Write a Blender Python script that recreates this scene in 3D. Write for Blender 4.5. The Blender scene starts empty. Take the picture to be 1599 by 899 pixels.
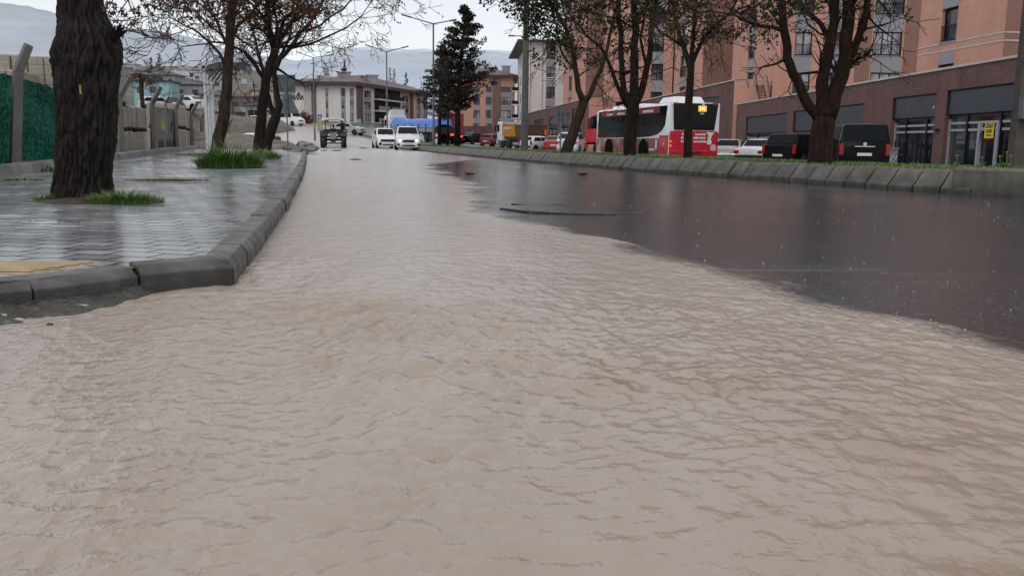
import bpy, bmesh, math, random
import numpy as np
from mathutils import Vector, Matrix, Euler
R = math.radians
rnd = random.Random(7)
SC = bpy.context.scene
COL = SC.collection
PI = math.pi

# ------------------------------------------------------------------ camera model
F, H = 1400.0, 0.7
PITCH = math.atan((449.5 - 222) / F)
ROLL = 0.0122
CM = Matrix.Rotation(PI / 2 - PITCH, 3, 'X') @ Matrix.Rotation(ROLL, 3, 'Z')
EYE = Vector((0, 0, H))
def ray(px, py): return CM @ Vector(((px - 799.5) / F, (449.5 - py) / F, -1))
def at(px, py, Y):
    d = ray(px, py); return EYE + d * (Y / d.y)
def gp(px, py, z=0.0):
    d = ray(px, py); return EYE + d * ((z - H) / d.z)
def xat(px, Y): return at(px, 225, Y).x
def zat(px, py, Y): return at(px, py, Y).z

def sstep(a, b, x):
    t = min(1, max(0, (x - a) / (b - a))); return t * t * (3 - 2 * t)
def tz(x, y):
    if y < 60: return 0.0
    u = x / y
    L = sstep(.03, -.2, u)
    z = .043 * max(0, min(y, 260) - 80) * L
    z += .11 * max(0, min(y, 420) - 190) * sstep(-.14, -.3, u)
    return z
def interp(tab, y):
    if y <= tab[0][0]: return tab[0][1]
    for (a, va), (b, vb) in zip(tab, tab[1:]):
        if y <= b: return va + (vb - va) * (y - a) / (b - a)
    return tab[-1][1]
MEDT = [(10.6, 13.5), (11.9, 9.4), (12.7, 7.35), (16.4, 5.6), (21.2, 3.75), (24.5, 2.75), (28.0, 1.85), (31.5, .8), (40.5, -1.4), (50.5, -3.6), (62.4, -6.2), (78, -9.6), (93, -13), (120, -21)]
def medx(y): return interp(MEDT, y)
def lowz(x, y):
    """the second carriageway and the shop forecourt lie a little lower than the flooded road"""
    return (-.15 - .23 * sstep(8.8, 11, x)) * sstep(102, 90, y) if y < 102 and x > medx(max(y, 10.6)) + 1.3 else 0.0
KERB_L = [(4.11, -1.29), (6.85, -1.82), (8.65, -2.17), (16.6, -3.86), (26.9, -6.15), (38, -8.7), (46, -10.4)]
def kerbx(y): return interp(KERB_L, y)
def swz(y): return .15 + .0025 * max(0, y - 12)

# ------------------------------------------------------------------ object helpers
def link(o): COL.objects.link(o); return o
def tag(o, label=None, cat=None, group=None, kind=None):
    if label: o['label'] = label
    if cat: o['category'] = cat
    if group: o['group'] = group
    if kind: o['kind'] = kind
    return o
def thing(name, label, cat, loc=(0, 0, 0), rz=0.0, group=None):
    o = link(bpy.data.objects.new(name, None)); o.location = loc; o.rotation_euler = (0, 0, rz)
    o.empty_display_size = .2
    return tag(o, label, cat, group)
def copy_tree(o, parent=None):
    c = o.copy(); COL.objects.link(c); c.parent = parent
    for ch in list(o.children): copy_tree(ch, c)
    return c

class MB:
    def __init__(s): s.v = []; s.f = []
    def add(s, vs, fs):
        n = len(s.v); s.v += [tuple(v) for v in vs]; s.f += [tuple(i + n for i in f) for f in fs]; return s
    def quad(s, a, b, c, d): return s.add([a, b, c, d], [(0, 1, 2, 3)])
    def tri(s, a, b, c): return s.add([a, b, c], [(0, 1, 2)])
    def box(s, c, d, rz=0, rx=0, ry=0):
        x, y, z = d[0] / 2, d[1] / 2, d[2] / 2
        M = Euler((rx, ry, rz)).to_matrix(); C = Vector(c)
        vs = [C + M @ Vector(p) for p in [(-x, -y, -z), (x, -y, -z), (x, y, -z), (-x, y, -z), (-x, -y, z), (x, -y, z), (x, y, z), (-x, y, z)]]
        return s.add(vs, [(3, 2, 1, 0), (4, 5, 6, 7), (0, 1, 5, 4), (1, 2, 6, 5), (2, 3, 7, 6), (3, 0, 4, 7)])
    def b2(s, x0, x1, y0, y1, z0, z1): return s.box(((x0 + x1) / 2, (y0 + y1) / 2, (z0 + z1) / 2), (x1 - x0, y1 - y0, z1 - z0))
    def bar(s, a, b, w, h=None):
        a, b = Vector(a), Vector(b); h = h or w; d = (b - a).normalized()
        up = Vector((0, 0, 1)) if abs(d.z) < .95 else Vector((0, 1, 0))
        u = d.cross(up).normalized() * w / 2; v = u.cross(d).normalized() * h / 2
        return s.add([a - u - v, a + u - v, a + u + v, a - u + v, b - u - v, b + u - v, b + u + v, b - u + v],
                     [(3, 2, 1, 0), (4, 5, 6, 7), (0, 1, 5, 4), (1, 2, 6, 5), (2, 3, 7, 6), (3, 0, 4, 7)])
    def tube(s, pts, rad, n=8, cap=True):
        pts = [Vector(p) for p in pts]
        if not hasattr(rad, '__len__'): rad = [rad] * len(pts)
        vs = []; fs = []
        t0 = (pts[1] - pts[0]).normalized()
        u = t0.cross(Vector((0, 0, 1)) if abs(t0.z) < .9 else Vector((1, 0, 0))).normalized()
        for i, p in enumerate(pts):
            t = (pts[min(i + 1, len(pts) - 1)] - pts[max(i - 1, 0)]).normalized()
            u = (u - t * u.dot(t)).normalized(); w = t.cross(u)
            for k in range(n):
                a = 2 * PI * k / n
                vs.append(p + (u * math.cos(a) + w * math.sin(a)) * rad[i])
        for i in range(len(pts) - 1):
            for k in range(n):
                k2 = (k + 1) % n
                fs.append((i * n + k, i * n + k2, (i + 1) * n + k2, (i + 1) * n + k))
        if cap:
            fs.append(tuple(range(n - 1, -1, -1))); fs.append(tuple((len(pts) - 1) * n + k for k in range(n)))
        return s.add(vs, fs)
    def cyl(s, a, b, r0, r1=None, n=12): return s.tube([a, b], [r0, r0 if r1 is None else r1], n)
    def lathe(s, c, prof, n=16, axis='Z'):
        c = Vector(c); vs = []; fs = []
        for (r, h) in prof:
            for k in range(n):
                a = 2 * PI * k / n; q = (r * math.cos(a), r * math.sin(a), h)
                if axis == 'X': q = (q[2], q[0], q[1])
                if axis == 'Y': q = (q[1], q[2], q[0])
                vs.append(c + Vector(q))
        m = len(prof)
        for i in range(m - 1):
            for k in range(n):
                k2 = (k + 1) % n; fs.append((i * n + k, i * n + k2, (i + 1) * n + k2, (i + 1) * n + k))
        fs.append(tuple(range(n - 1, -1, -1))); fs.append(tuple((m - 1) * n + k for k in range(n)))
        return s.add(vs, fs)
    def prism(s, poly, off):
        """poly: list of 3D points, extruded by off"""
        off = Vector(off); n = len(poly); P = [Vector(p) for p in poly]
        return s.add(P + [p + off for p in P], [tuple(range(n - 1, -1, -1)), tuple(range(n, 2 * n))] +
                     [(i, (i + 1) % n, n + (i + 1) % n, n + i) for i in range(n)])
    def build(s, name, mat, parent=None, smooth=False, bevel=0, kind=None, loc=None, fix=True):
        me = bpy.data.meshes.new(name); me.from_pydata(s.v, [], s.f); me.validate(); me.update()
        if fix and len(s.f) < 20000:
            bm = bmesh.new(); bm.from_mesh(me); bmesh.ops.recalc_face_normals(bm, faces=bm.faces[:]); bm.to_mesh(me); bm.free()
        if smooth:
            me.polygons.foreach_set('use_smooth', [True] * len(me.polygons))
            if smooth != 'all':
                me.set_sharp_from_angle(angle=R(42))
        o = link(bpy.data.objects.new(name, me)); me.materials.append(mat)
        if parent: o.parent = parent
        if loc: o.location = loc
        if bevel:
            m = o.modifiers.new('Bevel', 'BEVEL'); m.width = bevel; m.segments = 2; m.limit_method = 'ANGLE'; m.angle_limit = R(40)
        if kind: o['kind'] = kind
        return o
def part(mb, name, mat, parent, **k): return mb.build(name, mat, parent, **k)
def np_mesh(name, V, Q, mat, smooth=True, kind=None, attrs=None):
    me = bpy.data.meshes.new(name)
    me.vertices.add(len(V)); me.vertices.foreach_set('co', np.asarray(V, np.float32).ravel())
    me.loops.add(Q.size); me.loops.foreach_set('vertex_index', Q.astype(np.int32).ravel())
    me.polygons.add(len(Q)); me.polygons.foreach_set('loop_start', np.arange(0, Q.size, Q.shape[1], dtype=np.int32))
    me.polygons.foreach_set('loop_total', np.full(len(Q), Q.shape[1], np.int32))
    me.polygons.foreach_set('use_smooth', np.full(len(Q), smooth))
    me.update(calc_edges=True); me.validate()
    for k, a in (attrs or {}).items():
        at_ = me.attributes.new(k, 'FLOAT', 'POINT'); at_.data.foreach_set('value', np.asarray(a, np.float32).ravel())
    o = link(bpy.data.objects.new(name, me)); me.materials.append(mat)
    if kind: o['kind'] = kind
    return o
def gridq(nr, nc):
    i = np.arange(nr - 1)[:, None] * nc + np.arange(nc - 1)[None, :]
    return np.stack([i, i + 1, i + nc + 1, i + nc], -1).reshape(-1, 4)
def h2(ix, iy, s):
    n = (ix.astype(np.int64) * 374761393 + iy.astype(np.int64) * 668265263 + s * 974711) & 0xffffffff
    n = ((n ^ (n >> 13)) * 1274126177) & 0xffffffff
    return ((n ^ (n >> 16)) & 0xffff) / 65535.0
def vn(x, y, s=0):
    ix = np.floor(x); iy = np.floor(y); fx = x - ix; fy = y - iy
    fx = fx * fx * fx * (fx * (fx * 6 - 15) + 10); fy = fy * fy * fy * (fy * (fy * 6 - 15) + 10)
    a = h2(ix, iy, s); b = h2(ix + 1, iy, s); c = h2(ix, iy + 1, s); d = h2(ix + 1, iy + 1, s)
    return (a * (1 - fx) + b * fx) * (1 - fy) + (c * (1 - fx) + d * fx) * fy - .5
def pn(x, y, s=0):
    ix = np.floor(x); iy = np.floor(y); fx = x - ix; fy = y - iy
    def g(a, b, u, v):
        t = h2(a, b, s) * 6.2831853; return np.cos(t) * u + np.sin(t) * v
    a = g(ix, iy, fx, fy); b = g(ix + 1, iy, fx - 1, fy); c = g(ix, iy + 1, fx, fy - 1); d = g(ix + 1, iy + 1, fx - 1, fy - 1)
    ux = fx * fx * fx * (fx * (fx * 6 - 15) + 10); uy = fy * fy * fy * (fy * (fy * 6 - 15) + 10)
    return (a * (1 - ux) + b * ux) * (1 - uy) + (c * (1 - ux) + d * ux) * uy
def n1(x, y, s=0): return float(vn(np.array([x * 1.0]), np.array([y * 1.0]), s)[0])
def fbm(x, y, s=0, o=4):
    t = 0; a = 1
    for k in range(o): t = t + a * vn(x * 2 ** k + 17.3 * k, y * 2 ** k - 9.1 * k, s + k); a *= .5
    return t

# ------------------------------------------------------------------ materials
class NT:
    def __init__(s, name):
        s.m = bpy.data.materials.new(name); s.m.use_nodes = True; s.t = s.m.node_tree
        s.b = s.t.nodes['Principled BSDF']; s.o = s.t.nodes['Material Output']
        s.tc = None
    def n(s, typ, **k):
        x = s.t.nodes.new(typ)
        for a, v in k.items():
            if a[0] == '_': x.inputs[a[1:].replace('_', ' ')].default_value = v
            else: setattr(x, a, v)
        return x
    def l(s, a, b): s.t.links.new(a, b)
    def coord(s, scale=(1, 1, 1), rot=0, which='Object'):
        if not s.tc: s.tc = s.n('ShaderNodeTexCoord')
        m = s.n('ShaderNodeMapping'); m.inputs['Scale'].default_value = scale; m.inputs['Rotation'].default_value = (0, 0, rot)
        s.l(s.tc.outputs[which], m.inputs['Vector']); return m.outputs['Vector']
    def noise(s, scale, detail=4, rough=.55, vec=None, dist=0):
        x = s.n('ShaderNodeTexNoise'); x.inputs['Scale'].default_value = scale; x.inputs['Detail'].default_value = detail
        x.inputs['Roughness'].default_value = rough; x.inputs['Distortion'].default_value = dist
        if vec is None: vec = s.coord()
        s.l(vec, x.inputs['Vector']); return x.outputs['Fac']
    def ramp(s, fac, stops):
        x = s.n('ShaderNodeValToRGB'); e = x.color_ramp.elements
        while len(e) < len(stops): e.new(.5)
        for i, (p, c) in enumerate(stops):
            e[i].position = p
            e[i].color = (c, c, c, 1) if not hasattr(c, '__len__') else (*c, 1)
        s.l(fac, x.inputs['Fac']); return x.outputs['Color']
    def mix(s, fac, a, b, bt='MIX'):
        x = s.n('ShaderNodeMix', data_type='RGBA', blend_type=bt)
        for sock, v in ((x.inputs[0], fac), (x.inputs[6], a), (x.inputs[7], b)):
            if hasattr(v, 'is_linked') or isinstance(v, bpy.types.NodeSocket): s.l(v, sock)
            elif hasattr(v, '__len__'): sock.default_value = (*v, 1)
            else: sock.default_value = v
        return x.outputs[2]
    def math(s, op, a, b=0.0):
        x = s.n('ShaderNodeMath', operation=op)
        for i, v in enumerate((a, b)):
            if isinstance(v, bpy.types.NodeSocket): s.l(v, x.inputs[i])
            else: x.inputs[i].default_value = v
        return x.outputs[0]
    def bump(s, h, strength=.3, dist=.01, prev=None):
        x = s.n('ShaderNodeBump'); x.inputs['Strength'].default_value = strength; x.inputs['Distance'].default_value = dist
        s.l(h, x.inputs['Height'])
        if prev is not None: s.l(prev, x.inputs['Normal'])
        return x.outputs['Normal']
    def dull(s, v=.15): s.b.inputs['Specular IOR Level'].default_value = v; return s
    def set(s, **k):
        for a, v in k.items():
            sock = s.b.inputs[a.replace('_', ' ')]
            if isinstance(v, bpy.types.NodeSocket): s.l(v, sock)
            elif hasattr(v, '__len__') and len(v) == 3 and sock.type == 'RGBA': sock.default_value = (*v, 1)
            else: sock.default_value = v
        return s
_mc = {}
def pm(name, col, rough=.6, var=.25, scale=3.0, bump=0, bscale=40, metal=0, coat=0, spec=.5, emit=None, streak=0):
    if name in _mc: return _mc[name]
    t = NT(name)
    f = t.noise(scale, 5, .6)
    c0 = tuple(x * (1 - var) for x in col); c1 = tuple(min(1, x * (1 + var)) for x in col)
    c = t.ramp(f, [(.3, c0), (.7, c1)])
    if streak:
        f2 = t.noise(1, 4, .6, t.coord((1.3, 1.3, .12)))
        c = t.mix(1, c, t.ramp(f2, [(.35, 1 - streak), (.65, 1.0)]), 'MULTIPLY')
    t.set(Base_Color=c, Roughness=rough, Metallic=metal, Coat_Weight=coat, Specular_IOR_Level=spec)
    if var and rough > .2: t.set(Roughness=t.ramp(t.noise(scale * 2.3, 3), [(.3, max(0, rough - .12)), (.7, min(1, rough + .1))]))
    if bump: t.set(Normal=t.bump(t.noise(bscale, 5, .65), bump, .02))
    if emit: t.set(Emission_Color=emit[0], Emission_Strength=emit[1])
    _mc[name] = t.m; return t.m

M = {}
M['white_metal'] = pm('white_metal', (.72, .74, .75), .35, .08, 2)
M['pole'] = pm('pole_paint', (.09, .1, .11), .45, .2, 2)
M['sign_back'] = pm('sign_back', (.15, .18, .19), .5, .15, 3)
M['concrete'] = pm('concrete', (.22, .21, .19), .75, .25, 2.2, .35, 30, streak=.35)
M['post'] = pm('post_concrete', (.15, .14, .125), .8, .3, 3, .4, 40)
M['glass'] = pm('car_glass', (.006, .008, .01), .1, 0, 1, spec=.14)
M['arch'] = pm('arch_black', (.006, .006, .006), .95, 0, 1, spec=.05)
M['tyre'] = pm('tyre_rubber', (.014, .014, .015), .75, .2, 8)
M['rim'] = pm('rim_metal', (.32, .33, .34), .35, .15, 6, metal=.7)
M['dark_trim'] = pm('dark_trim', (.016, .017, .019), .5, .2, 5)
M['chrome'] = pm('chrome', (.6, .6, .62), .18, .05, 5, metal=.9)
M['plate'] = pm('number_plate', (.7, .71, .72), .4, .06, 20)
M['taillight'] = pm('tail_light', (.35, .012, .01), .15, .1, 10)
M['tail_on'] = pm('tail_light_lit', (.5, .02, .015), .2, .1, 10, emit=((1, .06, .03), 1.6))
M['amber'] = pm('amber_light', (.6, .18, .02), .2, .1, 10)
M['head_glass'] = pm('head_lamp_glass', (.5, .52, .54), .1, .1, 10)
M['head_on'] = pm('head_lamp_lit', (.9, .9, .85), .2, 0, 10, emit=((1, .93, .78), 4))
M['brick'] = None
def paint(name, col): return pm('paint_' + name, tuple(c * (1 if max(col) > .1 else .45) for c in col), .3 if max(col) > .1 else .22, .06, 1.5, coat=.35 if max(col) > .1 else 0, spec=.5 if max(col) > .1 else .1)
HAZE = 0
# ------------------------------------------------------------------ world, sun, camera
W = bpy.data.worlds.new('World'); SC.world = W; W.use_nodes = True
wt = W.node_tree; bg = wt.nodes['Background']
sky = wt.nodes.new('ShaderNodeTexSky'); sky.sky_type = 'NISHITA'; sky.sun_disc = False
SUN_EL, SUN_AZ = R(48), R(-150)
sky.sun_elevation = SUN_EL; sky.sun_rotation = SUN_AZ; sky.dust_density = 4; sky.air_density = 1.2
tc = wt.nodes.new('ShaderNodeTexCoord'); sep = wt.nodes.new('ShaderNodeSeparateXYZ')
wt.links.new(tc.outputs['Generated'], sep.inputs[0])
gr = wt.nodes.new('ShaderNodeValToRGB')
SKYB = 1.0
e = gr.color_ramp.elements
while len(e) < 5: e.new(.5)
for i, (p, c) in enumerate([(0, (.8, .85, .9)), (.085, (1.0, 1.04, 1.06)), (.17, (.87, .915, .985)), (.4, (.76, .8, .87)), (1, (.98, 1.0, 1.03))]):
    e[i].position = p; e[i].color = tuple(c) + (1,)
wt.links.new(sep.outputs['Z'], gr.inputs['Fac'])
cn = wt.nodes.new('ShaderNodeTexNoise'); cn.inputs['Scale'].default_value = 2.2; cn.inputs['Detail'].default_value = 5
mp = wt.nodes.new('ShaderNodeMapping'); mp.inputs['Scale'].default_value = (1, 1, 3.0)
wt.links.new(tc.outputs['Generated'], mp.inputs[0]); wt.links.new(mp.outputs[0], cn.inputs['Vector'])
cr = wt.nodes.new('ShaderNodeValToRGB'); cr.color_ramp.elements[0].position = .3; cr.color_ramp.elements[1].position = .7
cr.color_ramp.elements[0].color = (.965, .97, .975, 1); cr.color_ramp.elements[1].color = (1.02, 1.02, 1.02, 1)
wt.links.new(cn.outputs['Fac'], cr.inputs['Fac'])
mu = wt.nodes.new('ShaderNodeMix'); mu.data_type = 'RGBA'; mu.blend_type = 'MULTIPLY'; mu.inputs[0].default_value = 1
wt.links.new(gr.outputs['Color'], mu.inputs[6]); wt.links.new(cr.outputs['Color'], mu.inputs[7])
sc10 = wt.nodes.new('ShaderNodeVectorMath'); sc10.operation = 'SCALE'; sc10.inputs['Scale'].default_value = 10 * SKYB
wt.links.new(mu.outputs[2], sc10.inputs[0])
mx = wt.nodes.new('ShaderNodeMix'); mx.data_type = 'RGBA'; mx.inputs[0].default_value = .9
wt.links.new(sky.outputs[0], mx.inputs[6]); wt.links.new(sc10.outputs[0], mx.inputs[7])
wt.links.new(mx.outputs[2], bg.inputs['Color']); bg.inputs['Strength'].default_value = .1
sl = bpy.data.lights.new('sun', 'SUN'); sl.energy = .6; sl.angle = R(35); sl.color = (1, .96, .9)
so = link(bpy.data.objects.new('sun', sl))
sd = Vector((math.sin(SUN_AZ) * math.cos(SUN_EL), math.cos(SUN_AZ) * math.cos(SUN_EL), math.sin(SUN_EL)))
so.rotation_euler = (-sd).to_track_quat('-Z', 'Y').to_euler(); so.location = (0, 0, 60)
cd = bpy.data.cameras.new('camera'); cd.sensor_width = 36; cd.lens = F / 1599 * 36; cd.clip_start = .05; cd.clip_end = 20000
co = link(bpy.data.objects.new('camera', cd)); co.location = EYE; co.rotation_euler = CM.to_euler()
SC.camera = co
SC.view_settings.view_transform = 'Standard'; SC.view_settings.look = 'None'; SC.view_settings.exposure = 0
SC.render.engine = 'CYCLES'
SC.cycles.use_denoising = True
try: SC.cycles.denoiser = 'OPENIMAGEDENOISE'
except Exception: pass
SC.cycles.max_bounces = 6; SC.cycles.transparent_max_bounces = 8
SC.cycles.use_adaptive_sampling = True; SC.cycles.adaptive_threshold = .01

# ------------------------------------------------------------------ ground, road, water
t = NT('ground_mud')
c = t.ramp(t.noise(.05, 8, .65), [(.3, (.06, .07, .045)), (.5, (.11, .1, .075)), (.7, (.14, .12, .09))])
t.set(Base_Color=c, Roughness=.8, Normal=t.bump(t.noise(1.5, 6), .5, .2)); M['ground'] = t.m

t = NT('wet_asphalt')
v = t.coord()
f = t.noise(260, 3, .6, v); f2 = t.noise(.9, 5, .6, t.coord((1, .35, 1), .2)); f3 = t.noise(38, 3, .6, v)
c = t.ramp(f, [(.3, (.022, .022, .025)), (.55, (.047, .047, .053)), (.8, (.16, .16, .17))])
c = t.mix(1, c, t.ramp(t.noise(.5, 6, .65, v), [(.3, .65), (.7, 1.15)]), 'MULTIPLY')
c = t.mix(t.ramp(t.noise(70, 2, .5, t.coord((.7, 1, 1), .2)), [(.66, 0.0), (.74, .75)]), c, (.4, .4, .42))
c = t.mix(t.ramp(t.noise(17, 3, .6, t.coord((.35, 1.6, 1), .25)), [(.56, 0.0), (.72, .35)]), c, (.2, .2, .21))  # paler streaks: sky glints on thin ripples painted into the colour
t.set(Base_Color=c, Roughness=t.ramp(f2, [(.3, .06), (.52, .11), (.72, .2)]), IOR=1.45, Specular_IOR_Level=.5)
nb = t.bump(f, .3, .003); nb = t.bump(f3, .3, .008, nb); nb = t.bump(t.noise(11, 4, .7, t.coord((.5, 1.8, 1), .25)), .22, .012, nb)
t.set(Normal=nb); M['asphalt'] = t.m

t = NT('far_asphalt')
c = t.ramp(t.noise(.4, 6, .6), [(.3, (.07, .068, .067)), (.7, (.12, .115, .11))])
t.set(Base_Color=c, Roughness=t.ramp(t.noise(.25, 5), [(.35, .14), (.7, .45)]), Normal=t.bump(t.noise(60, 3), .2, .01)); M['far_asphalt'] = t.m

t = NT('muddy_water')
v = t.coord()
shal = t.n('ShaderNodeAttribute', attribute_name='foam')
turb = t.n('ShaderNodeAttribute', attribute_name='turb')
c = t.ramp(t.noise(1.1, 6, .6, t.coord((1.5, .45, 1), .2)), [(.3, (.31, .242, .188)), (.5, (.36, .29, .236)), (.7, (.395, .332, .28))])
c = t.mix(t.math('MULTIPLY', turb.outputs['Fac'], .8), c, (.31, .22, .145))
fo = t.math('MULTIPLY', shal.outputs['Fac'], t.ramp(t.noise(55, 4, .7, t.coord((1, .5, 1), .2)), [(.42, 0.0), (.62, 1.0)]))
c = t.mix(fo, c, (.62, .58, .53))
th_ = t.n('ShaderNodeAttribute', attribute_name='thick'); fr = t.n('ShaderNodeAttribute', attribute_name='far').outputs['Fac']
c = t.mix(t.math('MULTIPLY', fr, .4), c, (.47, .415, .37))  # paler with distance: reflected sky brightness put into the base colour
al = t.math('ADD', t.math('MULTIPLY', th_.outputs['Fac'], 1.7), t.math('MULTIPLY', t.noise(26, 4, .7, t.coord((1, .6, 1), .2)), 1.1))
mr_ = t.n('ShaderNodeMapRange'); mr_.inputs[1].default_value = .6; mr_.inputs[2].default_value = 1.35; t.l(al, mr_.inputs[0])
t.set(Base_Color=c, Roughness=t.math('ADD', t.math('MULTIPLY', fr, .08), .12), IOR=1.33, Alpha=mr_.outputs[0])
fr = t.n('ShaderNodeAttribute', attribute_name='far').outputs['Fac']
nb = t.bump(t.math('MULTIPLY', fr, t.noise(7, 3, .55, t.coord((1.2, .9, 1), .2), .3)), .7, .03)
nb = t.bump(t.math('MULTIPLY', t.math('ADD', t.math('MULTIPLY', fr, .6), .4), t.noise(24, 3, .55, t.coord((1.2, .9, 1), .2), .3)), .8, .015, nb)
t.set(Normal=nb); M['water'] = t.m

# terrain sheet to the horizon
ys = np.concatenate([np.linspace(-30, 60, 10), np.linspace(70, 460, 40), np.geomspace(520, 9000, 10)])
us = np.linspace(-1, 1, 81)
V = []
for y in ys:
    wd = max(60, abs(y) * 1.3) if y < 600 else y * 1.3
    for u in us:
        x = u * wd
        V.append((x, y, -.06 + (tz(x, y) if y > 60 else 0) - (.5 if 5 < y < 96 and x > medx(y) - 3 else 0)))
np_mesh('ground', V, gridq(len(ys), len(us)), M['ground'], kind='structure')

# median kerb line (foot of the kerb), near to far
MED = [(13.5, 10.6), (9.4, 11.9), (7.35, 12.7), (6.5, 13.9), (5.6, 16.4), (4.83, 18.6), (3.75, 21.2), (2.75, 24.5), (1.85, 28.0), (.8, 31.5), (-1.4, 40.5), (-3.6, 50.5), (-6.2, 62.4), (-9.6, 78), (-13, 93)]
def road_r0(y): return medx(y)
def resample(P, step):
    P = [Vector((*p, 0)) for p in P]; out = [P[0]]; carry = 0
    for a, b in zip(P, P[1:]):
        L = (b - a).length; d = (b - a) / L; s = step - carry
        while s <= L: out.append(a + d * s); s += step
        carry = (carry + L) % step
    if (out[-1] - P[-1]).length > .12: out.append(P[-1])
    return out
def smooth_line(P, it=3):
    P = [Vector(p) for p in P]
    for _ in range(it):
        Q = [P[0]]
        for a, b in zip(P, P[1:]): Q += [a * .75 + b * .25, a * .25 + b * .75]
        P = Q + [P[-1]]
    return [(p.x, p.y) for p in P]
MEDs = smooth_line([(x, y) for x, y in MED], 2)

# wet asphalt carriageway: sheet with slight relief, from camera to the far bend
rows = np.concatenate([1 / np.linspace(1 / .3, 1 / 30, 220), np.linspace(31, 170, 70)])
nc = 160
sx = np.linspace(0, 1, nc)
def road_l(y): return -14 if y < 5 else (kerbx(y) - .4 if y < 46 else -10.8 - (y - 46) * .62)
def road_r(y):
    return interp([(p[1], p[0]) for p in sorted(MED, key=lambda q: q[1])], y) + .25 if y > 10.7 else 22
V = np.zeros((len(rows), nc, 3))
for i, y in enumerate(rows):
    a, b = road_l(y), (road_r(y) if y < 93 else -13 - (y - 93) * .3)
    V[i, :, 0] = a + (b - a) * sx; V[i, :, 1] = y
X, Y = V[..., 0], V[..., 1]
pot = np.exp(-(((X - .55) / .75) ** 2 + ((Y - 8.9 + .25 * (X - .55)) / .5) ** 2) * 1.0)
Z = .004 + .006 * fbm(X * .8, Y * .5, 3) - .03 * sstep(0, 1, 0) * 0
Z = Z - .02 * np.clip((pot - .35) * 6, 0, 1) * (vn(X * 3, Y * 3, 5) * .6 + .9)
far = Y > 60
Z = Z + np.array([[tz(x, y) for x, y in zip(rx, ry)] if ry[0] > 60 else [0] * nc for rx, ry in zip(X, Y)])
V[..., 2] = Z
np_mesh('road', V.reshape(-1, 3), gridq(len(rows), nc), M['asphalt'], kind='structure')

# worn patch of the wearing course: broken lip facing the viewer
mb = MB(); P = []
for k in range(26):
    a = 2 * PI * k / 26; x = .62 + .78 * math.cos(a); y = 9.45 + .5 * math.sin(a) - .22 * (x - .6)
    P.append((x + .09 * n1(k * 1.7, 2, 5), y + .1 * n1(k * 1.3, 7, 6)))
mb.prism([(x, y, -.01) for x, y in P], (0, 0, .026)); mb.build('road_patch', M['asphalt'], kind='structure', bevel=.006)
mb = MB(); P = []
for k in range(18):
    a = 2 * PI * k / 18; P.append((.28 + .3 * math.cos(a) + .05 * n1(k * 1.9, 3, 7), 10.3 + .28 * math.sin(a) + .06 * n1(k * 1.1, 4, 8)))
mb.prism([(x, y, -.01) for x, y in P], (0, 0, .026)); mb.build('road_patch', M['asphalt'], kind='structure', bevel=.006)

# second carriageway and parking strip behind the median
mb = MB()
b0 = [(p[0] + 2.0, p[1] + .7) for p in MED]
pts_r = [(40, 10), (40, 14), (40, 18), (40, 22), (40, 26), (40, 30), (40, 34), (40, 38), (40, 44), (40, 50), (40, 60), (40, 80), (40, 100), (36, 120), (33, 140)]
n = len(b0)
ext = [(-18, 112), (-26, 135), (-36, 165)]; extr = [(32, 160), (30, 190), (28, 230)]
b0 += ext; pts_r += extr
for (a, b), (c, d) in zip(zip(b0, b0[1:]), zip(pts_r, pts_r[1:])):
    for k in range(10):
        f0, f1 = (k / 10) ** 1.5, ((k + 1) / 10) ** 1.5
        q = [(a[0] + (c[0] - a[0]) * f0, a[1] + (c[1] - a[1]) * f0), (a[0] + (c[0] - a[0]) * f1, a[1] + (c[1] - a[1]) * f1),
             (b[0] + (d[0] - b[0]) * f1, b[1] + (d[1] - b[1]) * f1), (b[0] + (d[0] - b[0]) * f0, b[1] + (d[1] - b[1]) * f0)]
        mb.quad(*[(x, y, tz(x, y) + .004 + lowz(x, y)) for x, y in q])
mb.build('side_road', M['far_asphalt'], kind='structure')

# muddy flood water: surface stands above the asphalt and dips under it at the shoreline
SHORE = [(.4, 3.6), (2.0, 2.5), (2.6, 2.15), (3.21, 1.84), (3.5, 1.72), (3.78, 1.52), (4.47, 1.42), (4.91, 1.27), (5.24, 1.16), (5.8, .97), (6.41, .74), (7.29, .52),
         (7.7, .28), (8.54, .04), (9.42, -.11), (11.5, -.25), (13.94, -.42), (18, -1.1), (24.9, -2.1), (29, -2.2), (33, -1.2), (40, -1.6), (50, -3.7), (62, -6.4), (78, -9.8), (93, -13.2), (170, -36)]
inv = np.linspace(1 / .9, 1 / 60, 1000)
rows = np.concatenate([1 / inv, np.linspace(61, 165, 60)])
nc = 520
s = np.linspace(0, 1, nc)
XL = np.array([(kerbx(max(y, 4.11)) - .25 - 3 * sstep(4.25, 2.5, y) if y < 4.25 else (kerbx(y) - .25 if y < 46 else -10.65 - (y - 46) * .33 if y < 60 else -15.3 - (y - 60) * .52)) for y in rows])
XS = np.array([interp(SHORE, y) for y in rows])
XR = XS + np.where(rows < 30, .35 + .03 * rows, .5)
X = XL[:, None] + (XR - XL)[:, None] * s[None, :]
Y = np.repeat(rows[:, None], nc, 1)
dY = np.gradient(rows)[:, None]
ang = -.2
U = X * math.cos(ang) - Y * math.sin(ang); Vv = X * math.sin(ang) + Y * math.cos(ang)
wx = .14 * fbm(X * 1.1, Y * .7, 21, 2); wy = .14 * fbm(X * 1.1 + 5, Y * .7, 22, 2)
def fade(lam): return np.clip((lam / (2.2 * dY) - .8), 0, 1)
am = .35 + 1.3 * np.clip(fbm(X * .55, Y * .3, 31, 3) + .35, 0, 1)
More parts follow.
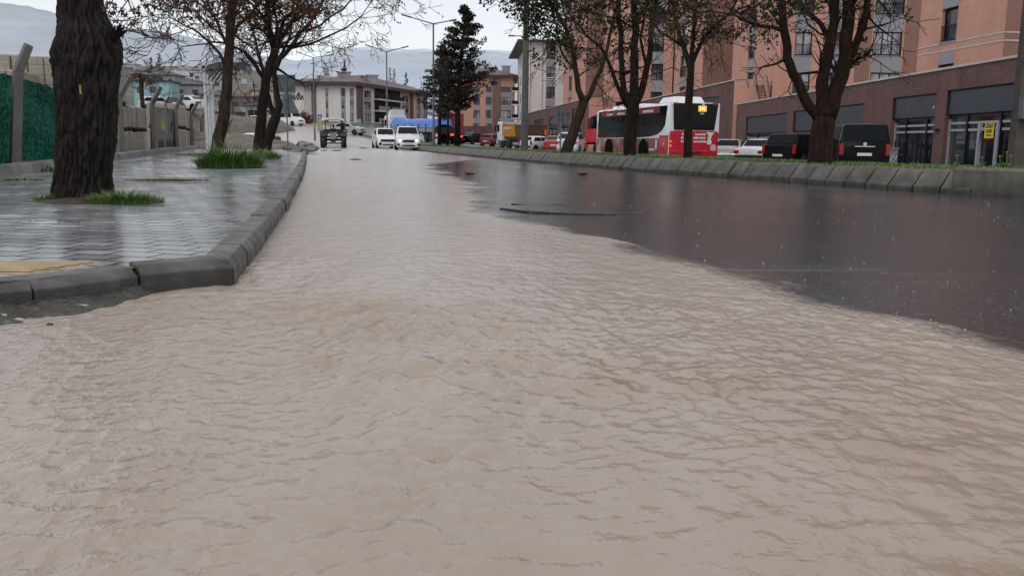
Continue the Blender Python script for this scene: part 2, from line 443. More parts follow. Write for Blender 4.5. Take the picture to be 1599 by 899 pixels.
ed = lambda x0, y0, rx, ry: np.exp(-(((X - x0) / rx) ** 2 + ((Y - y0) / ry) ** 2))
turb = ed(-.55, 3.45, .5, .25) + ed(-.25, 3.1, .35, .18) + .9 * ed(-.25, 2.6, .3, .12) + .8 * ed(.25, 2.35, .35, .1) + ed(-1.15, 4.7, .25, .7) + .8 * ed(-.6, 2.65, .25, .1) + .7 * ed(.95, 1.92, .35, .08) + .8 * ed(-.69, 3.6, .3, .12) + .7 * ed(.5, 3.55, .4, .12) + .7 * ed(.3, 2.66, .25, .08) + .8 * ed(.52, 2.44, .3, .08) + .6 * ed(-.25, 1.84, .2, .05) + .6 * ed(0, 2.78, .2, .08)
turb += .5 * np.clip(fbm(X * 1.6, Y * .9, 41, 3) - .12, 0, 1) * 2 * (Y < 9)
kerbprox = np.exp(-np.abs(X - np.array([kerbx(max(y, 4.11)) for y in rows])[:, None] - .12) / .25) * np.array([sstep(3.8, 4.5, y) for y in rows])[:, None]
am2 = am + 1.1 * turb + 1.0 * kerbprox
rid = lambda n: 1 - 2.6 * np.abs(n)
rot = lambda a: (U * math.cos(a) - Vv * math.sin(a), U * math.sin(a) + Vv * math.cos(a))
def chop(n, k=.55): return n + k * (np.abs(n) * -1 + .25)
Z = .010 * fbm(U * 1.0, Vv * .9, 50, 2)
u_, v_ = rot(.15); Z += .0055 * am2 * chop(pn((u_ + wx) * 4.2, (v_ + wy) * 2.0, 51)) * fade(.18)
u_, v_ = rot(-.2); Z += .0052 * am2 * chop(pn((u_ + wx) * 15.5, (v_ + wy) * 8, 52)) * fade(.075)
u_, v_ = rot(.45); Z += .0054 * (.5 * am + .5 * am2) * chop(pn((u_ + 2 * wx) * 33, (v_ + 2 * wy) * 17, 53)) * fade(.045)
u_, v_ = rot(.2); Z += .0030 * am * pn(u_ * 42, v_ * 22, 55) * fade(.035)
Z += .024 * np.clip(turb, 0, 1.5) * chop(pn((U + 2 * wx) * 8, (Vv + 2 * wy) * 8, 54)) * fade(.1)
base = .032 + np.zeros_like(Z)
dist = XS[:, None] + .16 * fbm(X * 1.4, Y * 1.1, 60, 4) * np.minimum(1.6, .6 + Y * .05) - X
shore = np.clip(dist / (.55 + .02 * Y), -1, 1)
Z = Z * np.clip(.35 + shore, .15, 1) + base * np.clip(.24 + 1.15 * shore, -1.2, 1)
hgt = np.array([[tz(x, y) for x, y in zip(rx, ry)] if ry[0] > 60 else [0] * nc for rx, ry in zip(X, Y)])
Z = Z + hgt
foam = np.clip(1 - np.abs(shore - .12) * 2.6, 0, 1) * (Y < 12) * .9 + .5 * np.clip(1 - np.abs(shore - .5) * 2.5, 0, 1) * (Y < 10)
tn = shore + .5 * fbm(X * 2.6, Y * 1.7, 66, 4) * (Y < 40)
thick = np.clip((tn + .1) / 1.0, 0, 1)
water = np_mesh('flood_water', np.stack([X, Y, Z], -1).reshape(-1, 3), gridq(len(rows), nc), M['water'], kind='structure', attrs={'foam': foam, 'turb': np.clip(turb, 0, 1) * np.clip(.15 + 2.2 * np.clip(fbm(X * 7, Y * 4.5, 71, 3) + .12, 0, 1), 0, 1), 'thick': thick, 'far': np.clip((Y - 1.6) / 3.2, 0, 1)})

# ------------------------------------------------------------------ left pavement
t = NT('wet_pavers')
v = t.coord((1, 1, 1), .2)
wob = t.n('ShaderNodeTexNoise'); wob.inputs['Scale'].default_value = 7; t.l(v, wob.inputs['Vector'])
va = t.n('ShaderNodeVectorMath', operation='MULTIPLY_ADD'); t.l(wob.outputs['Color'], va.inputs[0]); va.inputs[1].default_value = (.018, .018, 0); t.l(v, va.inputs[2])
br = t.n('ShaderNodeTexBrick'); t.l(va.outputs[0], br.inputs['Vector'])
for k, x in (('Scale', 1), ('Brick Width', .23), ('Row Height', .165), ('Mortar Size', .0095), ('Mortar Smooth', .3), ('Bias', 0)): br.inputs[k].default_value = x
br.inputs['Color1'].default_value = (.3, .3, .31, 1); br.inputs['Color2'].default_value = (.44, .44, .45, 1); br.inputs['Mortar'].default_value = (.015, .015, .015, 1)
nz = t.noise(1.3, 6, .65, v)
c = t.mix(1, br.outputs['Color'], t.ramp(nz, [(.3, .55), (.7, 1.25)]), 'MULTIPLY')
c = t.mix(t.ramp(t.noise(.55, 5, .6, t.coord((1, .6, 1))), [(.55, 0.0), (.72, .5)]), c, (.13, .1, .07))
jm = t.math('SUBTRACT', 1.0, br.outputs['Fac'])
t.set(Base_Color=c, Roughness=t.ramp(t.noise(2.6, 5, .6, v), [(.3, .1), (.55, .17), (.75, .32)]), IOR=1.5, Specular_IOR_Level=t.math('ADD', t.math('MULTIPLY', jm, .45), .05))
c2 = t.mix(br.outputs['Fac'], c, (.02, .02, .02)); t.set(Base_Color=c2)
wv = t.n('ShaderNodeTexNoise'); wv.inputs['Scale'].default_value = 3; t.l(v, wv.inputs['Vector'])
nb = t.bump(jm, .8, .006)
nb = t.bump(t.noise(4.5, 3, .5, v), .16, .03, nb); nb = t.bump(t.noise(120, 3, .6, v), .18, .003, nb)
t.set(Normal=nb); M['pavers'] = t.m
FENCE = [(3, -5.2), (14, -7.75), (24, -10.4), (30, -12), (36, -13.4), (42, -15), (50, -17), (56, -18.5)]
def fencex(y): return interp(FENCE, y)
corner = [(-1.29, 4.11), (-1.51, 4.0), (-1.81, 3.51), (-2.15, 3.22), (-3.1, 2.83), (-5, 2.4), (-9, 2.0)]
rows = np.concatenate([np.linspace(2.0, 8, 80), np.linspace(8.2, 46, 140)])
def pave_r(y):
    if y < 4.11:
        return interp([(q[1], q[0]) for q in reversed(corner)], y) - .07
    return kerbx(y) - .13
nc = 60
V = []
for y in rows:
    a, b = fencex(max(y, 3)) - 1.2 - (4 if y < 6 else 0), pave_r(y)
    a = min(a, b - .05)
    for s_ in np.linspace(0, 1, nc):
        x = a + (b - a) * s_; V.append((x, y, swz(y) + .014 * n1(x * .9, y * .9, 4) + .006 * n1(x * 3, y * 3, 6) - .012))
np_mesh('pavement', V, gridq(len(rows), nc), M['pavers'], kind='structure')

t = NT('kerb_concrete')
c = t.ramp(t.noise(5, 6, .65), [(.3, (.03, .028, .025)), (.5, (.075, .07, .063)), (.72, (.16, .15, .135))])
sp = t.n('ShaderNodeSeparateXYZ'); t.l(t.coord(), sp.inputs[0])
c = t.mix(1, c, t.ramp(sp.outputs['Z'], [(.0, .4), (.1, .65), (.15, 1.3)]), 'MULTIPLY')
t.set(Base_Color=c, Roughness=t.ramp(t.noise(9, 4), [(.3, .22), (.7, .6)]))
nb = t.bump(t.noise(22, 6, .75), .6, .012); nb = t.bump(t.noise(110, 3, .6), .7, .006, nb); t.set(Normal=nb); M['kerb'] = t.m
def kerb_run(line, mb, step, prof_fn, gap=.012, jit=.006):
    pts = resample(line, step)
    for i, (a, b) in enumerate(zip(pts, pts[1:])):
        d = (b - a).normalized(); nrm = Vector((-d.y, d.x, 0)); L = (b - a).length
        j = rnd.uniform(-jit, jit); jz = rnd.uniform(-jit, jit)
        A = a + d * gap * .5 + nrm * j; B = b - d * gap * .5 + nrm * (j + rnd.uniform(-jit, jit))
        pr = prof_fn(a.y); m = len(pr)
        vs = [A + nrm * o + Vector((0, 0, z + jz)) for o, z in pr] + [B + nrm * o + Vector((0, 0, z + jz)) for o, z in pr]
        mb.add(vs, [tuple(range(m)), tuple(range(2 * m - 1, m - 1, -1))] + [(k, m + k, m + (k + 1) % m, (k + 1) % m) for k in range(m)])
mb = MB()
lk = list(reversed([(x, y) for y, x in KERB_L])) + [(-1.292, 4.105)]
kp = lambda y: [(0, -.12), (0, swz(y) * .8), (-.022, swz(y) + .004), (-.15, swz(y) + .006), (-.15, -.12)]
kp2 = lambda y: [(o, z) for o, z in kp(y)]
lkn = [(x, y) for y, x in KERB_L]
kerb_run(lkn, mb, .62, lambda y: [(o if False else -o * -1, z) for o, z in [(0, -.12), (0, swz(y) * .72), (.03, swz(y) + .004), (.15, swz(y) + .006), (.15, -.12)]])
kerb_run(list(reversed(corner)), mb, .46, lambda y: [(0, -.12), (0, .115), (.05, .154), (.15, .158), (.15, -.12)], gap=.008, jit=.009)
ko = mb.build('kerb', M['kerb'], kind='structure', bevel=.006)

# exposed gutter with grit at the kerb corner
t = NT('gutter_grit')
c = t.ramp(t.noise(45, 5, .7), [(.32, (.02, .019, .018)), (.55, (.07, .062, .052)), (.75, (.16, .14, .11))])
t.set(Base_Color=c, Roughness=t.ramp(t.noise(14, 3), [(.4, .12), (.7, .5)]), Normal=t.bump(t.noise(60, 5, .7), .8, .012)); M['grit'] = t.m
V = []; nr, nc = 60, 90
for i in range(nr):
    for j in range(nc):
        x = -4.2 + 3.2 * j / (nc - 1); y = 2.2 + 2.3 * i / (nr - 1)
        ky = interp([(-9, 2.0), (-5, 2.4), (-3.1, 2.83), (-2.15, 3.22), (-1.81, 3.51), (-1.51, 4.0), (-1.29, 4.11), (0, 4.6)], x)
        dd = ky - y
        z = .066 - .115 * max(0, dd) - .5 * max(0, x + 1.62) + .03 * n1(x * 6, y * 6, 8) + .012 * n1(x * 22, y * 22, 9)
        V.append((x, y, min(z, .09)))
np_mesh('gutter', V, gridq(nr, nc), M['grit'], kind='structure')

# ------------------------------------------------------------------ median: kerb blocks, soil, grass
mb = MB()
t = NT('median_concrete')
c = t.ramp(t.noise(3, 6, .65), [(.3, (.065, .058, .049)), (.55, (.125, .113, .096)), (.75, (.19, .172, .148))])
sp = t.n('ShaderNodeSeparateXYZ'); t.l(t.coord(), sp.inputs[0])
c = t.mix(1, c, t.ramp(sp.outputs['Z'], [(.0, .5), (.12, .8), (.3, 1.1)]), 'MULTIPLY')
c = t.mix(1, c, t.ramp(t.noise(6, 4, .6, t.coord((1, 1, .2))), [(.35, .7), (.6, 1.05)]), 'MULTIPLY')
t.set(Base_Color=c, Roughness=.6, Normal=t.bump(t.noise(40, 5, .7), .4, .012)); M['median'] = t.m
main = [p for p in MEDs if p[1] > 13.15]
MEDTOP = .35
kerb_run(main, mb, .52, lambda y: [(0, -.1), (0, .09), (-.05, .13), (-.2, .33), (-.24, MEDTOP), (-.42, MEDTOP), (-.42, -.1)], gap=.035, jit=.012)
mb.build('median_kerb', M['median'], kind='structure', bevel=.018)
mb = MB()
kerb_run([p for p in MEDs if p[1] <= 13.9], mb, 1.1, lambda y: [(0, -.1), (0, .36), (-.03, .4), (-.25, .4), (-.25, -.1)], gap=.02, jit=.008)
wb = mb.build('barrier_block_wall', M['median'], bevel=.015)
tag(wb, 'low row of straight concrete blocks ending the median at the right edge', 'wall')


# rain haze: scattering volume, switched off; distant colours carry the haze instead
t = bpy.data.materials.new('haze_vol'); t.use_nodes = True
nt_ = t.node_tree; nt_.nodes.remove(nt_.nodes['Principled BSDF'])
vs_ = nt_.nodes.new('ShaderNodeVolumeScatter'); vs_.inputs['Color'].default_value = (.93, .96, 1, 1); vs_.inputs['Density'].default_value = HAZE
vs_.inputs['Anisotropy'].default_value = .2
nt_.links.new(vs_.outputs[0], nt_.nodes['Material Output'].inputs['Volume'])
mb = MB(); mb.b2(-6000, 6000, -300, 7000, -60, 1300)
if HAZE > 0: mb.build('haze', t, kind='structure')
SC.cycles.volume_bounces = 0
# ------------------------------------------------------------------ median soil, grass
def med_off(off):
    P = [Vector((*p, 0)) for p in MEDs]; out = []
    for i, p in enumerate(P):
        d = (P[min(i + 1, len(P) - 1)] - P[max(i - 1, 0)]).normalized()
        out.append(p + Vector((d.y, -d.x, 0)) * off)
    return out
MA, MBk = med_off(.3), med_off(3.0)
M['soil'] = pm('wet_soil', (.05, .035, .024), .75, .35, 3, .6, 25)
V = []; nn = 12
for a, b in zip(MA, MBk):
    for k in range(nn):
        f = k / (nn - 1); p = a + (b - a) * f
        V.append((p.x, p.y, (.31 + .04 * math.sin(PI * f) + .03 * n1(p.x * 2, p.y * 2, 12)) if k < nn - 1 else -.45))
np_mesh('median_soil', V, gridq(len(MA), nn), M['soil'], kind='structure')
t = NT('grass')
oi = t.n('ShaderNodeNewGeometry')
c = t.ramp(oi.outputs['Random Per Island'], [(0, (.05, .12, .018)), (.5, (.1, .2, .034)), (.85, (.15, .24, .055)), (1, (.19, .18, .06))])
t.set(Base_Color=c, Roughness=.45, Transmission_Weight=0); M['grass'] = t.m
t = NT('dry_grass')
oi = t.n('ShaderNodeNewGeometry')
c = t.ramp(oi.outputs['Random Per Island'], [(0, (.1, .07, .03)), (.5, (.19, .14, .07)), (1, (.12, .11, .04))])
t.set(Base_Color=c, Roughness=.7); M['dry'] = t.m
def blade(mb, p, h, w, az, lean, seg=2):
    d = Vector((math.cos(az), math.sin(az), 0)); sd_ = Vector((-d.y, d.x, 0)) * w / 2
    vs = []
    for k in range(seg + 1):
        f = k / seg
        c = Vector(p) + Vector((0, 0, h * f * (1 - .25 * lean * f))) + d * (h * lean * f * f)
        if k < seg: vs += [c - sd_ * (1 - .5 * f), c + sd_ * (1 - .5 * f)]
        else: vs.append(c)
    fs = [(2 * k, 2 * k + 1, 2 * k + 3, 2 * k + 2) for k in range(seg - 1)] + [(2 * seg - 2, 2 * seg - 1, 2 * seg)]
    mb.add(vs, fs)
mb = MB()
cum = []
for a, b, a2, b2 in zip(MA, MBk, MA[1:], MBk[1:]):
    L = (a2 - a).length; y = a.y
    if y < 11.5: continue
    n = int(L * min(1300, 19000 / y))
    for _ in range(n):
        f, g = rnd.random(), rnd.random() ** .8
        p = (a + (b - a) * g * .93) * (1 - f) + (a2 + (b2 - a2) * g * .93) * f
        if n1(p.x * 1.3, p.y * 1.3, 33) < -.22 and rnd.random() < .75: continue
        big = 1 + max(0, (y - 25) / 40)
        blade(mb, (p.x, p.y, .305 + .04 * math.sin(PI * g)), rnd.uniform(.035, .09) * (1 + .3 * (big - 1)), .013 * big, rnd.uniform(0, 2 * PI), rnd.uniform(.2, .9))
tag(mb.build('median_grass', M['grass'], fix=False), 'short green grass growing along the top of the median', 'grass', kind='stuff')
def tuft(name, label, cx, cy, rx, ry, n, hmin, hmax, w, z, mat='grass', kind='stuff'):
    mb = MB()
    for _ in range(n):
        a = rnd.uniform(0, 2 * PI); r = math.sqrt(rnd.random())
        x, y = cx + rx * r * math.cos(a), cy + ry * r * math.sin(a)
        hh = hmin * .6 + (rnd.uniform(hmin, hmax) - hmin * .6) * (1 - .85 * r ** 1.3) * rnd.uniform(.55, 1.1)
        blade(mb, (x, y, z - .01), hh, w * rnd.uniform(.4, 1.0), a + rnd.uniform(-1.4, 1.4), rnd.uniform(.3, 1.5), 3)
    return tag(mb.build(name, M[mat], fix=False), label, 'grass', kind=kind)
def base(px, py, z): p = gp(px, py, z); return p
p = base(195, 316, .155); tuft('grass_tuft', 'lush green grass tuft at the right foot of the thick front trunk', p.x - .03, p.y + .06, .33, .17, 900, .08, .22, .011, .155)
p = base(62, 312, .155); tuft('grass_tuft', 'sparse weedy tuft at the left foot of the thick front trunk', p.x, p.y + .1, .12, .1, 90, .05, .13, .014, .155)
p = base(338, 262, .17); tuft('grass_tuft', 'dense green clump around the foot of the leaning tree by the shelter', p.x, p.y + .8, .58, .8, 1700, .2, .85, .028, .17)
p = base(405, 248, .2); tuft('grass_tuft', 'green grass patch around the twin trunks beside the road signs', p.x - .05, p.y + .6, .42, .6, 700, .15, .55, .028, .2)
p = base(15, 268, .15); tuft('grass_tuft', 'green weeds at the foot of the green netting at the left edge', p.x, p.y + .3, .55, .3, 330, .1, .34, .02, .15)
p = base(75, 256, .2); tuft('grass_tuft', 'low weeds below the netting between first post and thick trunk', p.x, p.y + .2, .8, .2, 260, .06, .2, .02, .2)
p = base(35, 281, .15); tuft('grass_tuft', 'flat green weeds on the pavement in front of the low edging', p.x, p.y, .3, .15, 160, .03, .09, .02, .15)
p = base(262, 281, .16); tuft('dry_grass_patch', 'trampled straw coloured dry grass patch on the pavement', p.x, p.y, .55, .4, 1800, .01, .04, .014, .165, 'dry')
p = base(310, 243, .2); tuft('dry_grass_patch', 'dry yellowish grass at the end of the fence edging by the shelter', p.x, p.y + .6, .9, .8, 500, .05, .2, .03, .2, 'dry')
for k, (px, py) in enumerate([(260, 247), (232, 251), (205, 254)]):
    p = base(px, py, .18); tuft('grass_tuft', ['little green weed under the second stack of blocks', 'green sprout on the pavement below the third fence post', 'small weed patch right of the thick trunk along the edging'][k], p.x, p.y, .3, .2, 60, .03, .08, .02, .18)
for (px, py, z, rx, ry) in ((128, 316, .15, .52, .36), (338, 250, .175, .8, .75), (403, 243, .2, .7, .75)):
    p = base(px, py, z); V = []; nr, nc = 10, 36
    for i in range(nr):
        for j in range(nc):
            a = 2 * PI * j / (nc - 1); f = i / (nr - 1); k = f * (1 + .35 * n1(math.cos(a) * 1.7 + px, math.sin(a) * 1.7, 5)); x, y = p.x + rx * k * math.cos(a), p.y + .25 + ry * k * math.sin(a)
            V.append((x, y, z + .022 * (1 - f * f) + .012 * n1(x * 9, y * 9, 6) + .002 - .02 * f ** 4))
    np_mesh('tree_pit', V, gridq(nr, nc), M['soil'], kind='structure')
# yellow flowers near the right end of the median
M['yellow'] = pm('yellow_petal', (.65, .45, .02), .5, .1, 10)
for k, px in enumerate([1493, 1532, 1560, 1570, 1577]):
    Y = [15.5, 15.6, 15.2, 15.4, 15.0][k]
    b = at(px, 262, Y); o = thing('yellow_flower', ['yellow flower standing alone furthest left on the median end', 'short yellow flower second from the left on the median end', 'yellow flower in the cluster near the right pole', 'tallest yellow flower in the cluster near the right pole', 'yellow flower nearest the grey pole on the median'][k], 'flower', (b.x, b.y, .36), group='yellow flowers on the median end')
    mb = MB(); hh = [.2, .17, .2, .27, .21][k]; mb.tube([(0, 0, 0), (.01, 0, hh * .5), (0, .01, hh)], .006, 5)
    for q in range(4): blade(mb, (0, 0, 0), .13, .03, q * 1.6, .8, 3)
    mb.build('stem', M['grass'], o)
    mb = MB()
    for q in range(9):
        a = q * 2 * PI / 9; mb.tri((0, 0, hh), (.035 * math.cos(a - .3), .035 * math.sin(a - .3), hh + .015), (.035 * math.cos(a + .3), .035 * math.sin(a + .3), hh + .015))
    mb.lathe((0, 0, hh - .01), [(.008, 0), (.018, .01), (.012, .022)], 8)
    mb.build('petals', M['yellow'], o)

# ------------------------------------------------------------------ tactile tiles, litter
M['tactile'] = pm('tactile_tile', (.42, .31, .16), .4, .22, 6, .25, 60)
def tile(label, x0, xb, xf, yb, yf):
    """tactile tile: left edge x0, right edge from (xb, yb) at the back to (xf, yf) in front"""
    o = thing('tactile_tile', label, 'paving tile', (x0, yf, swz(yf) - .01), 0, 'yellow tactile tiles'); D = yb - yf
    edge = lambda y: xf + (xb - xf) * y / D - x0
    mb = MB(); mb.prism([(0, 0, -.05), (edge(0), 0, -.05), (edge(D), D, -.05), (0, D, -.05)], (0, 0, .056)); mb.build('slab', M['tactile'], o, bevel=.003)
    for k in range(5):
        yy = .035 + k * (D - .04) / 5; mb = MB(); a, c = edge(yy), edge(yy + .035); mb.prism([(.008, yy, .0065), (a - .01, yy, .0065), (c - .01, yy + .035, .0065), (.008, yy + .035, .0065)], (0, 0, .008)); mb.build('rib', M['tactile'], o, bevel=.003)
tile('yellow ribbed tactile tile nearest the kerb corner, cut off at right', -2.26, -1.84, -2.0, 4.0, 3.62)
tile('yellow ribbed tactile tile at the left edge of the photo', -2.67, -2.27, -2.27, 3.94, 3.56)
M['stone_pale'] = pm('pale_stone', (.42, .37, .28), .7, .2, 8, .3, 30)
M['stone_dark'] = pm('dark_stone', (.03, .03, .032), .5, .3, 8, .3, 30)
def rock(name, label, p, sx, sy, sz, mat, seed, group=None, rz=0):
    bm = bmesh.new(); bmesh.ops.create_icosphere(bm, subdivisions=2, radius=1)
    for v in bm.verts:
        c = v.co; k = 1 + .55 * n1(c.x * 1.3 + seed * 7, c.y * 1.3 + c.z * 2.1, seed) + .25 * n1(c.x * 3 + seed, c.y * 3 - c.z * 3, seed + 3)
        v.co = Vector((c.x * sx * k, c.y * sy * k, c.z * sz * k))
    me = bpy.data.meshes.new(name); bm.to_mesh(me); bm.free(); me.materials.append(mat)
    o = link(bpy.data.objects.new(name, me)); o.location = p; o.rotation_euler = (0, 0, rz)
    return tag(o, label, 'stone', group)
p = gp(30, 506, .02); rock('stone', 'pale flat stone lying in the gutter at the left edge', (p.x, p.y, .03), .028, .022, .014, M['stone_pale'], 3)
p = gp(78, 513, .02); rock('stone', 'small black stone in the gutter right of the pale stone', (p.x, p.y, .03), .014, .014, .014, M['stone_dark'], 5)
p = gp(125, 482, .03); rock('stone', 'thin pale chip lying against the kerb foot', (p.x, p.y, .04), .035, .016, .008, M['stone_pale'], 8, rz=.4)
p = gp(5, 497, .03); rock('stone', 'tan pebble at the very left edge of the gutter', (p.x, p.y, .035), .02, .018, .012, M['stone_pale'], 11)
M['debris'] = pm('mud_clod', (.07, .05, .035), .7, .3, 8, .4, 30)
for k, (px, py, s_) in enumerate([(526, 236, .3), (568, 232, .35), (505, 236, .22), (556, 250, .2), (910, 271, .14), (733, 271, .13)]):
    p = gp(px, py, .03)
    rock('mud_clod', ['brown clod on the flooded road in front of the tractor', 'flat clod on the flooded road between tractor and first van', 'small clod left of the tractor front wheel', 'lone clod in the muddy water nearer than the tractor', 'dark clod on wet asphalt below the bus front', 'brown clod on wet asphalt below the conifer'][k], (p.x, p.y, .035), s_, s_ * .8, s_ * .22, M['debris'], 20 + k, 'clods on the road')
# rubble bank beyond the pavement
V = []; nr, nc = 80, 100
for i in range(nr):
    y = 39.5 + 26 * i / (nr - 1)
    xr = interp([(39, -9.1), (46, -10.5), (60, -15.2), (70, -20)], y); xl = -27
    g = sstep(40.5, 47.5, y) * sstep(65, 53, y)
    for j in range(nc):
        f = j / (nc - 1); x = xl + (xr - xl) * f ** .7; e_ = xr - x
        h = (.42 + .2 * min(3.5, e_) * .85) * sstep(-.05, .7, e_)
        z = tz(x, y) + g * h + (.2 * n1(x * 1.1, y * 1.1, 14) + .13 * n1(x * 2.9, y * 2.9, 15)) * sstep(.1, 1, e_) * (.25 + .75 * g)
        z0 = swz(y) - .03 + .02 * n1(x, y, 3)
        V.append((x, y, z + z0 * (1 - g) * (1 if y < 50 else 0) - (.04 if y < 50 else .08)))
t = NT('rubble_ground')
c = t.ramp(t.noise(1.2, 8, .7), [(.3, (.06, .045, .035)), (.5, (.14, .11, .085)), (.62, (.2, .18, .15)), (.75, (.09, .07, .05))])
t.set(Base_Color=c, Roughness=.7, Normal=t.bump(t.noise(5, 6, .7), .8, .1)); M['rubble'] = t.m
np_mesh('rubble_bank', V, gridq(nr, nc), M['rubble'], kind='structure')
M['stone_grey'] = pm('grey_stone', (.17, .16, .145), .65, .3, 5, .4, 12)
V = []
STL = ['white lump of rubble on the bank left of the signs', 'grey boulder at the foot of the sign pole', 'broken slab at the end of the kerb', 'flat slab tipping over the water at the kerb end', 'mossy stone by the grass at the kerb end', 'small grey stone on the rubble bank below the white car', 'brown stone on the bank behind the twin trunks', 'grey lump at the water edge beyond the signs', 'low stone between the sign pole and the water', 'broken kerb piece lying furthest along the water edge']
for k, (px, py, Y, s_, m) in enumerate([(392, 212, 55, .42, 'white_metal'), (455, 232, 42, .4, 'stone_grey'), (470, 235, 40, .35, 'concrete'), (480, 229, 47, .55, 'stone_grey'), (466, 243, 33, .22, 'stone_grey'), (380, 219, 52, .35, 'stone_grey'), (430, 216, 52, .4, 'debris'), (474, 225, 52, .5, 'stone_grey'), (462, 238, 37, .3, 'concrete'), (487, 232, 44, .35, 'concrete')]):
    p = at(px, py, Y); rock('rubble_stone', STL[k], (p.x, p.y, p.z), s_, s_ * .8, s_ * .42, M[m], 40 + k, 'stones on the rubble bank', k * .7)

# ------------------------------------------------------------------ fence: posts, edging, netting
mb = MB()
for y0 in np.arange(4, 55, 1.6):
    a, b = Vector((fencex(y0) + .22, y0, 0)), Vector((fencex(y0 + 1.58) + .22, y0 + 1.58, 0))
    d = (b - a).normalized(); nrm = Vector((d.y, -d.x, 0)); hz = swz(y0)
    vs = []
    for q in (a, b):
        for o, z in [(-.14, -.1), (-.12, .15 + hz), (.1, .14 + hz), (.14, hz - .02), (.14, -.1)]: vs.append(q + nrm * o + Vector((0, 0, z + rnd.uniform(-.008, .008))))
    mb.add(vs, [(0, 1, 2, 3, 4), (9, 8, 7, 6, 5)] + [(k, 5 + k, 5 + (k + 1) % 5, (k + 1) % 5) for k in range(5)])
tag(mb.build('concrete_edging', M['concrete'], bevel=.012), 'low concrete edging along the foot of the fence', 'edging')
POSTS = [(22, 268, 45, 70, 14, 'concrete fence post with bent top in front of the green netting'), (190, 247, 204, 120, 24, 'bent concrete post right behind the thick front trunk'),
         (240, 241, 251, 136, 30, 'bent concrete post between the tall block stack and the graffiti panel'), (276, 237, 285, 148, 36, 'bent concrete post at the right end of the graffiti panel'),
         (300, 234, 309, 159, 42, 'bent concrete post in front of the low pale stack'), (316, 231, 322, 170, 48, 'slim bent post beside the white shelter legs'), (357, 233, 362, 186, 52, 'last concrete post standing past the shelter beside the leaning tree')]
for k, (bx, by, tx, ty, Y, lab) in enumerate(POSTS):
    b = at(bx, by, Y); b.z = swz(Y) - .1; tp = at(tx, ty, Y)
    kn = Vector((b.x + (.09 if k == 0 else .02) * (Y / 14) ** .3, Y, b.z + (tp.z - b.z) * .76))
    if k == 0: kn = at(28, 112, Y)
    o = thing('fence_post', lab, 'fence post', b, 0, 'concrete posts of the fence')
    w = .135
    mb = MB(); a, m_, c = Vector((0, 0, 0)), kn - b, tp - b
    mb.tube([a, m_ * .5, m_, m_ + (c - m_) * .25, c], [w * .78, w * .72, w * .68, w * .66, w * .6], 4)
    mb.build('shaft', M['post'], o, bevel=.012)
# green netting (knitted windbreak net) along the near bays
t = NT('green_net')
v = t.coord((1, 1, 1))
w1 = t.n('ShaderNodeTexVoronoi'); w1.inputs['Scale'].default_value = 1; t.l(t.coord((9, 9, 13)), w1.inputs['Vector'])
c = t.ramp(w1.outputs['Distance'], [(.1, (.0, .014, .01)), (.5, (.003, .085, .058)), (.8, (.01, .14, .095))])
c = t.mix(1, c, t.ramp(t.noise(1.6, 4), [(.3, .6), (.7, 1.2)]), 'MULTIPLY')
t.set(Base_Color=c, Roughness=.7, Specular_IOR_Level=.1, Normal=t.bump(w1.outputs['Distance'], .9, .03)); M['net'] = t.m
V = []; nr, nc = 40, 120
for i in range(nr):
    for j in range(nc):
        y = 4.5 + 16.1 * j / (nc - 1); f = i / (nr - 1)
        x = fencex(y) - .12 + .05 * n1(y * 1.5, f * 3, 18) + .03 * math.sin(f * 9 + y)
        top = 1.5 + .05 * n1(y * 1.1, 2, 19) + .04 * n1(y * 5, 1, 20) - .02 * (y - 14)
        V.append((x, y, swz(y) + .02 + f * top))
tag(np_mesh('green_netting', V, gridq(nr, nc), M['net']), 'dark green netting stretched along the fence at left', 'netting')

# pallets of wrapped paving blocks
t = NT('wrapped_blocks')
v = t.coord((1, 1, 1))
br = t.n('ShaderNodeTexBrick'); mpv = t.n('ShaderNodeMapping'); mpv.inputs['Rotation'].default_value = (R(90), 0, 0)
t.l(t.tc.outputs['Object'], mpv.inputs['Vector']); t.l(mpv.outputs['Vector'], br.inputs['Vector'])
for k, x in (('Scale', 1), ('Brick Width', .4), ('Row Height', .2), ('Mortar Size', .01), ('Bias', 0)): br.inputs[k].default_value = x
br.inputs['Color1'].default_value = (.34, .295, .22, 1); br.inputs['Color2'].default_value = (.27, .235, .175, 1); br.inputs['Mortar'].default_value = (.12, .105, .08, 1)
c = t.mix(t.ramp(t.noise(2.2, 5, .6, t.coord((1, 1, 2))), [(.35, .15), (.65, .7)]), br.outputs['Color'], (.38, .345, .28))
t.set(Base_Color=c, Roughness=.32, Normal=t.bump(t.noise(7, 5, .7, t.coord((1, 1, 2.2))), .6, .04)); M['wrapped'] = t.m
M['pallet'] = pm('pallet_wood', (.075, .05, .033), .8, .3, 6)
def stack(label, c, w, d, tiers, th, rz, group='wrapped stacks of paving blocks'):
    o = thing('block_stack', label, 'block stack', c, rz, group); z = 0
    ths = th if hasattr(th, '__len__') else [th] * tiers
    for th in ths:
        mb = MB()
        for q in (-.42, 0, .42): mb.b2(q * w - .05, q * w + .05, -d / 2, d / 2, z, z + .09)
        for q in range(5): mb.b2(-w / 2, w / 2, -d / 2 + q * d / 4.6, -d / 2 + q * d / 4.6 + .09, z + .092, z + .115)
        mb.build('pallet', M['pallet'], o)
        mb = MB(); n = 6
        for q in range(n):
            x0 = -w / 2 + q * w / n; hh = th + rnd.uniform(-.025, .025)
            mb.b2(x0 + .006, x0 + w / n - .006, -d / 2 + rnd.uniform(0, .05), d / 2, z + .117, z + .117 + hh)
        mb.build('blocks', M['wrapped'], o, bevel=.03)
        z += .117 + th + .02
    return o
yaw = R(12)
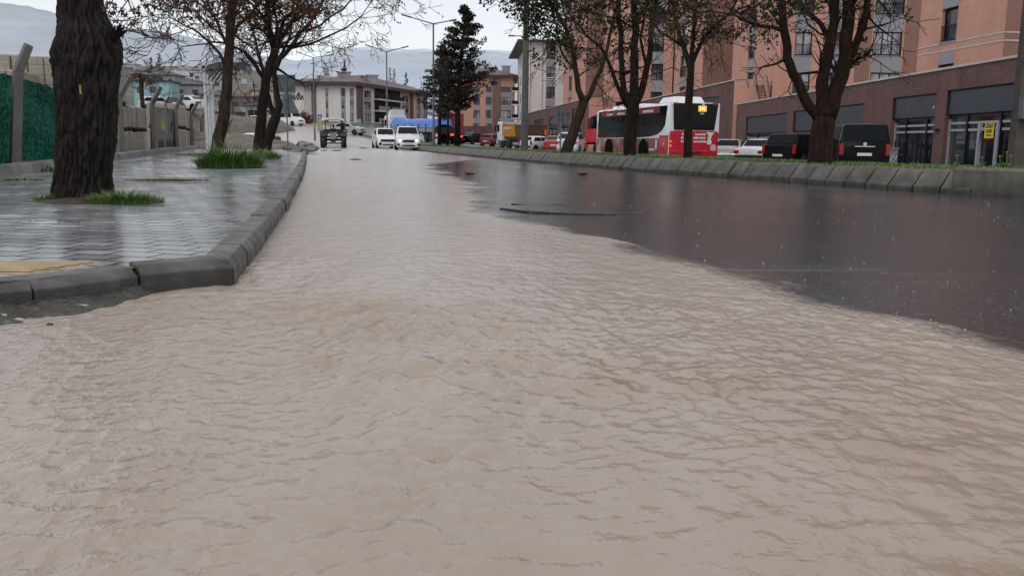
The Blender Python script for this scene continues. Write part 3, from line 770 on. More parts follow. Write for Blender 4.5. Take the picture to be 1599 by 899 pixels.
stack('top stack of pale wrapped blocks above the green netting left of the trunk', at(58, 152, 19.5) + Vector((0, 0, -1.56)), 1.9, 1.1, 3, .66, yaw)
stack('wrapped blocks cut by the left photo edge behind the netting', at(-22, 165, 18.2) + Vector((0, 0, -1.2)), 1.7, 1.1, 2, .8, yaw)
def wall_stack(label, A, B, ths, dep=1.1):
    A, B = Vector((*A, 0)), Vector((*B, 0)); d = (B - A); L = d.length; d /= L; n = Vector((d.y, -d.x, 0)); c = (A + B) / 2 - n * dep / 2
    return stack(label, (c.x, c.y, .12), L, dep, len(ths), ths, math.atan2(d.y, d.x))
wall_stack('tallest stack of pale wrapped blocks just right of the thick trunk', (-11.25, 24.8), (-11.85, 28.0), [.62, .62, 1.1])
wall_stack('two tier stack of beige blocks left of the second bent post', (-11.9, 28.2), (-12.65, 31.3), [.64, .66])
wall_stack('two tier tan stack right of the graffiti wall', (-14.25, 38.3), (-15.1, 42), [.85, .9])
wall_stack('furthest pale stack beside the shelter legs', (-15.6, 43.5), (-17.2, 49), [.8, .85])
# raised parking terrace behind the fence
V = []; nr, nc = 14, 30
for i in range(nr):
    y = 70 + 62 * i / (nr - 1)
    for j in range(nc):
        x = -75 + 47 * j / (nc - 1)
        V.append((x, y, -.1 + 3.35 * sstep(70, 79, y) * sstep(132, 124, y) * sstep(-28.2, -30.5, x) + .1 * n1(x * .3, y * .3, 8)))
np_mesh('terrace', V, gridq(nr, nc), M['rubble'], kind='structure')
# graffiti panel
b = at(246, 240, 33.5); e_ = at(276, 238, 36.4)
o = thing('graffiti_wall', 'grey concrete slab wall with faded yellow patch and dark graffiti scrawl', 'wall', (b.x, b.y, .15), math.atan2(e_.y - b.y, e_.x - b.x))
L = (Vector((e_.x, e_.y, 0)) - Vector((b.x, b.y, 0))).length
mb = MB(); mb.b2(0, L, 0, .12, 0, 1.68); mb.build('slab', M['concrete'], o, bevel=.01)
mb = MB(); mb.b2(.25 * L, .45 * L, -.004, -.001, .85, 1.15); mb.build('yellow_patch', pm('faded_yellow', (.36, .34, .12), .7, .2, 6), o)
mb = MB()
for q, x in enumerate((.12, .26, .5, .66, .86)):
    mb.tube([(L * x, -.004, .15), (L * x - .1, -.004, .38), (L * x + .08, -.004, .5), (L * x + .16, -.004, .2)], .022, 5)
for x, z in ((.72, .95), (.8, 1.2), (.75, 1.1)): mb.tube([(L * x - .1, -.004, z - .1), (L * x, -.004, z), (L * x + .06, -.004, z - .12)], .022, 5)
mb.build('graffiti', M['dark_trim'], o)
# ------------------------------------------------------------------ bus shelter
b = at(324, 239, 33); Y0 = 31
px = xat(324, Y0)
o = thing('bus_shelter', 'white bus shelter with slim round posts and curved grey canopy', 'bus shelter', (px, Y0, swz(Y0)), R(9))
zt = zat(324, 108, Y0) - swz(Y0)
for k, (dx, dy) in enumerate(((0, 0), (.0, .7), (.0, 1.4))):
    mb = MB(); mb.cyl((dx, dy, 0), (dx, dy, zt + .02), .055, .055, 12); mb.lathe((dx, dy, 0), [(.1, 0), (.1, .02), (.055, .04)], 12); mb.build('post', M['white_metal'], o, smooth=True)
mb = MB()
sec = [(-.2, .04), (-.06, .22), (.15, .36), (.5, .46), (.95, .46), (1.36, .34)]
for dy in (-.1, 1.5):
    P = [(x, dy, zt - .1 + z) for x, z in sec] + [(x, dy, zt - .1 + z - .13) for x, z in reversed(sec[1:-1])]
    mb = MB(); mb.prism(P, (0, .05, 0)); mb.build('canopy_frame', M['white_metal'], o, bevel=.008)
mb = MB(); mb.lathe((-.02, -.13, zt + .04), [(.0, 0), (.1, 0), (.1, .1), (0, .1)], 16, 'Y'); mb.build('end_ring', M['white_metal'], o)
mb = MB(); mb.lathe((.0, -.16, zt + .05), [(.0, 0), (.05, 0), (.05, .04), (0, .04)], 12, 'Y'); mb.build('end_cap', M['dark_trim'], o)
mb = MB()
for (a, za), (c, zc) in zip(sec[1:], sec[2:]): mb.prism([(a, -.05, zt - .1 + za), (c, -.05, zt - .1 + zc), (c, -.05, zt - .38 + zc * .9), (a, -.05, zt - .3 + za * .9)], (0, 1.55, 0))
mb.build('canopy_panel', pm('canopy_panel', (.11, .12, .12), .3, .15, 3), o)
for dy in (0, .7, 1.4): mb = MB(); mb.tube([(.1, dy, zt - .35), (.35, dy, zt - .02), (.7, dy, zt + .12), (1.1, dy, zt + .12)], .03, 6); mb.build('brace', M['pole'], o)

# ------------------------------------------------------------------ signs seen from behind
def sign(label, px, Y, zb, tri_w, apex_y, base_y, square=None, tilt=0, top=None):
    X = xat(px, Y); o = thing('road_sign', label, 'road sign', (X, Y, zb), R(4))
    za, zb2 = zat(px, apex_y, Y) - zb, zat(px, base_y, Y) - zb
    zt = (zat(px, top, Y) - zb) if top else za - .03
    mb = MB(); mb.cyl((0, 0, 0), (0, 0, zt), .032, .032, 10); mb.build('pole', M['sign_back'], o, smooth=True)
    mb = MB(); w = tri_w / 2; r = .04
    P = [(-w + r, zb2), (w - r, zb2), (w, zb2 + r * 1.2), (r, za - .01), (0, za), (-r, za - .01), (-w, zb2 + r * 1.2)]
    mb.prism([(x, .05, z) for x, z in P], (0, .012, 0)); f = mb.build('triangle_plate', M['sign_back'], o, bevel=.003)
    mb = MB(); mb.prism([(x, .0625, z) for x, z in [(-w * .93, zb2 + .03), (w * .93, zb2 + .03), (0, za - .05)]], (0, .002, 0)); mb.build('face', pm('sign_face', (.7, .68, .66), .3, .1, 4), f)
    mb = MB()
    for q in (.25, .6): mb.b2(-.09, .09, -.035, .05, zb2 + (za - zb2) * q - .015, zb2 + (za - zb2) * q + .015)
    mb.build('bracket', M['pole'], o)
    if square:
        z0, z1, w2 = zat(px, square[1], Y) - zb, zat(px, square[0], Y) - zb, square[2] / 2
        mb = MB(); mb.b2(-w2, w2, .05, .062, z0, z1); mb.build('square_plate', M['sign_back'], o, bevel=.004)
        
        for zz in (z0 + .12, z1 - .15): mb = MB(); mb.b2(-w2, w2, .035, .05, zz, zz + .03); mb.build('rail', M['pole'], o)
sign('grey back of a triangular sign below a square plate on a pole', 449.5, 40, tz(-10, 40) + .15, 1.03, 143, 177, (117, 144.5, .78), top=116)
sign('grey back of a triangular sign alone on the median by the forked tree', 875, 34, .33, .76, 166.5, 193.5)

# ------------------------------------------------------------------ lamps and poles
def lamp(label, px, Y, jy, tips, zb=.3, r=.075):
    X = xat(px, Y); o = thing('street_lamp', label, 'street lamp', (X, Y, zb), 0, 'double arm street lamps along the median')
    zj = zat(px, jy, Y) - zb
    mb = MB(); mb.tube([(0, 0, 0), (0, 0, 1.2), (0, 0, 1.22), (0, 0, zj)], [r * 1.25, r * 1.25, r, r * .7], 8); mb.b2(-.18, .18, -.18, .18, 0, .03); mb.build('pole', M['pole'], o, smooth=True)
    for tx, ty in tips:
        q = at(tx, ty, Y) - Vector((X, Y, zb)); d = q - Vector((0, 0, zj))
        m = Vector((0, 0, zj)) + d * .68
        mb = MB(); mb.tube([(0, 0, zj), m], [.045, .035], 6); a = mb.build('arm', M['pole'], o)
        mb = MB(); mb.bar(m, q, .22, .09); mb.build('lamp_head', M['pole'], a, bevel=.02)
lamp('double arm street lamp rising behind the two white vans', 605, 80, 81, [(570, 70), (638, 72.5)], .5)
lamp('tallest double arm street lamp beside the conifers', 677, 62, 37.6, [(627, 23), (713, 31)], .33)
lamp('double arm street lamp beside the pale apartment block near the bare trees', 492, 95, 90.5, [(463, 81), (521, 85.5)], tz(-20.5, 95))
lamp('double arm street lamp half hidden by the tall pole', 822, 66, 57, [(794, 56), (842, 49)], .0)
X = xat(819, 37)
o = thing('utility_pole', 'tall plain dark pole standing on the median left of the forked tree', 'pole', (X, 37, .33))
mb = MB(); mb.tube([(0, 0, 0), (0, 0, .5), (0, 0, 9.5)], [.16, .15, .085], 12); mb.build('shaft', pm('old_pole', (.1, .095, .09), .65, .25, 3), o, smooth=True)
mb = MB(); mb.b2(-.11, .11, -.17, -.13, 1.25, 1.6); mb.build('cover_plate', M['pole'], o, bevel=.006)
X = xat(1593, 15.5)
o = thing('utility_pole', 'thick grey brown pole with a meter box at the right edge', 'pole', (X, 15.5, .3))
mb = MB(); mb.prism([(-.15, -.12, 0), (.15, -.12, 0), (.15, .12, 0), (-.15, .12, 0)], (.04, 0, 8)); mb.build('shaft', pm('pole_concrete', (.1, .088, .075), .8, .3, 4, .4, 30, streak=.4), o, bevel=.02)
mb = MB(); mb.b2(-.16, .12, -.26, -.125, zat(1590, 187, 15.5) - .3, zat(1590, 155, 15.5) - .3); bx = mb.build('meter_box', pm('meter_box', (.13, .135, .14), .45, .15, 5), o, bevel=.01)
mb = MB(); z = zat(1593, 172, 15.5) - .3; mb.lathe((.02, -.285, z), [(.014, 0), (.014, .02)], 10, 'Y'); mb.build('lock', M['plate'], bx)

# rain drops striking the wet road and the water: little upright crowns, uncountable
M['splash'] = pm('splash_water', (.6, .6, .62), .1, .1, 5)
mb = MB()
for _ in range(700):
    y = 2.6 + 15 * rnd.random() ** 1.3; x = rnd.uniform(-.5, .75) * y
    if x < kerbx(max(y, 4.12)) + .2 or x > road_r(y) - .3: continue
    wat = x < interp(SHORE, y)
    if wat and rnd.random() < .75: continue
    hh = rnd.uniform(.002, .006) * (1.5 if rnd.random() < .08 else 1) * (.6 + y * .04); w_ = hh * rnd.uniform(.6, 1.1); z = .04 if wat else .006
    c = Vector((x, y, z)); a = rnd.uniform(0, 6)
    vs = [c + Vector((w_ * math.cos(a + q * 2.1), w_ * math.sin(a + q * 2.1), 0)) for q in range(3)] + [c + Vector((0, 0, hh))]
    mb.add(vs, [(0, 1, 3), (1, 2, 3), (2, 0, 3)])
tag(mb.build('rain_splashes', M['splash'], fix=False), 'tiny pale rain splashes scattered over the wet road', 'rain splash', kind='stuff')
# ------------------------------------------------------------------ buildings
def wallmat(name, col, var=.12, scale=.6, brick=None, streak=.2, rough=.75):
    t = NT(name)
    c = t.ramp(t.noise(scale, 7, .65), [(.3, tuple(x * (1 - var) for x in col)), (.7, tuple(x * (1 + var) for x in col))])
    c = t.mix(1, c, t.ramp(t.noise(1, 5, .6, t.coord((1.2, 1.2, .1))), [(.35, 1 - streak), (.6, 1.02)]), 'MULTIPLY')
    if brick:
        # bricks on vertical faces: u = x+y along the wall, v = z
        s = t.n('ShaderNodeSeparateXYZ'); t.l(t.coord(), s.inputs[0])
        cmb = t.n('ShaderNodeCombineXYZ'); t.l(t.math('ADD', s.outputs[0], s.outputs[1]), cmb.inputs[0]); t.l(s.outputs[2], cmb.inputs[1])
        b = t.n('ShaderNodeTexBrick'); t.l(cmb.outputs[0], b.inputs['Vector'])
        for k, x in (('Scale', 1), ('Brick Width', brick[0]), ('Row Height', brick[1]), ('Mortar Size', brick[2]), ('Bias', 0)): b.inputs[k].default_value = x
        q_ = .05 if brick[0] > .4 else .22
        b.inputs['Color1'].default_value = (1 - q_, 1 - q_, 1 - q_, 1); b.inputs['Color2'].default_value = (1 + q_, 1 + q_, 1 + q_, 1); b.inputs['Mortar'].default_value = (.95, 1.0, 1.05, 1)
        c = t.mix(1, c, b.outputs['Color'], 'MULTIPLY')
    t.set(Base_Color=c, Roughness=rough, Normal=t.bump(t.noise(25, 4), .15, .02)); return t.m
M['terra'] = wallmat('terracotta_render', (.57, .3, .22), .05, .4, (.6, .2, .006), .1)
M['terra_dark'] = wallmat('terracotta_shade_panel', (.27, .145, .11), .05, .4, (.6, .2, .006), .1)
M['podium'] = wallmat('dark_red_brick', (.15, .07, .064), .16, .8, (.22, .075, .008), .25)
M['cream'] = wallmat('cream_render', (.72, .68, .65), .05, .4, None, .12)
M['brown_panel'] = wallmat('brown_panel', (.17, .12, .105), .1, .5)
M['spandrel'] = wallmat('grey_panel', (.3, .3, .325), .05, .5, None, .08)
M['roof_dark'] = pm('eave_dark', (.045, .045, .05), .5, .2, 1)
M['roof_tile'] = pm('roof_tile', (.15, .09, .08), .7, .3, .35, .4, 8)
M['coping'] = pm('coping', (.5, .47, .44), .55, .12, 2)
M['frame'] = pm('window_frame', (.01, .012, .018), .5, .1, 4, spec=.2)
M['alu'] = pm('aluminium_frame', (.42, .44, .47), .35, .08, 4, metal=.3)
M['sign_panel'] = pm('fascia_panel', (.03, .038, .05), .4, .05, 1)
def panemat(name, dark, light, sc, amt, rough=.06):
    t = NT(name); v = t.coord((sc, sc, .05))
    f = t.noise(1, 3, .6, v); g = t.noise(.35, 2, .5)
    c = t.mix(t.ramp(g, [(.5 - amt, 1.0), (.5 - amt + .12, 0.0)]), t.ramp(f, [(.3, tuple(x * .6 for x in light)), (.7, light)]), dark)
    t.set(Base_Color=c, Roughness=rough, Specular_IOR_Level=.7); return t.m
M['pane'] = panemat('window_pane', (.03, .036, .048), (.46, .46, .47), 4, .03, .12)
M['pane_dark'] = panemat('shop_glass', (.012, .017, .022), (.05, .06, .065), 2, .02)
def D2(A, B):
    A, B = Vector(A[:2]), Vector(B[:2]); d = (B - A); L = d.length; d /= L
    return A, d, Vector((d.y, -d.x)), L
def hit(px, A, B):
    """distance along A->B where the sight line of column px meets that wall, and its depth"""
    a, d, n, L = D2(A, B); r = ray(px, 225); q = Vector((r.x, r.y)).normalized()
    # a + d*s = q*t
    den = d.x * q.y - d.y * q.x
    s = (a.y * q.x - a.x * q.y) / den
    p = a + d * s
    return s, p.y
class Bld:
    def __init__(s, name, label, cat, o, group=None):
        s.o = Vector(o); s.t = thing(name, label, cat, o, 0, group)
    def P(s, p, z): return Vector((p[0] - s.o.x, p[1] - s.o.y, z - s.o.z))
    def face(s, mb, A, B, z0, z1, holes=(), depth=.16, z1b=None):
        a, d, n, L = D2(A, B)
        z1b = z1 if z1b is None else z1b
        flat = min(z1, z1b); S = sorted({0, L} | {v for h in holes for v in h[:2]}); Z = sorted({z0, flat} | {v for h in holes for v in h[2:4]})
        W3 = lambda u, z, k=0: s.P(a + d * u - n * k, z)
        for u0, u1 in zip(S, S[1:]):
            for w0, w1 in zip(Z, Z[1:]):
                um, wm = (u0 + u1) / 2, (w0 + w1) / 2
                if any(h[0] < um < h[1] and h[2] < wm < h[3] for h in holes): continue
                mb.quad(W3(u0, w0), W3(u1, w0), W3(u1, w1), W3(u0, w1))
        if z1 != z1b: mb.add([W3(0, flat), W3(L, flat), W3(L, z1b), W3(0, z1)], [(0, 1, 2, 3)])
        for h in holes:
            u0, u1, w0, w1 = h[:4]
            mb.quad(W3(u0, w0), W3(u0, w0, depth), W3(u1, w0, depth), W3(u1, w0)); mb.quad(W3(u0, w1), W3(u1, w1), W3(u1, w1, depth), W3(u0, w1, depth))
            mb.quad(W3(u0, w0), W3(u0, w1), W3(u0, w1, depth), W3(u0, w0, depth)); mb.quad(W3(u1, w0), W3(u1, w0, depth), W3(u1, w1, depth), W3(u1, w1))
        return W3
    def wbox(s, mb, A, B, u0, u1, z0, z1, k0, k1):
        """box on a wall: k = distance outward from the wall plane"""
        a, d, n, L = D2(A, B)
        vs = [s.P(a + d * u + n * k, z) for z in (z0, z1) for (u, k) in ((u0, k1), (u1, k1), (u1, k0), (u0, k0))]
        mb.add(vs, [(3, 2, 1, 0), (4, 5, 6, 7), (0, 1, 5, 4), (1, 2, 6, 5), (2, 3, 7, 6), (3, 0, 4, 7)])
    def window(s, A, B, h, depth=.16, lites=2, rail=False, sill=True, pane='pane', fw=.085):
        u0, u1, z0, z1 = h; mb = MB(); e = .004
        for (a, b, c, d) in [(u0 + e, u0 + fw, z0 + e, z1 - e), (u1 - fw, u1 - e, z0 + e, z1 - e), (u0 + fw + e, u1 - fw - e, z1 - fw, z1 - e), (u0 + fw + e, u1 - fw - e, z0 + e, z0 + fw)]:
            s.wbox(mb, A, B, a, b, c, d, -depth + .02, -depth + .08)
        for k in range(1, lites):
            u = u0 + (u1 - u0) * k / lites; s.wbox(mb, A, B, u - fw * .5, u + fw * .5, z0 + fw + e, z1 - fw - e, -depth + .02, -depth + .075)
        f = mb.build('window', M['frame'], s.t)
        mb = MB(); a, d, n, L = D2(A, B)
        q = [s.P(a + d * u - n * (depth - .012), z) for u, z in ((u0, z0), (u1, z0), (u1, z1), (u0, z1))]
        mb.quad(*q); mb.build('pane', M[pane], f)
        if rail:
            mb = MB(); zr = z0 + (z1 - z0) * .48
            for z in (z0 + .08, zr): s.wbox(mb, A, B, u0 + .01, u1 - .01, z - .022, z + .022, -.06, -.02)
            nb = max(3, int((u1 - u0) / .13))
            for k in range(nb):
                u = u0 + .03 + (u1 - u0 - .06) * k / (nb - 1); s.wbox(mb, A, B, u - .008, u + .008, z0 + .1, zr - .024, -.05, -.03)
            mb.build('railing', M['frame'], f)
        if sill:
            mb = MB(); s.wbox(mb, A, B, u0 - .06, u1 + .06, z0 - .06, z0 - .003, .003, .06); mb.build('sill', M['spandrel'], f)
        return f
    def panel(s, A, B, u0, u1, z0, z1, mat='spandrel', k=.025, name='spandrel_panel'):
        mb = MB(); s.wbox(mb, A, B, u0, u1, z0, z1, .002, k); return mb.build(name, M[mat], s.t)
    def pxholes(s, A, B, cols, y0, y1, pitch, floors, zlim=(None, None)):
        """window columns given in picture columns; the first window between picture rows y0..y1; repeated every pitch metres"""
        out = []
        for p0, p1 in cols:
            a, Ya = hit(p0, A, B); b, Yb = hit(p1, A, B); pm_ = (p0 + p1) / 2; Ym = (Ya + Yb) / 2
            z1, z0 = zat(pm_, y0, Ym), zat(pm_, y1, Ym)
            if a > b: a, b = b, a
            for k in floors:
                out.append((a, b, z0 + k * pitch, z1 + k * pitch))
        return out
ZTOP = 21.0
# --- near tower
A, Bc, C_ = (21.85, 50.1), (22.5, 42.6), (34, 43.6)
T = Bld('apartment_tower', 'nearest terracotta apartment tower at the right edge with pale string courses', 'apartment building', (22.5, 44, 0), 'terracotta apartment towers')
hs = T.pxholes(A, Bc, [(1454, 1478)], 12, 65, 2.8, [-1, 0, 1, 2])
hs = [h for h in hs if h[2] > 2.5]
mb = MB(); T.face(mb, A, Bc, 1.0, ZTOP, hs, .25); me_ = MB(); T.face(me_, Bc, C_, 1.0, ZTOP + .05); me_.build('end_wall', M['terra_dark'], T.t); T.face(mb, (34, 53), A, 1.0, ZTOP); T.face(mb, C_, (34, 53), 1.0, ZTOP)
mb.quad(*[T.P(p, ZTOP) for p in (A, Bc, C_, (34, 53))]); mb.build('wall', M['terra'], T.t)
for h in hs: T.window(A, Bc, h, .25, 1, True); T.panel(A, Bc, h[0], h[1], h[3] + .003, h[3] + .6)
for zz in (zat(1500, 60.5, 45), zat(1500, 74.5, 46) - .05):
    T.panel(A, Bc, 0, 7.55, zz, zz + .07, 'coping', .02, 'string_course'); T.panel(Bc, C_, .03, 11.5, zz, zz + .07, 'coping', .02, 'string_course')
# --- second tower
A, Bc, C_ = (21.5, 91), (22.5, 80), (37, 80.6)
T = Bld('apartment_tower', 'terracotta tower behind the big forked tree with three window columns', 'apartment building', (22.5, 84, 0), 'terracotta apartment towers')
hs = T.pxholes(Bc, C_, [(1232, 1258), (1280, 1304), (1351, 1396)], 50, 87, 3.45, [-2, -1, 0, 1, 2])
hs = [h for h in hs if h[2] > 2]
h2s = [h for h in T.pxholes(A, Bc, [(1161, 1171)], 54, 92, 3.45, [-1, 0, 1, 2]) if h[2] > 3]
mb = MB(); T.face(mb, Bc, C_, 0, ZTOP + 5, hs); T.face(mb, A, Bc, 0, ZTOP + 5, h2s, .25); T.face(mb, C_, (37, 92), 0, ZTOP + 5); T.face(mb, (37, 92), A, 0, ZTOP + 5)
mb.quad(*[T.P(p, ZTOP + 5) for p in (A, Bc, C_, (37, 92))]); mb.build('wall', M['terra'], T.t)
u0, _ = hit(1326, Bc, C_)
for k, h in enumerate(hs):
    T.window(Bc, C_, h, .16, 3 if h[1] - h[0] > 2 else 2, True); T.panel(Bc, C_, h[0] - .03, h[1] + .03, h[3] + .003, h[2] + 3.45 - .07)
for h in h2s: T.window(A, Bc, h, .25, 1, True); T.panel(A, Bc, h[0], h[1], h[3] + .003, h[2] + 3.38)
uw, _ = hit(1350, Bc, C_); uw2, _ = hit(1398, Bc, C_)
T.panel(Bc, C_, u0, uw - .06, 0, ZTOP + 5, 'terra_dark', .03, 'dark_panel'); T.panel(Bc, C_, uw2 + .06, 14.4, 0, ZTOP + 5, 'terra_dark', .03, 'dark_panel')
# --- third tower
A, Bc, C_ = (19.4, 112.5), (20.4, 100), (26.5, 100.3)
T = Bld('apartment_tower', 'terracotta tower with a blank dark brown end wall above the bus rear', 'apartment building', (20.4, 104, 0), 'terracotta apartment towers')
h2s = [h for h in T.pxholes(A, Bc, [(1057, 1067)], 87, 120, 3.6, [-2, -1, 0, 1, 2]) if h[2] > 3]
mb = MB(); T.face(mb, A, Bc, 0, ZTOP + 6, h2s, .25); T.face(mb, (26.5, 112), A, 0, ZTOP + 6); T.face(mb, C_, (26.5, 112), 0, ZTOP + 6); mb.quad(*[T.P(p, ZTOP + 6) for p in (A, Bc, C_, (26.5, 112))])
mb.build('wall', M['terra'], T.t)
mb = MB(); T.face(mb, Bc, C_, 0, ZTOP + 6.1); mb.build('end_wall', M['terra_dark'], T.t)
for h in h2s: T.window(A, Bc, h, .25, 1, True); T.panel(A, Bc, h[0], h[1], h[3] + .003, h[2] + 3.52)
mb = MB(); mb.cyl(T.P((19.35, 112.2), 0), T.P((19.35, 112.2), ZTOP), .09, .09, 6); mb.build('drain_pipe', M['frame'], T.t)
# --- fourth tower
Y4 = 126
A, Bc, C_ = (xat(940, 139), 139), (xat(985, Y4), Y4), (xat(1046, Y4 - 1) + 3, Y4 + .3)
T = Bld('apartment_tower', 'terracotta tower above the middle of the bus with paired windows', 'apartment building', (Bc[0], Y4 + 3, 0), 'terracotta apartment towers')
hs = [h for h in T.pxholes(Bc, C_, [(1013, 1031)], 100, 125, 3.75, [-2, -1, 0, 1, 2]) if h[2] > 3]
mb = MB(); T.face(mb, A, Bc, 0, ZTOP + 8); T.face(mb, Bc, C_, 0, ZTOP + 8, hs); T.face(mb, C_, (C_[0], 139), 0, ZTOP + 8); T.face(mb, (C_[0], 139), A, 0, ZTOP + 8); mb.quad(*[T.P(p, ZTOP + 8) for p in (A, Bc, C_, (C_[0], 139))])
mb.build('wall', M['terra'], T.t)
for h in hs: T.window(Bc, C_, h, .16, 2, True); T.panel(Bc, C_, h[0], h[1], h[3] + .003, h[2] + 3.68)
# --- fifth tower
A, Bc, C_ = (xat(878, 168), 168), (xat(912, 150), 150), (xat(948, 150), 150.2)
T = Bld('apartment_tower', 'furthest terracotta tower next to the tall cream block', 'apartment building', (Bc[0], 154, 0), 'terracotta apartment towers')
h2s = [h for h in T.pxholes(A, Bc, [(886, 891)], 120, 143, 3.6, [-2, -1, 0, 1, 2, 3]) if h[2] > 3]
mb = MB(); T.face(mb, A, Bc, 0, ZTOP + 9, h2s, .2); T.face(mb, C_, (C_[0], 168), 0, ZTOP + 9); T.face(mb, (C_[0], 168), A, 0, ZTOP + 9); mb.quad(*[T.P(p, ZTOP + 9) for p in (A, Bc, C_, (C_[0], 168))]); mb.build('wall', M['terra'], T.t)
mb = MB(); T.face(mb, Bc, C_, 0, ZTOP + 9.1); mb.build('end_wall', M['terra_dark'], T.t)
for h in h2s: T.window(A, Bc, h, .2, 1, False, False); T.panel(A, Bc, h[0], h[1], h[3] + .003, h[2] + 3.5)

# --- shop podium, three stepped blocks
def text_mesh(txt, size, mat, name='lettering', bold=0.0, align='CENTER', parent=None):
    cu = bpy.data.curves.new('txt', 'FONT'); cu.body = txt; cu.size = size; cu.align_x = align; cu.align_y = 'CENTER'; cu.offset = bold; cu.extrude = 0; cu.resolution_u = 2
    ob = bpy.data.objects.new('txt', cu); COL.objects.link(ob); bpy.context.view_layer.update()
    me = bpy.data.meshes.new_from_object(ob.evaluated_get(bpy.context.evaluated_depsgraph_get())); bpy.data.objects.remove(ob)
    me.materials.clear(); me.materials.append(mat)
    o = link(bpy.data.objects.new(name, me)); o.parent = parent; return o
def wall_text(o, B, A, Bp, u, z, k):
    a, d, n, L = D2(A, Bp); p = B.P(a + d * u + n * k, z); o.location = p
    o.rotation_euler = Matrix(((d.x, 0, n.x), (d.y, 0, n.y), (0, 1, 0))).to_euler()
M['white_mark'] = pm('white_mark', (.72, .7, .69), .4, .05, 5)
M['black_mark'] = pm('black_mark', (.012, .012, .012), .5, 0, 5)
def shopfront(B, A, Bp, h, kind='full', fascia=.3):
    u0, u1, z0, z1 = h; zf = z1 - (z1 - z0) * fascia; dp = .3; W_ = u1 - u0
    mb = MB(); a, d, n, L = D2(A, Bp)
    mb.quad(*[B.P(a + d * u - n * (dp - .01), z) for u, z in ((u0, z0), (u1, z0), (u1, zf), (u0, zf))]); g = mb.build('shop_window', M['pane_dark'], B.t)
    mb = MB(); B.wbox(mb, A, Bp, u0 + .05, u1 - .05, zf, z1 - .06, -dp + .02, -.1); fp = mb.build('fascia_panel', M['sign_panel'], B.t, bevel=.01)
    mb = MB()
    B.wbox(mb, A, Bp, u0 + .003, u0 + .048, zf, z1 - .003, -dp + .02, -.06); B.wbox(mb, A, Bp, u1 - .048, u1 - .003, zf, z1 - .003, -dp + .02, -.06); B.wbox(mb, A, Bp, u0 + .05, u1 - .05, z1 - .055, z1 - .003, -dp + .02, -.06)
    for q in (.28, .75): B.wbox(mb, A, Bp, u0 + W_ * q - .05, u0 + W_ * q + .05, z0, zf - .004, -dp + .02, -dp + .1)
    mb.build('frame', M['frame'], g)
    mb = MB(); B.wbox(mb, A, Bp, u0 + .06, u1 - .06, zf - .14, zf - .004, -dp + .02, -dp + .06); mb.build('louvre', M['dark_trim'], g)
    mb = MB()
    for zz in (zf - .38, zf - .68): 
        for q0, q1 in ((.02, .255), (.305, .725), (.775, .985)): B.wbox(mb, A, Bp, u0 + W_ * q0, u0 + W_ * q1, zz - .05, zz + .05, -dp + .02, -dp + .09)
    B.wbox(mb, A, Bp, u0 + .003, u0 + .07, z0, zf - .2, -dp + .02, -dp + .12)
    mb.build('white_rail', M['alu'], g)
    return g, zf, fp
# block A (near)
pa, pb = (19.5, 80), (19.15, 32.4)
PA = Bld('shop_row', 'near row of shops in dark red brick with empty shopfronts', 'shop building', (19.3, 50, 0), 'brick shop blocks')
def podz(px, py, A, B): s_, Y = hit(px, A, B); return zat(px, py, Y)
SF = [((1163, 1227), 179.5, 260), ((1236, 1345), 167.5, 262), ((1389, 1456), 149, 263), ((1472, 1582), 134.5, 263)]
holes = []
for (p0, p1), yt, yb in SF:
    s0, Y0 = hit(p0, pa, pb); s1, Y1 = hit(p1, pa, pb); pc = (p0 + p1) / 2; Yc = hit(pc, pa, pb)[1]
    holes.append((s0, s1, -.36, zat(pc, yt, Yc)))
zA, zB = podz(1142, 165, pa, pb), podz(1590, 88, pa, pb)
mb = MB(); PA.face(mb, pa, pb, -.6, zA, holes, .3, zB); PA.face(mb, pb, (34, 32.4), -.6, zB)
q0, q1 = (19.5, 80), (19.15, 32.4)
mb.quad(PA.P((19.6, 80), zA - .5), PA.P((19.3, 32.4), zB - .5), PA.P((34, 32.4), zB - .5), PA.P((34, 80), zA - .5))
mb.build('wall', M['podium'], PA.t)
mb = MB(); mb.bar(PA.P((pa[0] + .08, 80), zA + .06), PA.P((pb[0] + .08, pb[1]), zB + .06), .3, .1); mb.build('coping', M['coping'], PA.t)
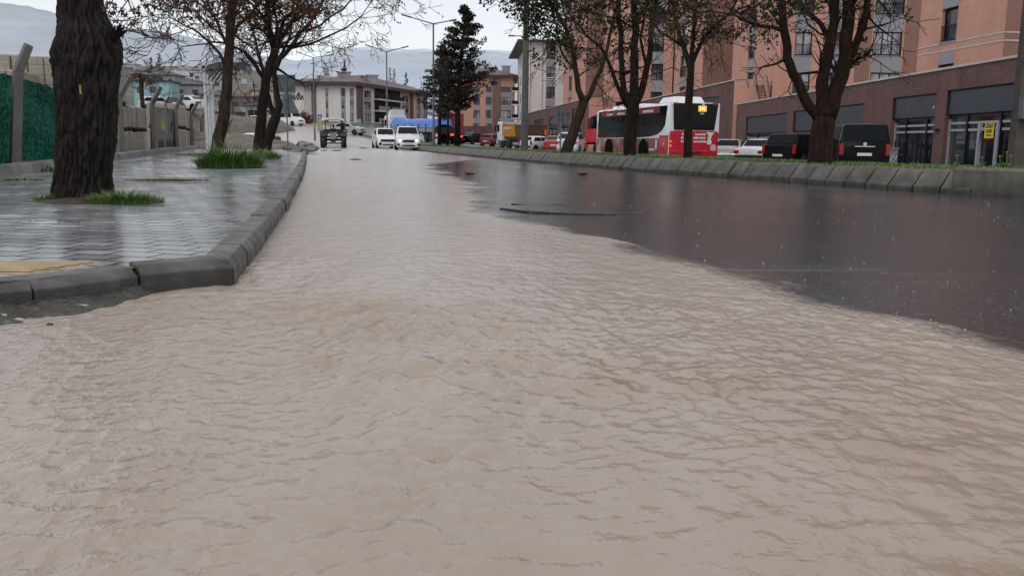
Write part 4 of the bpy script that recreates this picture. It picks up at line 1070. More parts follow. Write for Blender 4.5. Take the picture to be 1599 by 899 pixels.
for k, h in enumerate(holes):
    g, zf, fp = shopfront(PA, pa, pb, h, fascia=.3 if k >= 2 else .4)
    if k == 3:
        u0, u1 = h[0], h[1]; ud = hit(1521, pa, pb)[0]; ue = hit(1549, pa, pb)[0]
        mb = MB()
        for u in (ud, ue): PA.wbox(mb, pa, pb, u - .09, u + .09, -.35, zf - .4, -.26, -.13)
        PA.wbox(mb, pa, pb, ud + .1, ue - .1, zf - .72, zf - .6, -.26, -.16); dr = mb.build('door', M['alu'], PA.t)
        mb = MB(); PA.wbox(mb, pa, pb, ud + .18, ud + .22, 1.0, 1.3, -.16, -.1); mb.build('handle', M['chrome'], dr)
        us0, us1 = hit(1532, pa, pb)[0], hit(1546, pa, pb)[0]; Ys = hit(1539, pa, pb)[1]
        z1, z0 = zat(1539, 192, Ys), zat(1539, 216, Ys)
        SIG = link(bpy.data.objects.new('sign_board', None)); SIG.location = (0, 0, 0)
        mb = MB(); a, d, n, L = D2(pa, pb); pc = a + d * (us0 + us1) / 2 - n * .1
        SIG.location = (pc.x, pc.y, (z0 + z1) / 2); wv_, hv = us1 - us0, z1 - z0
        SIG.rotation_euler = Matrix(((d.x, 0, n.x), (d.y, 0, n.y), (0, 1, 0))).to_euler()
        tag(SIG, 'yellow notice with black lettering stuck on the shop door', 'sign')
        mb.b2(-wv_ / 2, wv_ / 2, -hv / 2, hv / 2, 0, .01); mb.build('sheet', pm('yellow_sheet', (.75, .55, .02), .5, .06, 8), SIG)
        for tx, yy, sz in (('KİRALIK', .3, .3),):
            to = text_mesh(tx, sz * wv_ * .95 / 1.0, M['black_mark'], 'lettering', .008, parent=SIG); to.location = (0, yy * hv, .014); to.scale = (.75, 1.2, 1)
        mb = MB()
        for yy, w_ in ((.02, .36), (-.1, .3), (-.3, .26)): mb.b2(-w_ * wv_, w_ * wv_, yy * hv - .025, yy * hv + .025, .0105, .014)
        mb.build('small_print', M['black_mark'], SIG)
    if k >= 2:
        mb = MB(); uu = h[0] + (h[1] - h[0]) * .92; PA.wbox(mb, pa, pb, uu - .03, uu + .03, zf + .35, zf + .5, -.095, -.08); mb.build('alarm_dot', M['white_mark'], fp)
    if k == 2:
        mb = MB()
        for q in range(9): u = h[0] + .5 + q * (h[1] - h[0] - .7) / 8; PA.wbox(mb, pa, pb, u - .02, u + .02, -.33, .95, -.1, -.06)
        PA.wbox(mb, pa, pb, h[0] + .45, h[1] - .15, .96, 1.01, -.1, -.06); mb.build('guard_rail', M['frame'], PA.t)
mb = MB(); s1, Y1 = hit(1462, pa, pb); PA.wbox(mb, pa, pb, s1 - .2, s1 + .2, zat(1462, 202, Y1) - .04, zat(1462, 202, Y1) + .02, .003, .2); mb.build('wall_bracket', M['dark_trim'], PA.t)
# utility cabinet between van and shop
X = xat(1386, 38); o = thing('utility_cabinet', 'grey street cabinet covered in scrawl between black van and shop', 'cabinet', (X, 38, -.38), R(-10))
mb = MB(); mb.b2(-.42, .42, -.2, .2, 0, .1); mb.build('plinth', M['concrete'], o, bevel=.01)
mb = MB(); mb.b2(-.4, .4, -.18, .18, .102, .98); mb.b2(-.44, .44, -.22, .22, .982, 1.03); mb.build('body', pm('cabinet_grey', (.2, .23, .26), .5, .3, 5), o, bevel=.012)
mb = MB()
for q, (x, z) in enumerate(((-.2, .5), (-.05, .7), (.1, .4), (.22, .62))): mb.tube([(x - .1, -.186, z - .1), (x, -.186, z + .15), (x + .08, -.186, z - .12), (x + .13, -.186, z + .1)], .022, 5)
mb.build('graffiti', M['white_mark'], o)
# block B and C
def podblock(label, px_near, px_far, Ya, slope, ytop_near, ytop_far, end_to, SFs, group):
    xa = xat(px_near, Ya); 
    # far end along the street direction
    q = ray(px_far, 225); k = q.x / q.y; Yf = (xa - slope * Ya) / (k - slope); xf = k * Yf
    A, Bp = (xf, Yf), (xa, Ya)
    zN, zF = zat(px_near, ytop_near, Ya), zat(px_far, ytop_far, Yf)
    B = Bld('shop_row', label, 'shop building', (xa, Ya + 2, 0), group)
    holes = []
    for (p0, p1), yt in SFs:
        s0, _ = hit(p0, A, Bp); s1, _ = hit(p1, A, Bp); Yc = hit((p0 + p1) / 2, A, Bp)[1]; holes.append((s0, s1, -.3, zat((p0 + p1) / 2, yt, Yc)))
    mb = MB(); B.face(mb, A, Bp, -.6, zF, holes, .3, zN)
    mb.quad(B.P((xf + .1, Yf), zF - .4), B.P((xa + .1, Ya), zN - .4), B.P((xa + 12, Ya), zN - .4), B.P((xf + 12, Yf), zF - .4)); mb.build('wall', M['podium'], B.t)
    mb = MB(); xe = xat(end_to, Ya); B.face(mb, Bp, (xe, Ya + .02), -.6, zN); mb.build('end_wall', M['terra'], B.t)
    mb = MB(); mb.bar(B.P((xf + .05, Yf), zF + .05), B.P((xa + .05, Ya), zN + .05), .26, .1); mb.bar(B.P((xa + .2, Ya + .1), zN + .05), B.P((xe, Ya + .12), zN + .05), .26, .1); mb.build('coping', M['coping'], B.t)
    for h in holes: shopfront(B, A, Bp, h, fascia=.36)
    return B, A, Bp, zN, zF
PB, a_, b_, zN, zF = podblock('middle row of shops with tall brick parapet behind the bus', 1142, 955, 80.1, -.21, 126, 168.5, 1198, [((1088, 1120), 152), ((1040, 1075), 163)], 'brick shop blocks')
PC, a2_, b2_, zN2, zF2 = podblock('furthest row of shops with sloping parapet beside the dump truck', 918, 815, b_[1] + 43, -.21, 153.5, 179.5, 960, [((892, 907), 169), ((874, 887), 177), ((857, 869), 182), ((834, 848), 187)], 'brick shop blocks')
def roof_ladder(label, px0, px1, yt, yb, Y):
    x0, x1 = xat(px0, Y), xat(px1, Y); z0, z1 = zat(px0, yb, Y), zat(px0, yt, Y)
    o = thing('roof_ladder', label, 'ladder', (x0, Y, z0), 0, 'black roof ladders')
    mb = MB(); w = x1 - x0
    for dx in (0, w * .62):
        mb.bar((dx + w * .12, 0, 0), (dx, 1.0, z1 - z0 - .8), .06); 
    mb.build('side_rail', M['frame'], o)
    n = 6
    for k in range(n):
        f = (k + .5) / n; mb = MB(); mb.b2(w * .12 * (1 - f) + .03, w * .62 + w * .12 * (1 - f) - .03, f - .09, f + .09, (z1 - z0 - .8) * f - .02, (z1 - z0 - .8) * f + .02); mb.build('step', M['frame'], o)
    for dx in (0, w * .95):
        mb = MB(); mb.tube([(dx + .04, -.1, .1), (dx - .05, .9, z1 - z0 - .1), (dx - .05, 1.3, z1 - z0)], .035, 5); mb.build('handrail', M['frame'], o)
roof_ladder('black ladder on the near shop roof beside the terracotta end wall', 1180, 1198, 116, 155, 79)
roof_ladder('black ladder on the middle shop roof behind the bus front', 940, 950, 141, 170, b2_[1] - 1)

# --- tall cream block
Yc = 172
A, Bc, C_ = (xat(807, 206), 206), (xat(822, Yc), Yc), (xat(882, Yc), Yc + .3)
T = Bld('apartment_block', 'tall cream apartment block with dark overhanging eaves', 'apartment building', (Bc[0], Yc + 4, 0))
ze = zat(840, 66, Yc)
hs = [h for h in T.pxholes(Bc, C_, [(851, 865)], 105, 124, 3.6, [-4, -3, -2, -1, 0, 1]) if h[3] < ze - .2 and h[2] > 1]
mb = MB(); T.face(mb, A, Bc, 0, ze); T.face(mb, Bc, C_, 0, ze, hs); T.face(mb, C_, (C_[0], 206), 0, ze); mb.build('wall', M['cream'], T.t)
for h in hs: T.window(Bc, C_, h, .16, 2, True, False); T.panel(Bc, C_, h[0] - .05, h[1] + .05, h[3] + .003, min(h[2] + 3.5, ze - .05))
T.panel(Bc, C_, 0, 7, zat(840, 122, Yc), zat(840, 122, Yc) + .15, 'cream', .05, 'string_course')
mb = MB()
for x0 in (hit(826, Bc, C_)[0], hit(845, Bc, C_)[0]): T.wbox(mb, Bc, C_, x0, x0 + .12, 3, ze - .1, .003, .08)
mb.build('drain_pipe', M['spandrel'], T.t)
for k in range(4):
    s0, _ = hit(812, A, Bc)
    T.panel(A, Bc, s0 - .8, s0 + .8, ze - 3 - 3.6 * k, ze - 1.2 - 3.6 * k, 'frame', .03, 'window')
mb = MB(); e = 1.3
x0, x1 = Bc[0] - e - .6, C_[0] + e
P = [T.P((x0, Yc - e), ze), T.P((x1, Yc - e), ze), T.P((x1, 207), ze), T.P((A[0] - e - .8, 207), ze)]
mb.add(P + [p + Vector((0, 0, .35)) for p in P] + [T.P(((x0 + x1) / 2, 182), ze + 1.1), T.P(((x0 + x1) / 2, 200), ze + 1.1)],
       [(3, 2, 1, 0), (0, 1, 5, 4), (1, 2, 6, 5), (2, 3, 7, 6), (3, 0, 4, 7), (4, 5, 8), (5, 6, 9, 8), (6, 7, 9), (7, 4, 8, 9)])
mb.build('roof', M['roof_dark'], T.t)
# --- mid terracotta block with brown stair tower
Ym = 202; zb = tz(xat(740, Ym), Ym) - .3
A, Bc = (xat(699, Ym), Ym), (xat(800, Ym), Ym)
T = Bld('apartment_block', 'terracotta apartment block with brown stair tower beyond the parked cars', 'apartment building', ((A[0] + Bc[0]) / 2, Ym + 5, zb))
ze = zat(770, 121, Ym)
rowsY = [(136, 144), (151.5, 164), (172.5, 185), (192, 199)]
hs = []
for cols, lit in (([(739, 749)], 2), ([(758, 767)], 2), ([(781, 797)], 3), ([(712, 721)], 2)):
    for y0, y1 in rowsY:
        hs += [h + (lit,) for h in T.pxholes(A, Bc, cols, y0, y1, 3, [0])]
mb = MB(); T.face(mb, A, Bc, zb, ze, [h[:4] for h in hs]); T.face(mb, Bc, (Bc[0] + .5, 222), zb, ze); T.face(mb, (A[0] - 1, 222), A, zb, ze); mb.build('wall', M['terra'], T.t)
for h in hs:
    T.window(A, Bc, h[:4], .16, h[4], False, False); T.panel(A, Bc, h[0], h[1], h[2] - 1.1, h[2] - .05)
s0, s1 = hit(768.5, A, Bc)[0], hit(779.5, A, Bc)[0]
T.panel(A, Bc, s0, s1, zb, ze + .02, 'brown_panel', .5, 'stair_tower')
s2 = hit(797.5, A, Bc)[0]
zp = zat(740, 197, Ym); T.panel(A, Bc, 0, s0 - .02, zb, zp, 'podium', .35, 'base_course'); T.panel(A, Bc, s1 + .02, s2 + .4, zb, zp, 'podium', .35, 'base_course')
for k, yy in enumerate((144, 165, 186)):
    z = zat(804, yy, Ym); mb = MB(); T.wbox(mb, A, Bc, s2 + .1, s2 + 1.9, z, z + .25, .03, 1.2); bal = mb.build('balcony', M['cream'], T.t)
    mb = MB(); T.wbox(mb, A, Bc, s2 + .15, s2 + 1.85, z + .252, z + 1.0, 1.1, 1.16); mb.build('railing', M['frame'], bal)
mb = MB(); e = 1.0
P = [T.P((A[0] - e, Ym - e), ze), T.P((Bc[0] + e, Ym - e), ze), T.P((Bc[0] + e, 223), ze), T.P((A[0] - e, 223), ze)]
mb.add(P + [p + Vector((0, 0, .5)) for p in P], [(3, 2, 1, 0), (4, 5, 6, 7), (0, 1, 5, 4), (1, 2, 6, 5), (2, 3, 7, 6), (3, 0, 4, 7)]); mb.build('eave', M['roof_dark'], T.t)
mb = MB(); zr = ze + .5; q = [p + Vector((0, 0, .5)) for p in P]
mb.add(q + [T.P((A[0] + 6, 212), zr + 2.3), T.P((Bc[0] - 5, 212), zr + 2.3)], [(0, 1, 5, 4), (1, 2, 5), (2, 3, 4, 5), (3, 0, 4)]); rf = mb.build('roof', M['roof_tile'], T.t)
for px, y0, y1, w in ((789, 105, 113, 1.8), (771, 107, 116, .6)):
    x = xat(px, 209); mb = MB(); z0, z1 = zat(px, y1 + 3, 209), zat(px, y0, 209); mb.box(T.P((x, 209), (z0 + z1) / 2), (w, 1, z1 - z0)); mb.box(T.P((x, 209), z1 + .2), (w + .4, 1.3, .15)); mb.build('chimney', M['spandrel'], rf)
# --- long cream three storey block
Yl = 182; zb = tz(xat(520, Yl), Yl) - .4
A, Bc = (xat(462, Yl), Yl), (xat(557, Yl), Yl); C_ = (xat(668, 220), 220)
T = Bld('apartment_block', 'long cream three storey block with brown bands and balconies behind the tractor', 'apartment building', (xat(540, 186), 190, zb))
ze = zat(540, 134, Yl); zbb = zb - 1.5
hs = []; rowsY = [(138, 150.5), (157.5, 170), (176.5, 190)]
for cols, lit in (([(510, 514)], 1), ([(534, 540.5)], 2), ([(547.5, 554)], 2)):
    for y0, y1 in rowsY: hs += [h + (lit,) for h in T.pxholes(A, Bc, cols, y0, y1, 3, [0])]
mb = MB(); T.face(mb, A, Bc, zbb, ze, [h[:4] for h in hs])
h2s = []
Y1_ = hit(575, Bc, C_)[1]
def zrow(px, f):  # fraction of eave height on the receding wing
    return zb + (ze - zb) * f
for (p0, p1), lit in (((569.5, 580), 3), ((628.5, 638.5), 3), ((651, 656.5), 2), ((661, 667), 2)):
    u0, u1 = sorted((hit(p0, Bc, C_)[0], hit(p1, Bc, C_)[0]))
    for f0, f1 in ((.72, .91), (.4, .6), (.08, .29)): h2s.append((u0, u1, zrow(0, f0), zrow(0, f1), lit))
T.face(mb, Bc, C_, zbb, ze, [h[:4] for h in h2s]); T.face(mb, (A[0] - 2, 205), A, zbb, ze); T.face(mb, C_, (C_[0] - 4, 235), zbb, ze)
mb.build('wall', M['cream'], T.t)
for h in hs: T.window(A, Bc, h[:4], .14, h[4], False, False); T.panel(A, Bc, h[0], h[1], h[2] - .9, h[2] - .04)
for h in h2s: T.window(Bc, C_, h[:4], .14, h[4], False, False); T.panel(Bc, C_, h[0], h[1], h[2] - .9, h[2] - .04)
def strip(Aa, Bb, p0, p1, mat, k=.06):
    u0, u1 = sorted((hit(p0, Aa, Bb)[0], hit(p1, Aa, Bb)[0])); T.panel(Aa, Bb, u0, u1, zbb, ze, mat, k, 'brown_band')
strip(A, Bc, 488, 495.5, 'brown_panel'); strip(Bc, C_, 557.4, 568, 'brown_panel'); strip(Bc, C_, 640, 645.5, 'brown_panel')
T.panel(A, Bc, hit(476, A, Bc)[0], hit(487.5, A, Bc)[0], zbb, ze, 'coping', .04, 'grey_band')
for (p0, p1) in ((585.5, 603), (606, 625.5)):
    u0, u1 = sorted((hit(p0, Bc, C_)[0], hit(p1, Bc, C_)[0]))
    for f in (.02, .36, .68):
        z = zrow(0, f); mb = MB(); T.wbox(mb, Bc, C_, u0, u1, z + .3, z + 2.5, .003, .02); bk = mb.build('balcony_opening', M['frame'], T.t)
        mb = MB(); T.wbox(mb, Bc, C_, u0 - .2, u1 + .2, z, z + .28, .003, 1.1); bal = mb.build('balcony', M['cream'], T.t)
        mb = MB(); T.wbox(mb, Bc, C_, u0, u1, z + .3, z + 1.15, 1.02, 1.06); mb.build('railing', M['spandrel'] if f < .5 else M['frame'], bal)
mb = MB(); e = 1.3
ring = [(A[0] - e - 2, Yl - e), (Bc[0] + e * .3, Yl - e), (C_[0] + e, C_[1] - e * .6), (C_[0] - 3, 238), (A[0] - e - 4, 214)]
P = [T.P(p, ze) for p in ring]; Q = [p + Vector((0, 0, .7)) for p in P]
mb.add(P + Q, [tuple(range(4, -1, -1)), (5, 6, 7, 8, 9)] + [(k, (k + 1) % 5, 5 + (k + 1) % 5, 5 + k) for k in range(5)]); mb.build('eave', M['roof_dark'], T.t)
mb = MB(); r1, r2, r3 = T.P((A[0] + 3, 198), ze + 2.0), T.P((Bc[0] - 1, 196), ze + 3.1), T.P((C_[0] - 5, 226), ze + 2.6)
mb.add(Q + [r1, r2, r3], [(0, 1, 6, 5), (1, 2, 7, 6), (2, 3, 7), (3, 4, 5, 6, 7), (4, 0, 5)]); rf = mb.build('roof', M['roof_tile'], T.t)
for px, y0, y1, w in ((502, 121, 131, 1.0), (539, 115, 126, 2.6), (570, 121, 130, 1.0), (583, 120, 131, 2.0)):
    x = xat(px, 192); mb = MB(); z0, z1 = zat(px, y1 + 2, 192), zat(px, y0, 192); mb.box(T.P((x, 192), (z0 + z1) / 2), (w, 1.2, z1 - z0)); mb.box(T.P((x, 192), z1 + .25), (w + .5, 1.7, .2)); mb.build('chimney', M['spandrel'], rf)
for yy, wd_, k in ((147, .8, 0), (151, 4.2, 1), (154.5, 5.6, 2)):
    u = hit(468.5, A, Bc)[0]; z = zat(468, yy, Yl); mb = MB()
    if k == 0: mb.add([T.P((A[0] + u - .4, Yl - .01), z - .3), T.P((A[0] + u + .4, Yl - .01), z - .3), T.P((A[0] + u, Yl - .01), z + .5)], [(0, 1, 2)]); mb.build('emblem', M['black_mark'], T.t)
    else:
        x = A[0] + u - wd_ * .5
        while x < A[0] + u + wd_ * .5 - .2:
            l = rnd.uniform(.25, .55); mb.b2(x - T.o.x, x + l - T.o.x, Yl - .012 - T.o.y, Yl - .004 - T.o.y, z - .22 - T.o.z, z + .2 - T.o.z); x += l + .14
        mb.build('lettering', M['black_mark'], T.t)
# finial post behind roof and minaret
o = thing('chimney_mast', 'dark slender spire standing on the roof of the long cream block', 'spire', (xat(539, 196), 196, ze + 2.6))
mb = MB(); zt = zat(540, 95, 196) - ze - 2.6; mb.tube([(0, 0, 0), (0, 0, zt * .45), (.1, 0, zt * .5), (.25, 0, zt)], [.75, .5, .32, .12], 8); mb.build('shaft', M['roof_dark'], o)
mb = MB(); mb.lathe((0, 0, zt * .42), [(.3, 0), (.8, .1), (.8, .3), (.4, .4)], 8); mb.build('collar', M['roof_dark'], o)
o = thing('minaret', 'faint grey minaret far behind the long cream block', 'minaret', (xat(513, 420), 420, 20))
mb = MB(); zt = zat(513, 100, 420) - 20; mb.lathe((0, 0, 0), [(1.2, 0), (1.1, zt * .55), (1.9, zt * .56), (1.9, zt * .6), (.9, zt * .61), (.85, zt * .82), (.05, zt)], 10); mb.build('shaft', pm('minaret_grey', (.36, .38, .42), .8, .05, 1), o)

# ------------------------------------------------------------------ hillside town (each house its own thing)
HC = {'turq': (.28, .5, .52), 'white': (.6, .6, .59), 'grey': (.3, .3, .31), 'beige': (.45, .41, .36), 'brown': (.24, .19, .17), 'pale': (.42, .42, .44)}
for k, v in HC.items(): M['h_' + k] = wallmat('house_' + k, v, .1, .3)
M['far_win'] = pm('far_window', (.06, .07, .08), .3, .2, 1)
HOUSES = [(243, 128, 168, 56, 'turq', 190, 'turquoise house with dark windows above the second bent post', 3, 'flat'), (226, 133, 170, 22, 'turq', 205, 'pale turquoise house end behind the dry palm', 3, 'flat'),
          (256, 118, 134, 44, 'grey', 250, 'grey house with dark hipped roof above the turquoise house', 2, 'hip'), (290, 109, 131, 40, 'white', 300, 'long white house with flat roof on the upper hillside', 3, 'flat'),
          (318, 114, 134, 22, 'white', 290, 'white stepped house left of the shelter canopy', 2, 'flat'), (297, 133, 160, 46, 'grey', 200, 'weathered grey two storey house below the long white house', 2, 'hip'),
          (205, 101, 113, 26, 'pale', 330, 'hazy flat house furthest up at the left', 2, 'flat'), (190, 106, 118, 20, 'grey', 300, 'small grey house beside the thick trunk on the skyline', 2, 'hip'),
          (222, 112, 124, 24, 'beige', 280, 'beige house behind the palm crown', 2, 'hip'), (350, 122, 152, 34, 'beige', 210, 'beige apartment house behind the leaning tree', 3, 'flat'),
          (338, 150, 182, 40, 'grey', 170, 'grey house low behind the leaning tree', 2, 'hip'), (382, 132, 150, 30, 'pale', 260, 'pale house between the bare trees', 2, 'flat'),
          (378, 152, 184, 36, 'brown', 180, 'brown brick house behind the twin trunks', 2, 'hip'), (412, 142, 172, 34, 'beige', 190, 'beige house with grey roof right of the twin trunks', 3, 'hip'),
          (440, 148, 180, 24, 'pale', 200, 'pale grey house behind the square sign plate', 2, 'flat'), (426, 128, 144, 28, 'grey', 290, 'hazy grey house on the skyline behind the twin trunks', 2, 'hip'),
          (318, 136, 150, 26, 'brown', 240, 'brown house under the shelter canopy', 2, 'hip'), (400, 166, 186, 30, 'grey', 168, 'low grey shed behind the white saloon on the hill road', 1, 'hip')]
for (px, yt, yb, wpx, colr, Y, lab, fl, rt) in HOUSES:
    x = xat(px, Y); zt, zb = zat(px, yt, Y), zat(px, yb, Y) - 1.5; zg = min(zb, tz(x, Y)) - .3; w = wpx / F * Y
    o = thing('hillside_house', lab, 'house', (x, Y, zg), R(rnd.uniform(-12, 12)), 'houses on the hillside')
    Hh = zt - zg; dpt = w * .8
    mb = MB(); mb.b2(-w / 2, w / 2, 0, dpt, 0, Hh); mb.build('wall', M['h_' + colr], o)
    mb = MB()
    if rt == 'hip':
        e = w * .06; q = [(-w / 2 - e, -e), (w / 2 + e, -e), (w / 2 + e, dpt + e), (-w / 2 - e, dpt + e)]; rr = w * .14
        mb.add([(a, b, Hh) for a, b in q] + [(a, b, Hh + .2) for a, b in q] + [(-w * .2, dpt / 2, Hh + .2 + rr), (w * .2, dpt / 2, Hh + .2 + rr)], [(3, 2, 1, 0), (0, 1, 5, 4), (1, 2, 6, 5), (2, 3, 7, 6), (3, 0, 4, 7), (4, 5, 9, 8), (5, 6, 9), (6, 7, 8, 9), (7, 4, 8)])
    else: mb.b2(-w / 2 - .3, w / 2 + .3, -.3, dpt + .3, Hh, Hh + .35); mb.b2(-w * .1, w * .15, dpt * .3, dpt * .6, Hh + .352, Hh + 1.6)
    mb.build('roof', M['roof_dark'] if colr in ('turq', 'grey') else M['roof_tile'] if rt == 'hip' else M['h_pale'], o)
    nc_ = max(2, int(w / 2.4)); fh = 2.7
    for r_ in range(fl):
        for c in range(nc_):
            if rnd.random() < .12: continue
            xx = -w / 2 + w * (c + .5) / nc_; z = Hh - 2.3 - r_ * fh; ww = min(.65, w / nc_ * .33) * (1.5 if colr == 'turq' and c == nc_ - 1 else 1)
            mb = MB(); mb.b2(xx - ww, xx + ww, -.04, -.003, z, z + 1.35); f = mb.build('window', M['far_win'], o)
    if rnd.random() < .6:
        z = Hh - fh - .2; mb = MB(); mb.b2(-w * .25, w * .25, -1.0, -.005, z, z + .2); mb.b2(-w * .25, w * .25, -1.0, -.92, z + .203, z + 1.0); mb.build('balcony', M['h_pale'], o)

# ------------------------------------------------------------------ hills
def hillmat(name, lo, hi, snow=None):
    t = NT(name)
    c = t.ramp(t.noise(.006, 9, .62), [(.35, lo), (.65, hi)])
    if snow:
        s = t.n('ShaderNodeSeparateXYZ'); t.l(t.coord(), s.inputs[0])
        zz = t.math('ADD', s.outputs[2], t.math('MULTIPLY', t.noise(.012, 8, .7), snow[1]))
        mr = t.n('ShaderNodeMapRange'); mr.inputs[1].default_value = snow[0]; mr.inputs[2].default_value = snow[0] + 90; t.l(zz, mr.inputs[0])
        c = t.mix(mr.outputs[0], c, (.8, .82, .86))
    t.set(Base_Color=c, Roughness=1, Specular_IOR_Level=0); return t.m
def ridge(name, profile, Y, depth, mat, rough=.03, seed=0, n=160, rows_=26):
    xs = np.linspace(profile[0][0], profile[-1][0], n); V = []
    for i in range(rows_):
        f = i / (rows_ - 1)
        for px in xs:
            yt = interp(profile, px); zt = zat(px, yt, Y); x = xat(px, Y)
            z = zt * (f ** .8) * (1 + rough * 2.2 * n1(px * .02, f * 4, seed) * (1 - f * .3) + rough * n1(px * .07, f * 9, seed + 1))
            V.append((x * (1 - .12 * (1 - f)), Y - depth * (1 - f), max(z, -2) - 3))
    return np_mesh(name, V, gridq(rows_, n), mat, kind='structure')
M['hill_far'] = hillmat('mountain_haze', (.43, .47, .54), (.5, .54, .61), (395, 150))  # aerial haze is mixed into the slope base colours
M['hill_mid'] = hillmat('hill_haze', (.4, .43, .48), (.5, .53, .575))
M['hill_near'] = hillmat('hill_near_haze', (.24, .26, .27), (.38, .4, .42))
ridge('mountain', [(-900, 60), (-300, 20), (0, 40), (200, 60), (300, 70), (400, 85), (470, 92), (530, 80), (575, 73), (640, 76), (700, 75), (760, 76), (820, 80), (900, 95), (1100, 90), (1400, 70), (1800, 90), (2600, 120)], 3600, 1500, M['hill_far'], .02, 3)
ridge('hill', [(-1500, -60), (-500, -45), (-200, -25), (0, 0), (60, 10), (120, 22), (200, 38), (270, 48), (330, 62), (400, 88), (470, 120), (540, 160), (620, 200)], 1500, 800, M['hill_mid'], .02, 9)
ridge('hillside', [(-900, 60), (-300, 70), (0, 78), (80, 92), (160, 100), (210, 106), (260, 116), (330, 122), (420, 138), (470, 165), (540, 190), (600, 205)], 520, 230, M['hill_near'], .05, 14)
# ------------------------------------------------------------------ vehicles
# local frame: y forward (rear at y=0), x right, z up
STY = {
 'saloon': dict(L=4.25, W=1.66, belt=.9, roof=1.4, st=[(0, .78), (.04, .9), (.12, .93), (.92, .96), (1.38, 1.36), (1.6, 1.395), (2.45, 1.4), (2.62, 1.36), (3.08, .97), (3.3, .94), (4.1, .84), (4.21, .78), (4.25, .6)], rg=(3, 4), ws=(7, 8), wheels=(.8, 3.35), wr=.3, boxy=1),
 'hatch': dict(L=3.75, W=1.62, belt=.92, roof=1.43, st=[(0, .8), (.03, .95), (.1, .98), (.42, 1.34), (.6, 1.4), (1.9, 1.43), (2.2, 1.39), (2.78, .98), (2.95, .95), (3.6, .82), (3.72, .74), (3.75, .55)], rg=(2, 3), ws=(6, 7), wheels=(.65, 3.0), wr=.29),
 'sedan': dict(L=4.45, W=1.74, belt=.95, roof=1.45, st=[(0, .75), (.05, .98), (.15, 1.03), (.7, 1.06), (1.35, 1.38), (1.65, 1.44), (2.5, 1.45), (2.75, 1.4), (3.35, 1.0), (3.5, .96), (4.25, .8), (4.4, .7), (4.45, .5)], rg=(3, 4), ws=(7, 8), wheels=(.85, 3.5), wr=.32),
 'suv': dict(L=4.3, W=1.82, belt=1.08, roof=1.68, st=[(0, .8), (.05, 1.05), (.12, 1.1), (.42, 1.58), (.62, 1.65), (2.0, 1.68), (2.45, 1.62), (3.05, 1.16), (3.2, 1.12), (4.1, 1.0), (4.24, .9), (4.3, .6)], rg=(2, 3), ws=(6, 7), wheels=(.82, 3.42), wr=.35),
 'bigvan': dict(L=4.9, W=1.9, belt=1.13, roof=1.95, st=[(0, .8), (.03, 1.1), (.08, 1.2), (.22, 1.86), (.35, 1.92), (3.2, 1.95), (3.55, 1.89), (4.2, 1.22), (4.35, 1.16), (4.78, 1.0), (4.87, .9), (4.9, .6)], rg=(2, 3), ws=(6, 7), wheels=(.95, 3.95), wr=.34),
 'smallvan': dict(L=4.2, W=1.78, belt=1.06, roof=1.74, st=[(0, .8), (.03, 1.05), (.1, 1.15), (.22, 1.62), (.36, 1.7), (2.1, 1.75), (2.5, 1.7), (3.2, 1.14), (3.34, 1.08), (4.0, .93), (4.15, .8), (4.2, .5)], rg=(2, 3), ws=(6, 7), wheels=(.7, 3.35), wr=.32),
 'minibus': dict(L=5.6, W=2.0, belt=1.25, roof=2.4, st=[(0, .9), (.03, 1.2), (.08, 1.3), (.18, 2.25), (.32, 2.36), (3.9, 2.4), (4.15, 2.32), (4.75, 1.32), (4.9, 1.26), (5.4, 1.05), (5.55, .95), (5.6, .6)], rg=(2, 3), ws=(6, 7), wheels=(1.1, 4.6), wr=.36),
}
def wheel(o, x, y, r, w=.2, rimr=.62, rim='rim', dual=False):
    sx = 1 if x > 0 else -1
    mb = MB(); mb.lathe((x - sx * w, y, r), [(r * .5, 0), (r * .96, .0), (r, .02 * 1), (r, w - .03), (r * .95, w), (r * rimr, w)] if sx > 0 else [(r * rimr, -w), (r * .95, -w), (r, -w + .03), (r, -.02), (r * .96, 0), (r * .5, 0)], 22, 'X')
    t = mb.build('wheel', M['tyre'], o, smooth=True)
    mb = MB(); xo = x - sx * .015
    mb.lathe((xo, y, r), [(r * rimr * .98, -.02), (r * rimr * .98, .012), (r * rimr * .7, .004), (r * .2, .012), (.0, .012)] if sx > 0 else [(0, -.012), (r * .2, -.012), (r * rimr * .7, -.004), (r * rimr * .98, -.012), (r * rimr * .98, .02)], 14, 'X')
    mb.build('rim', M[rim], t)
    return t
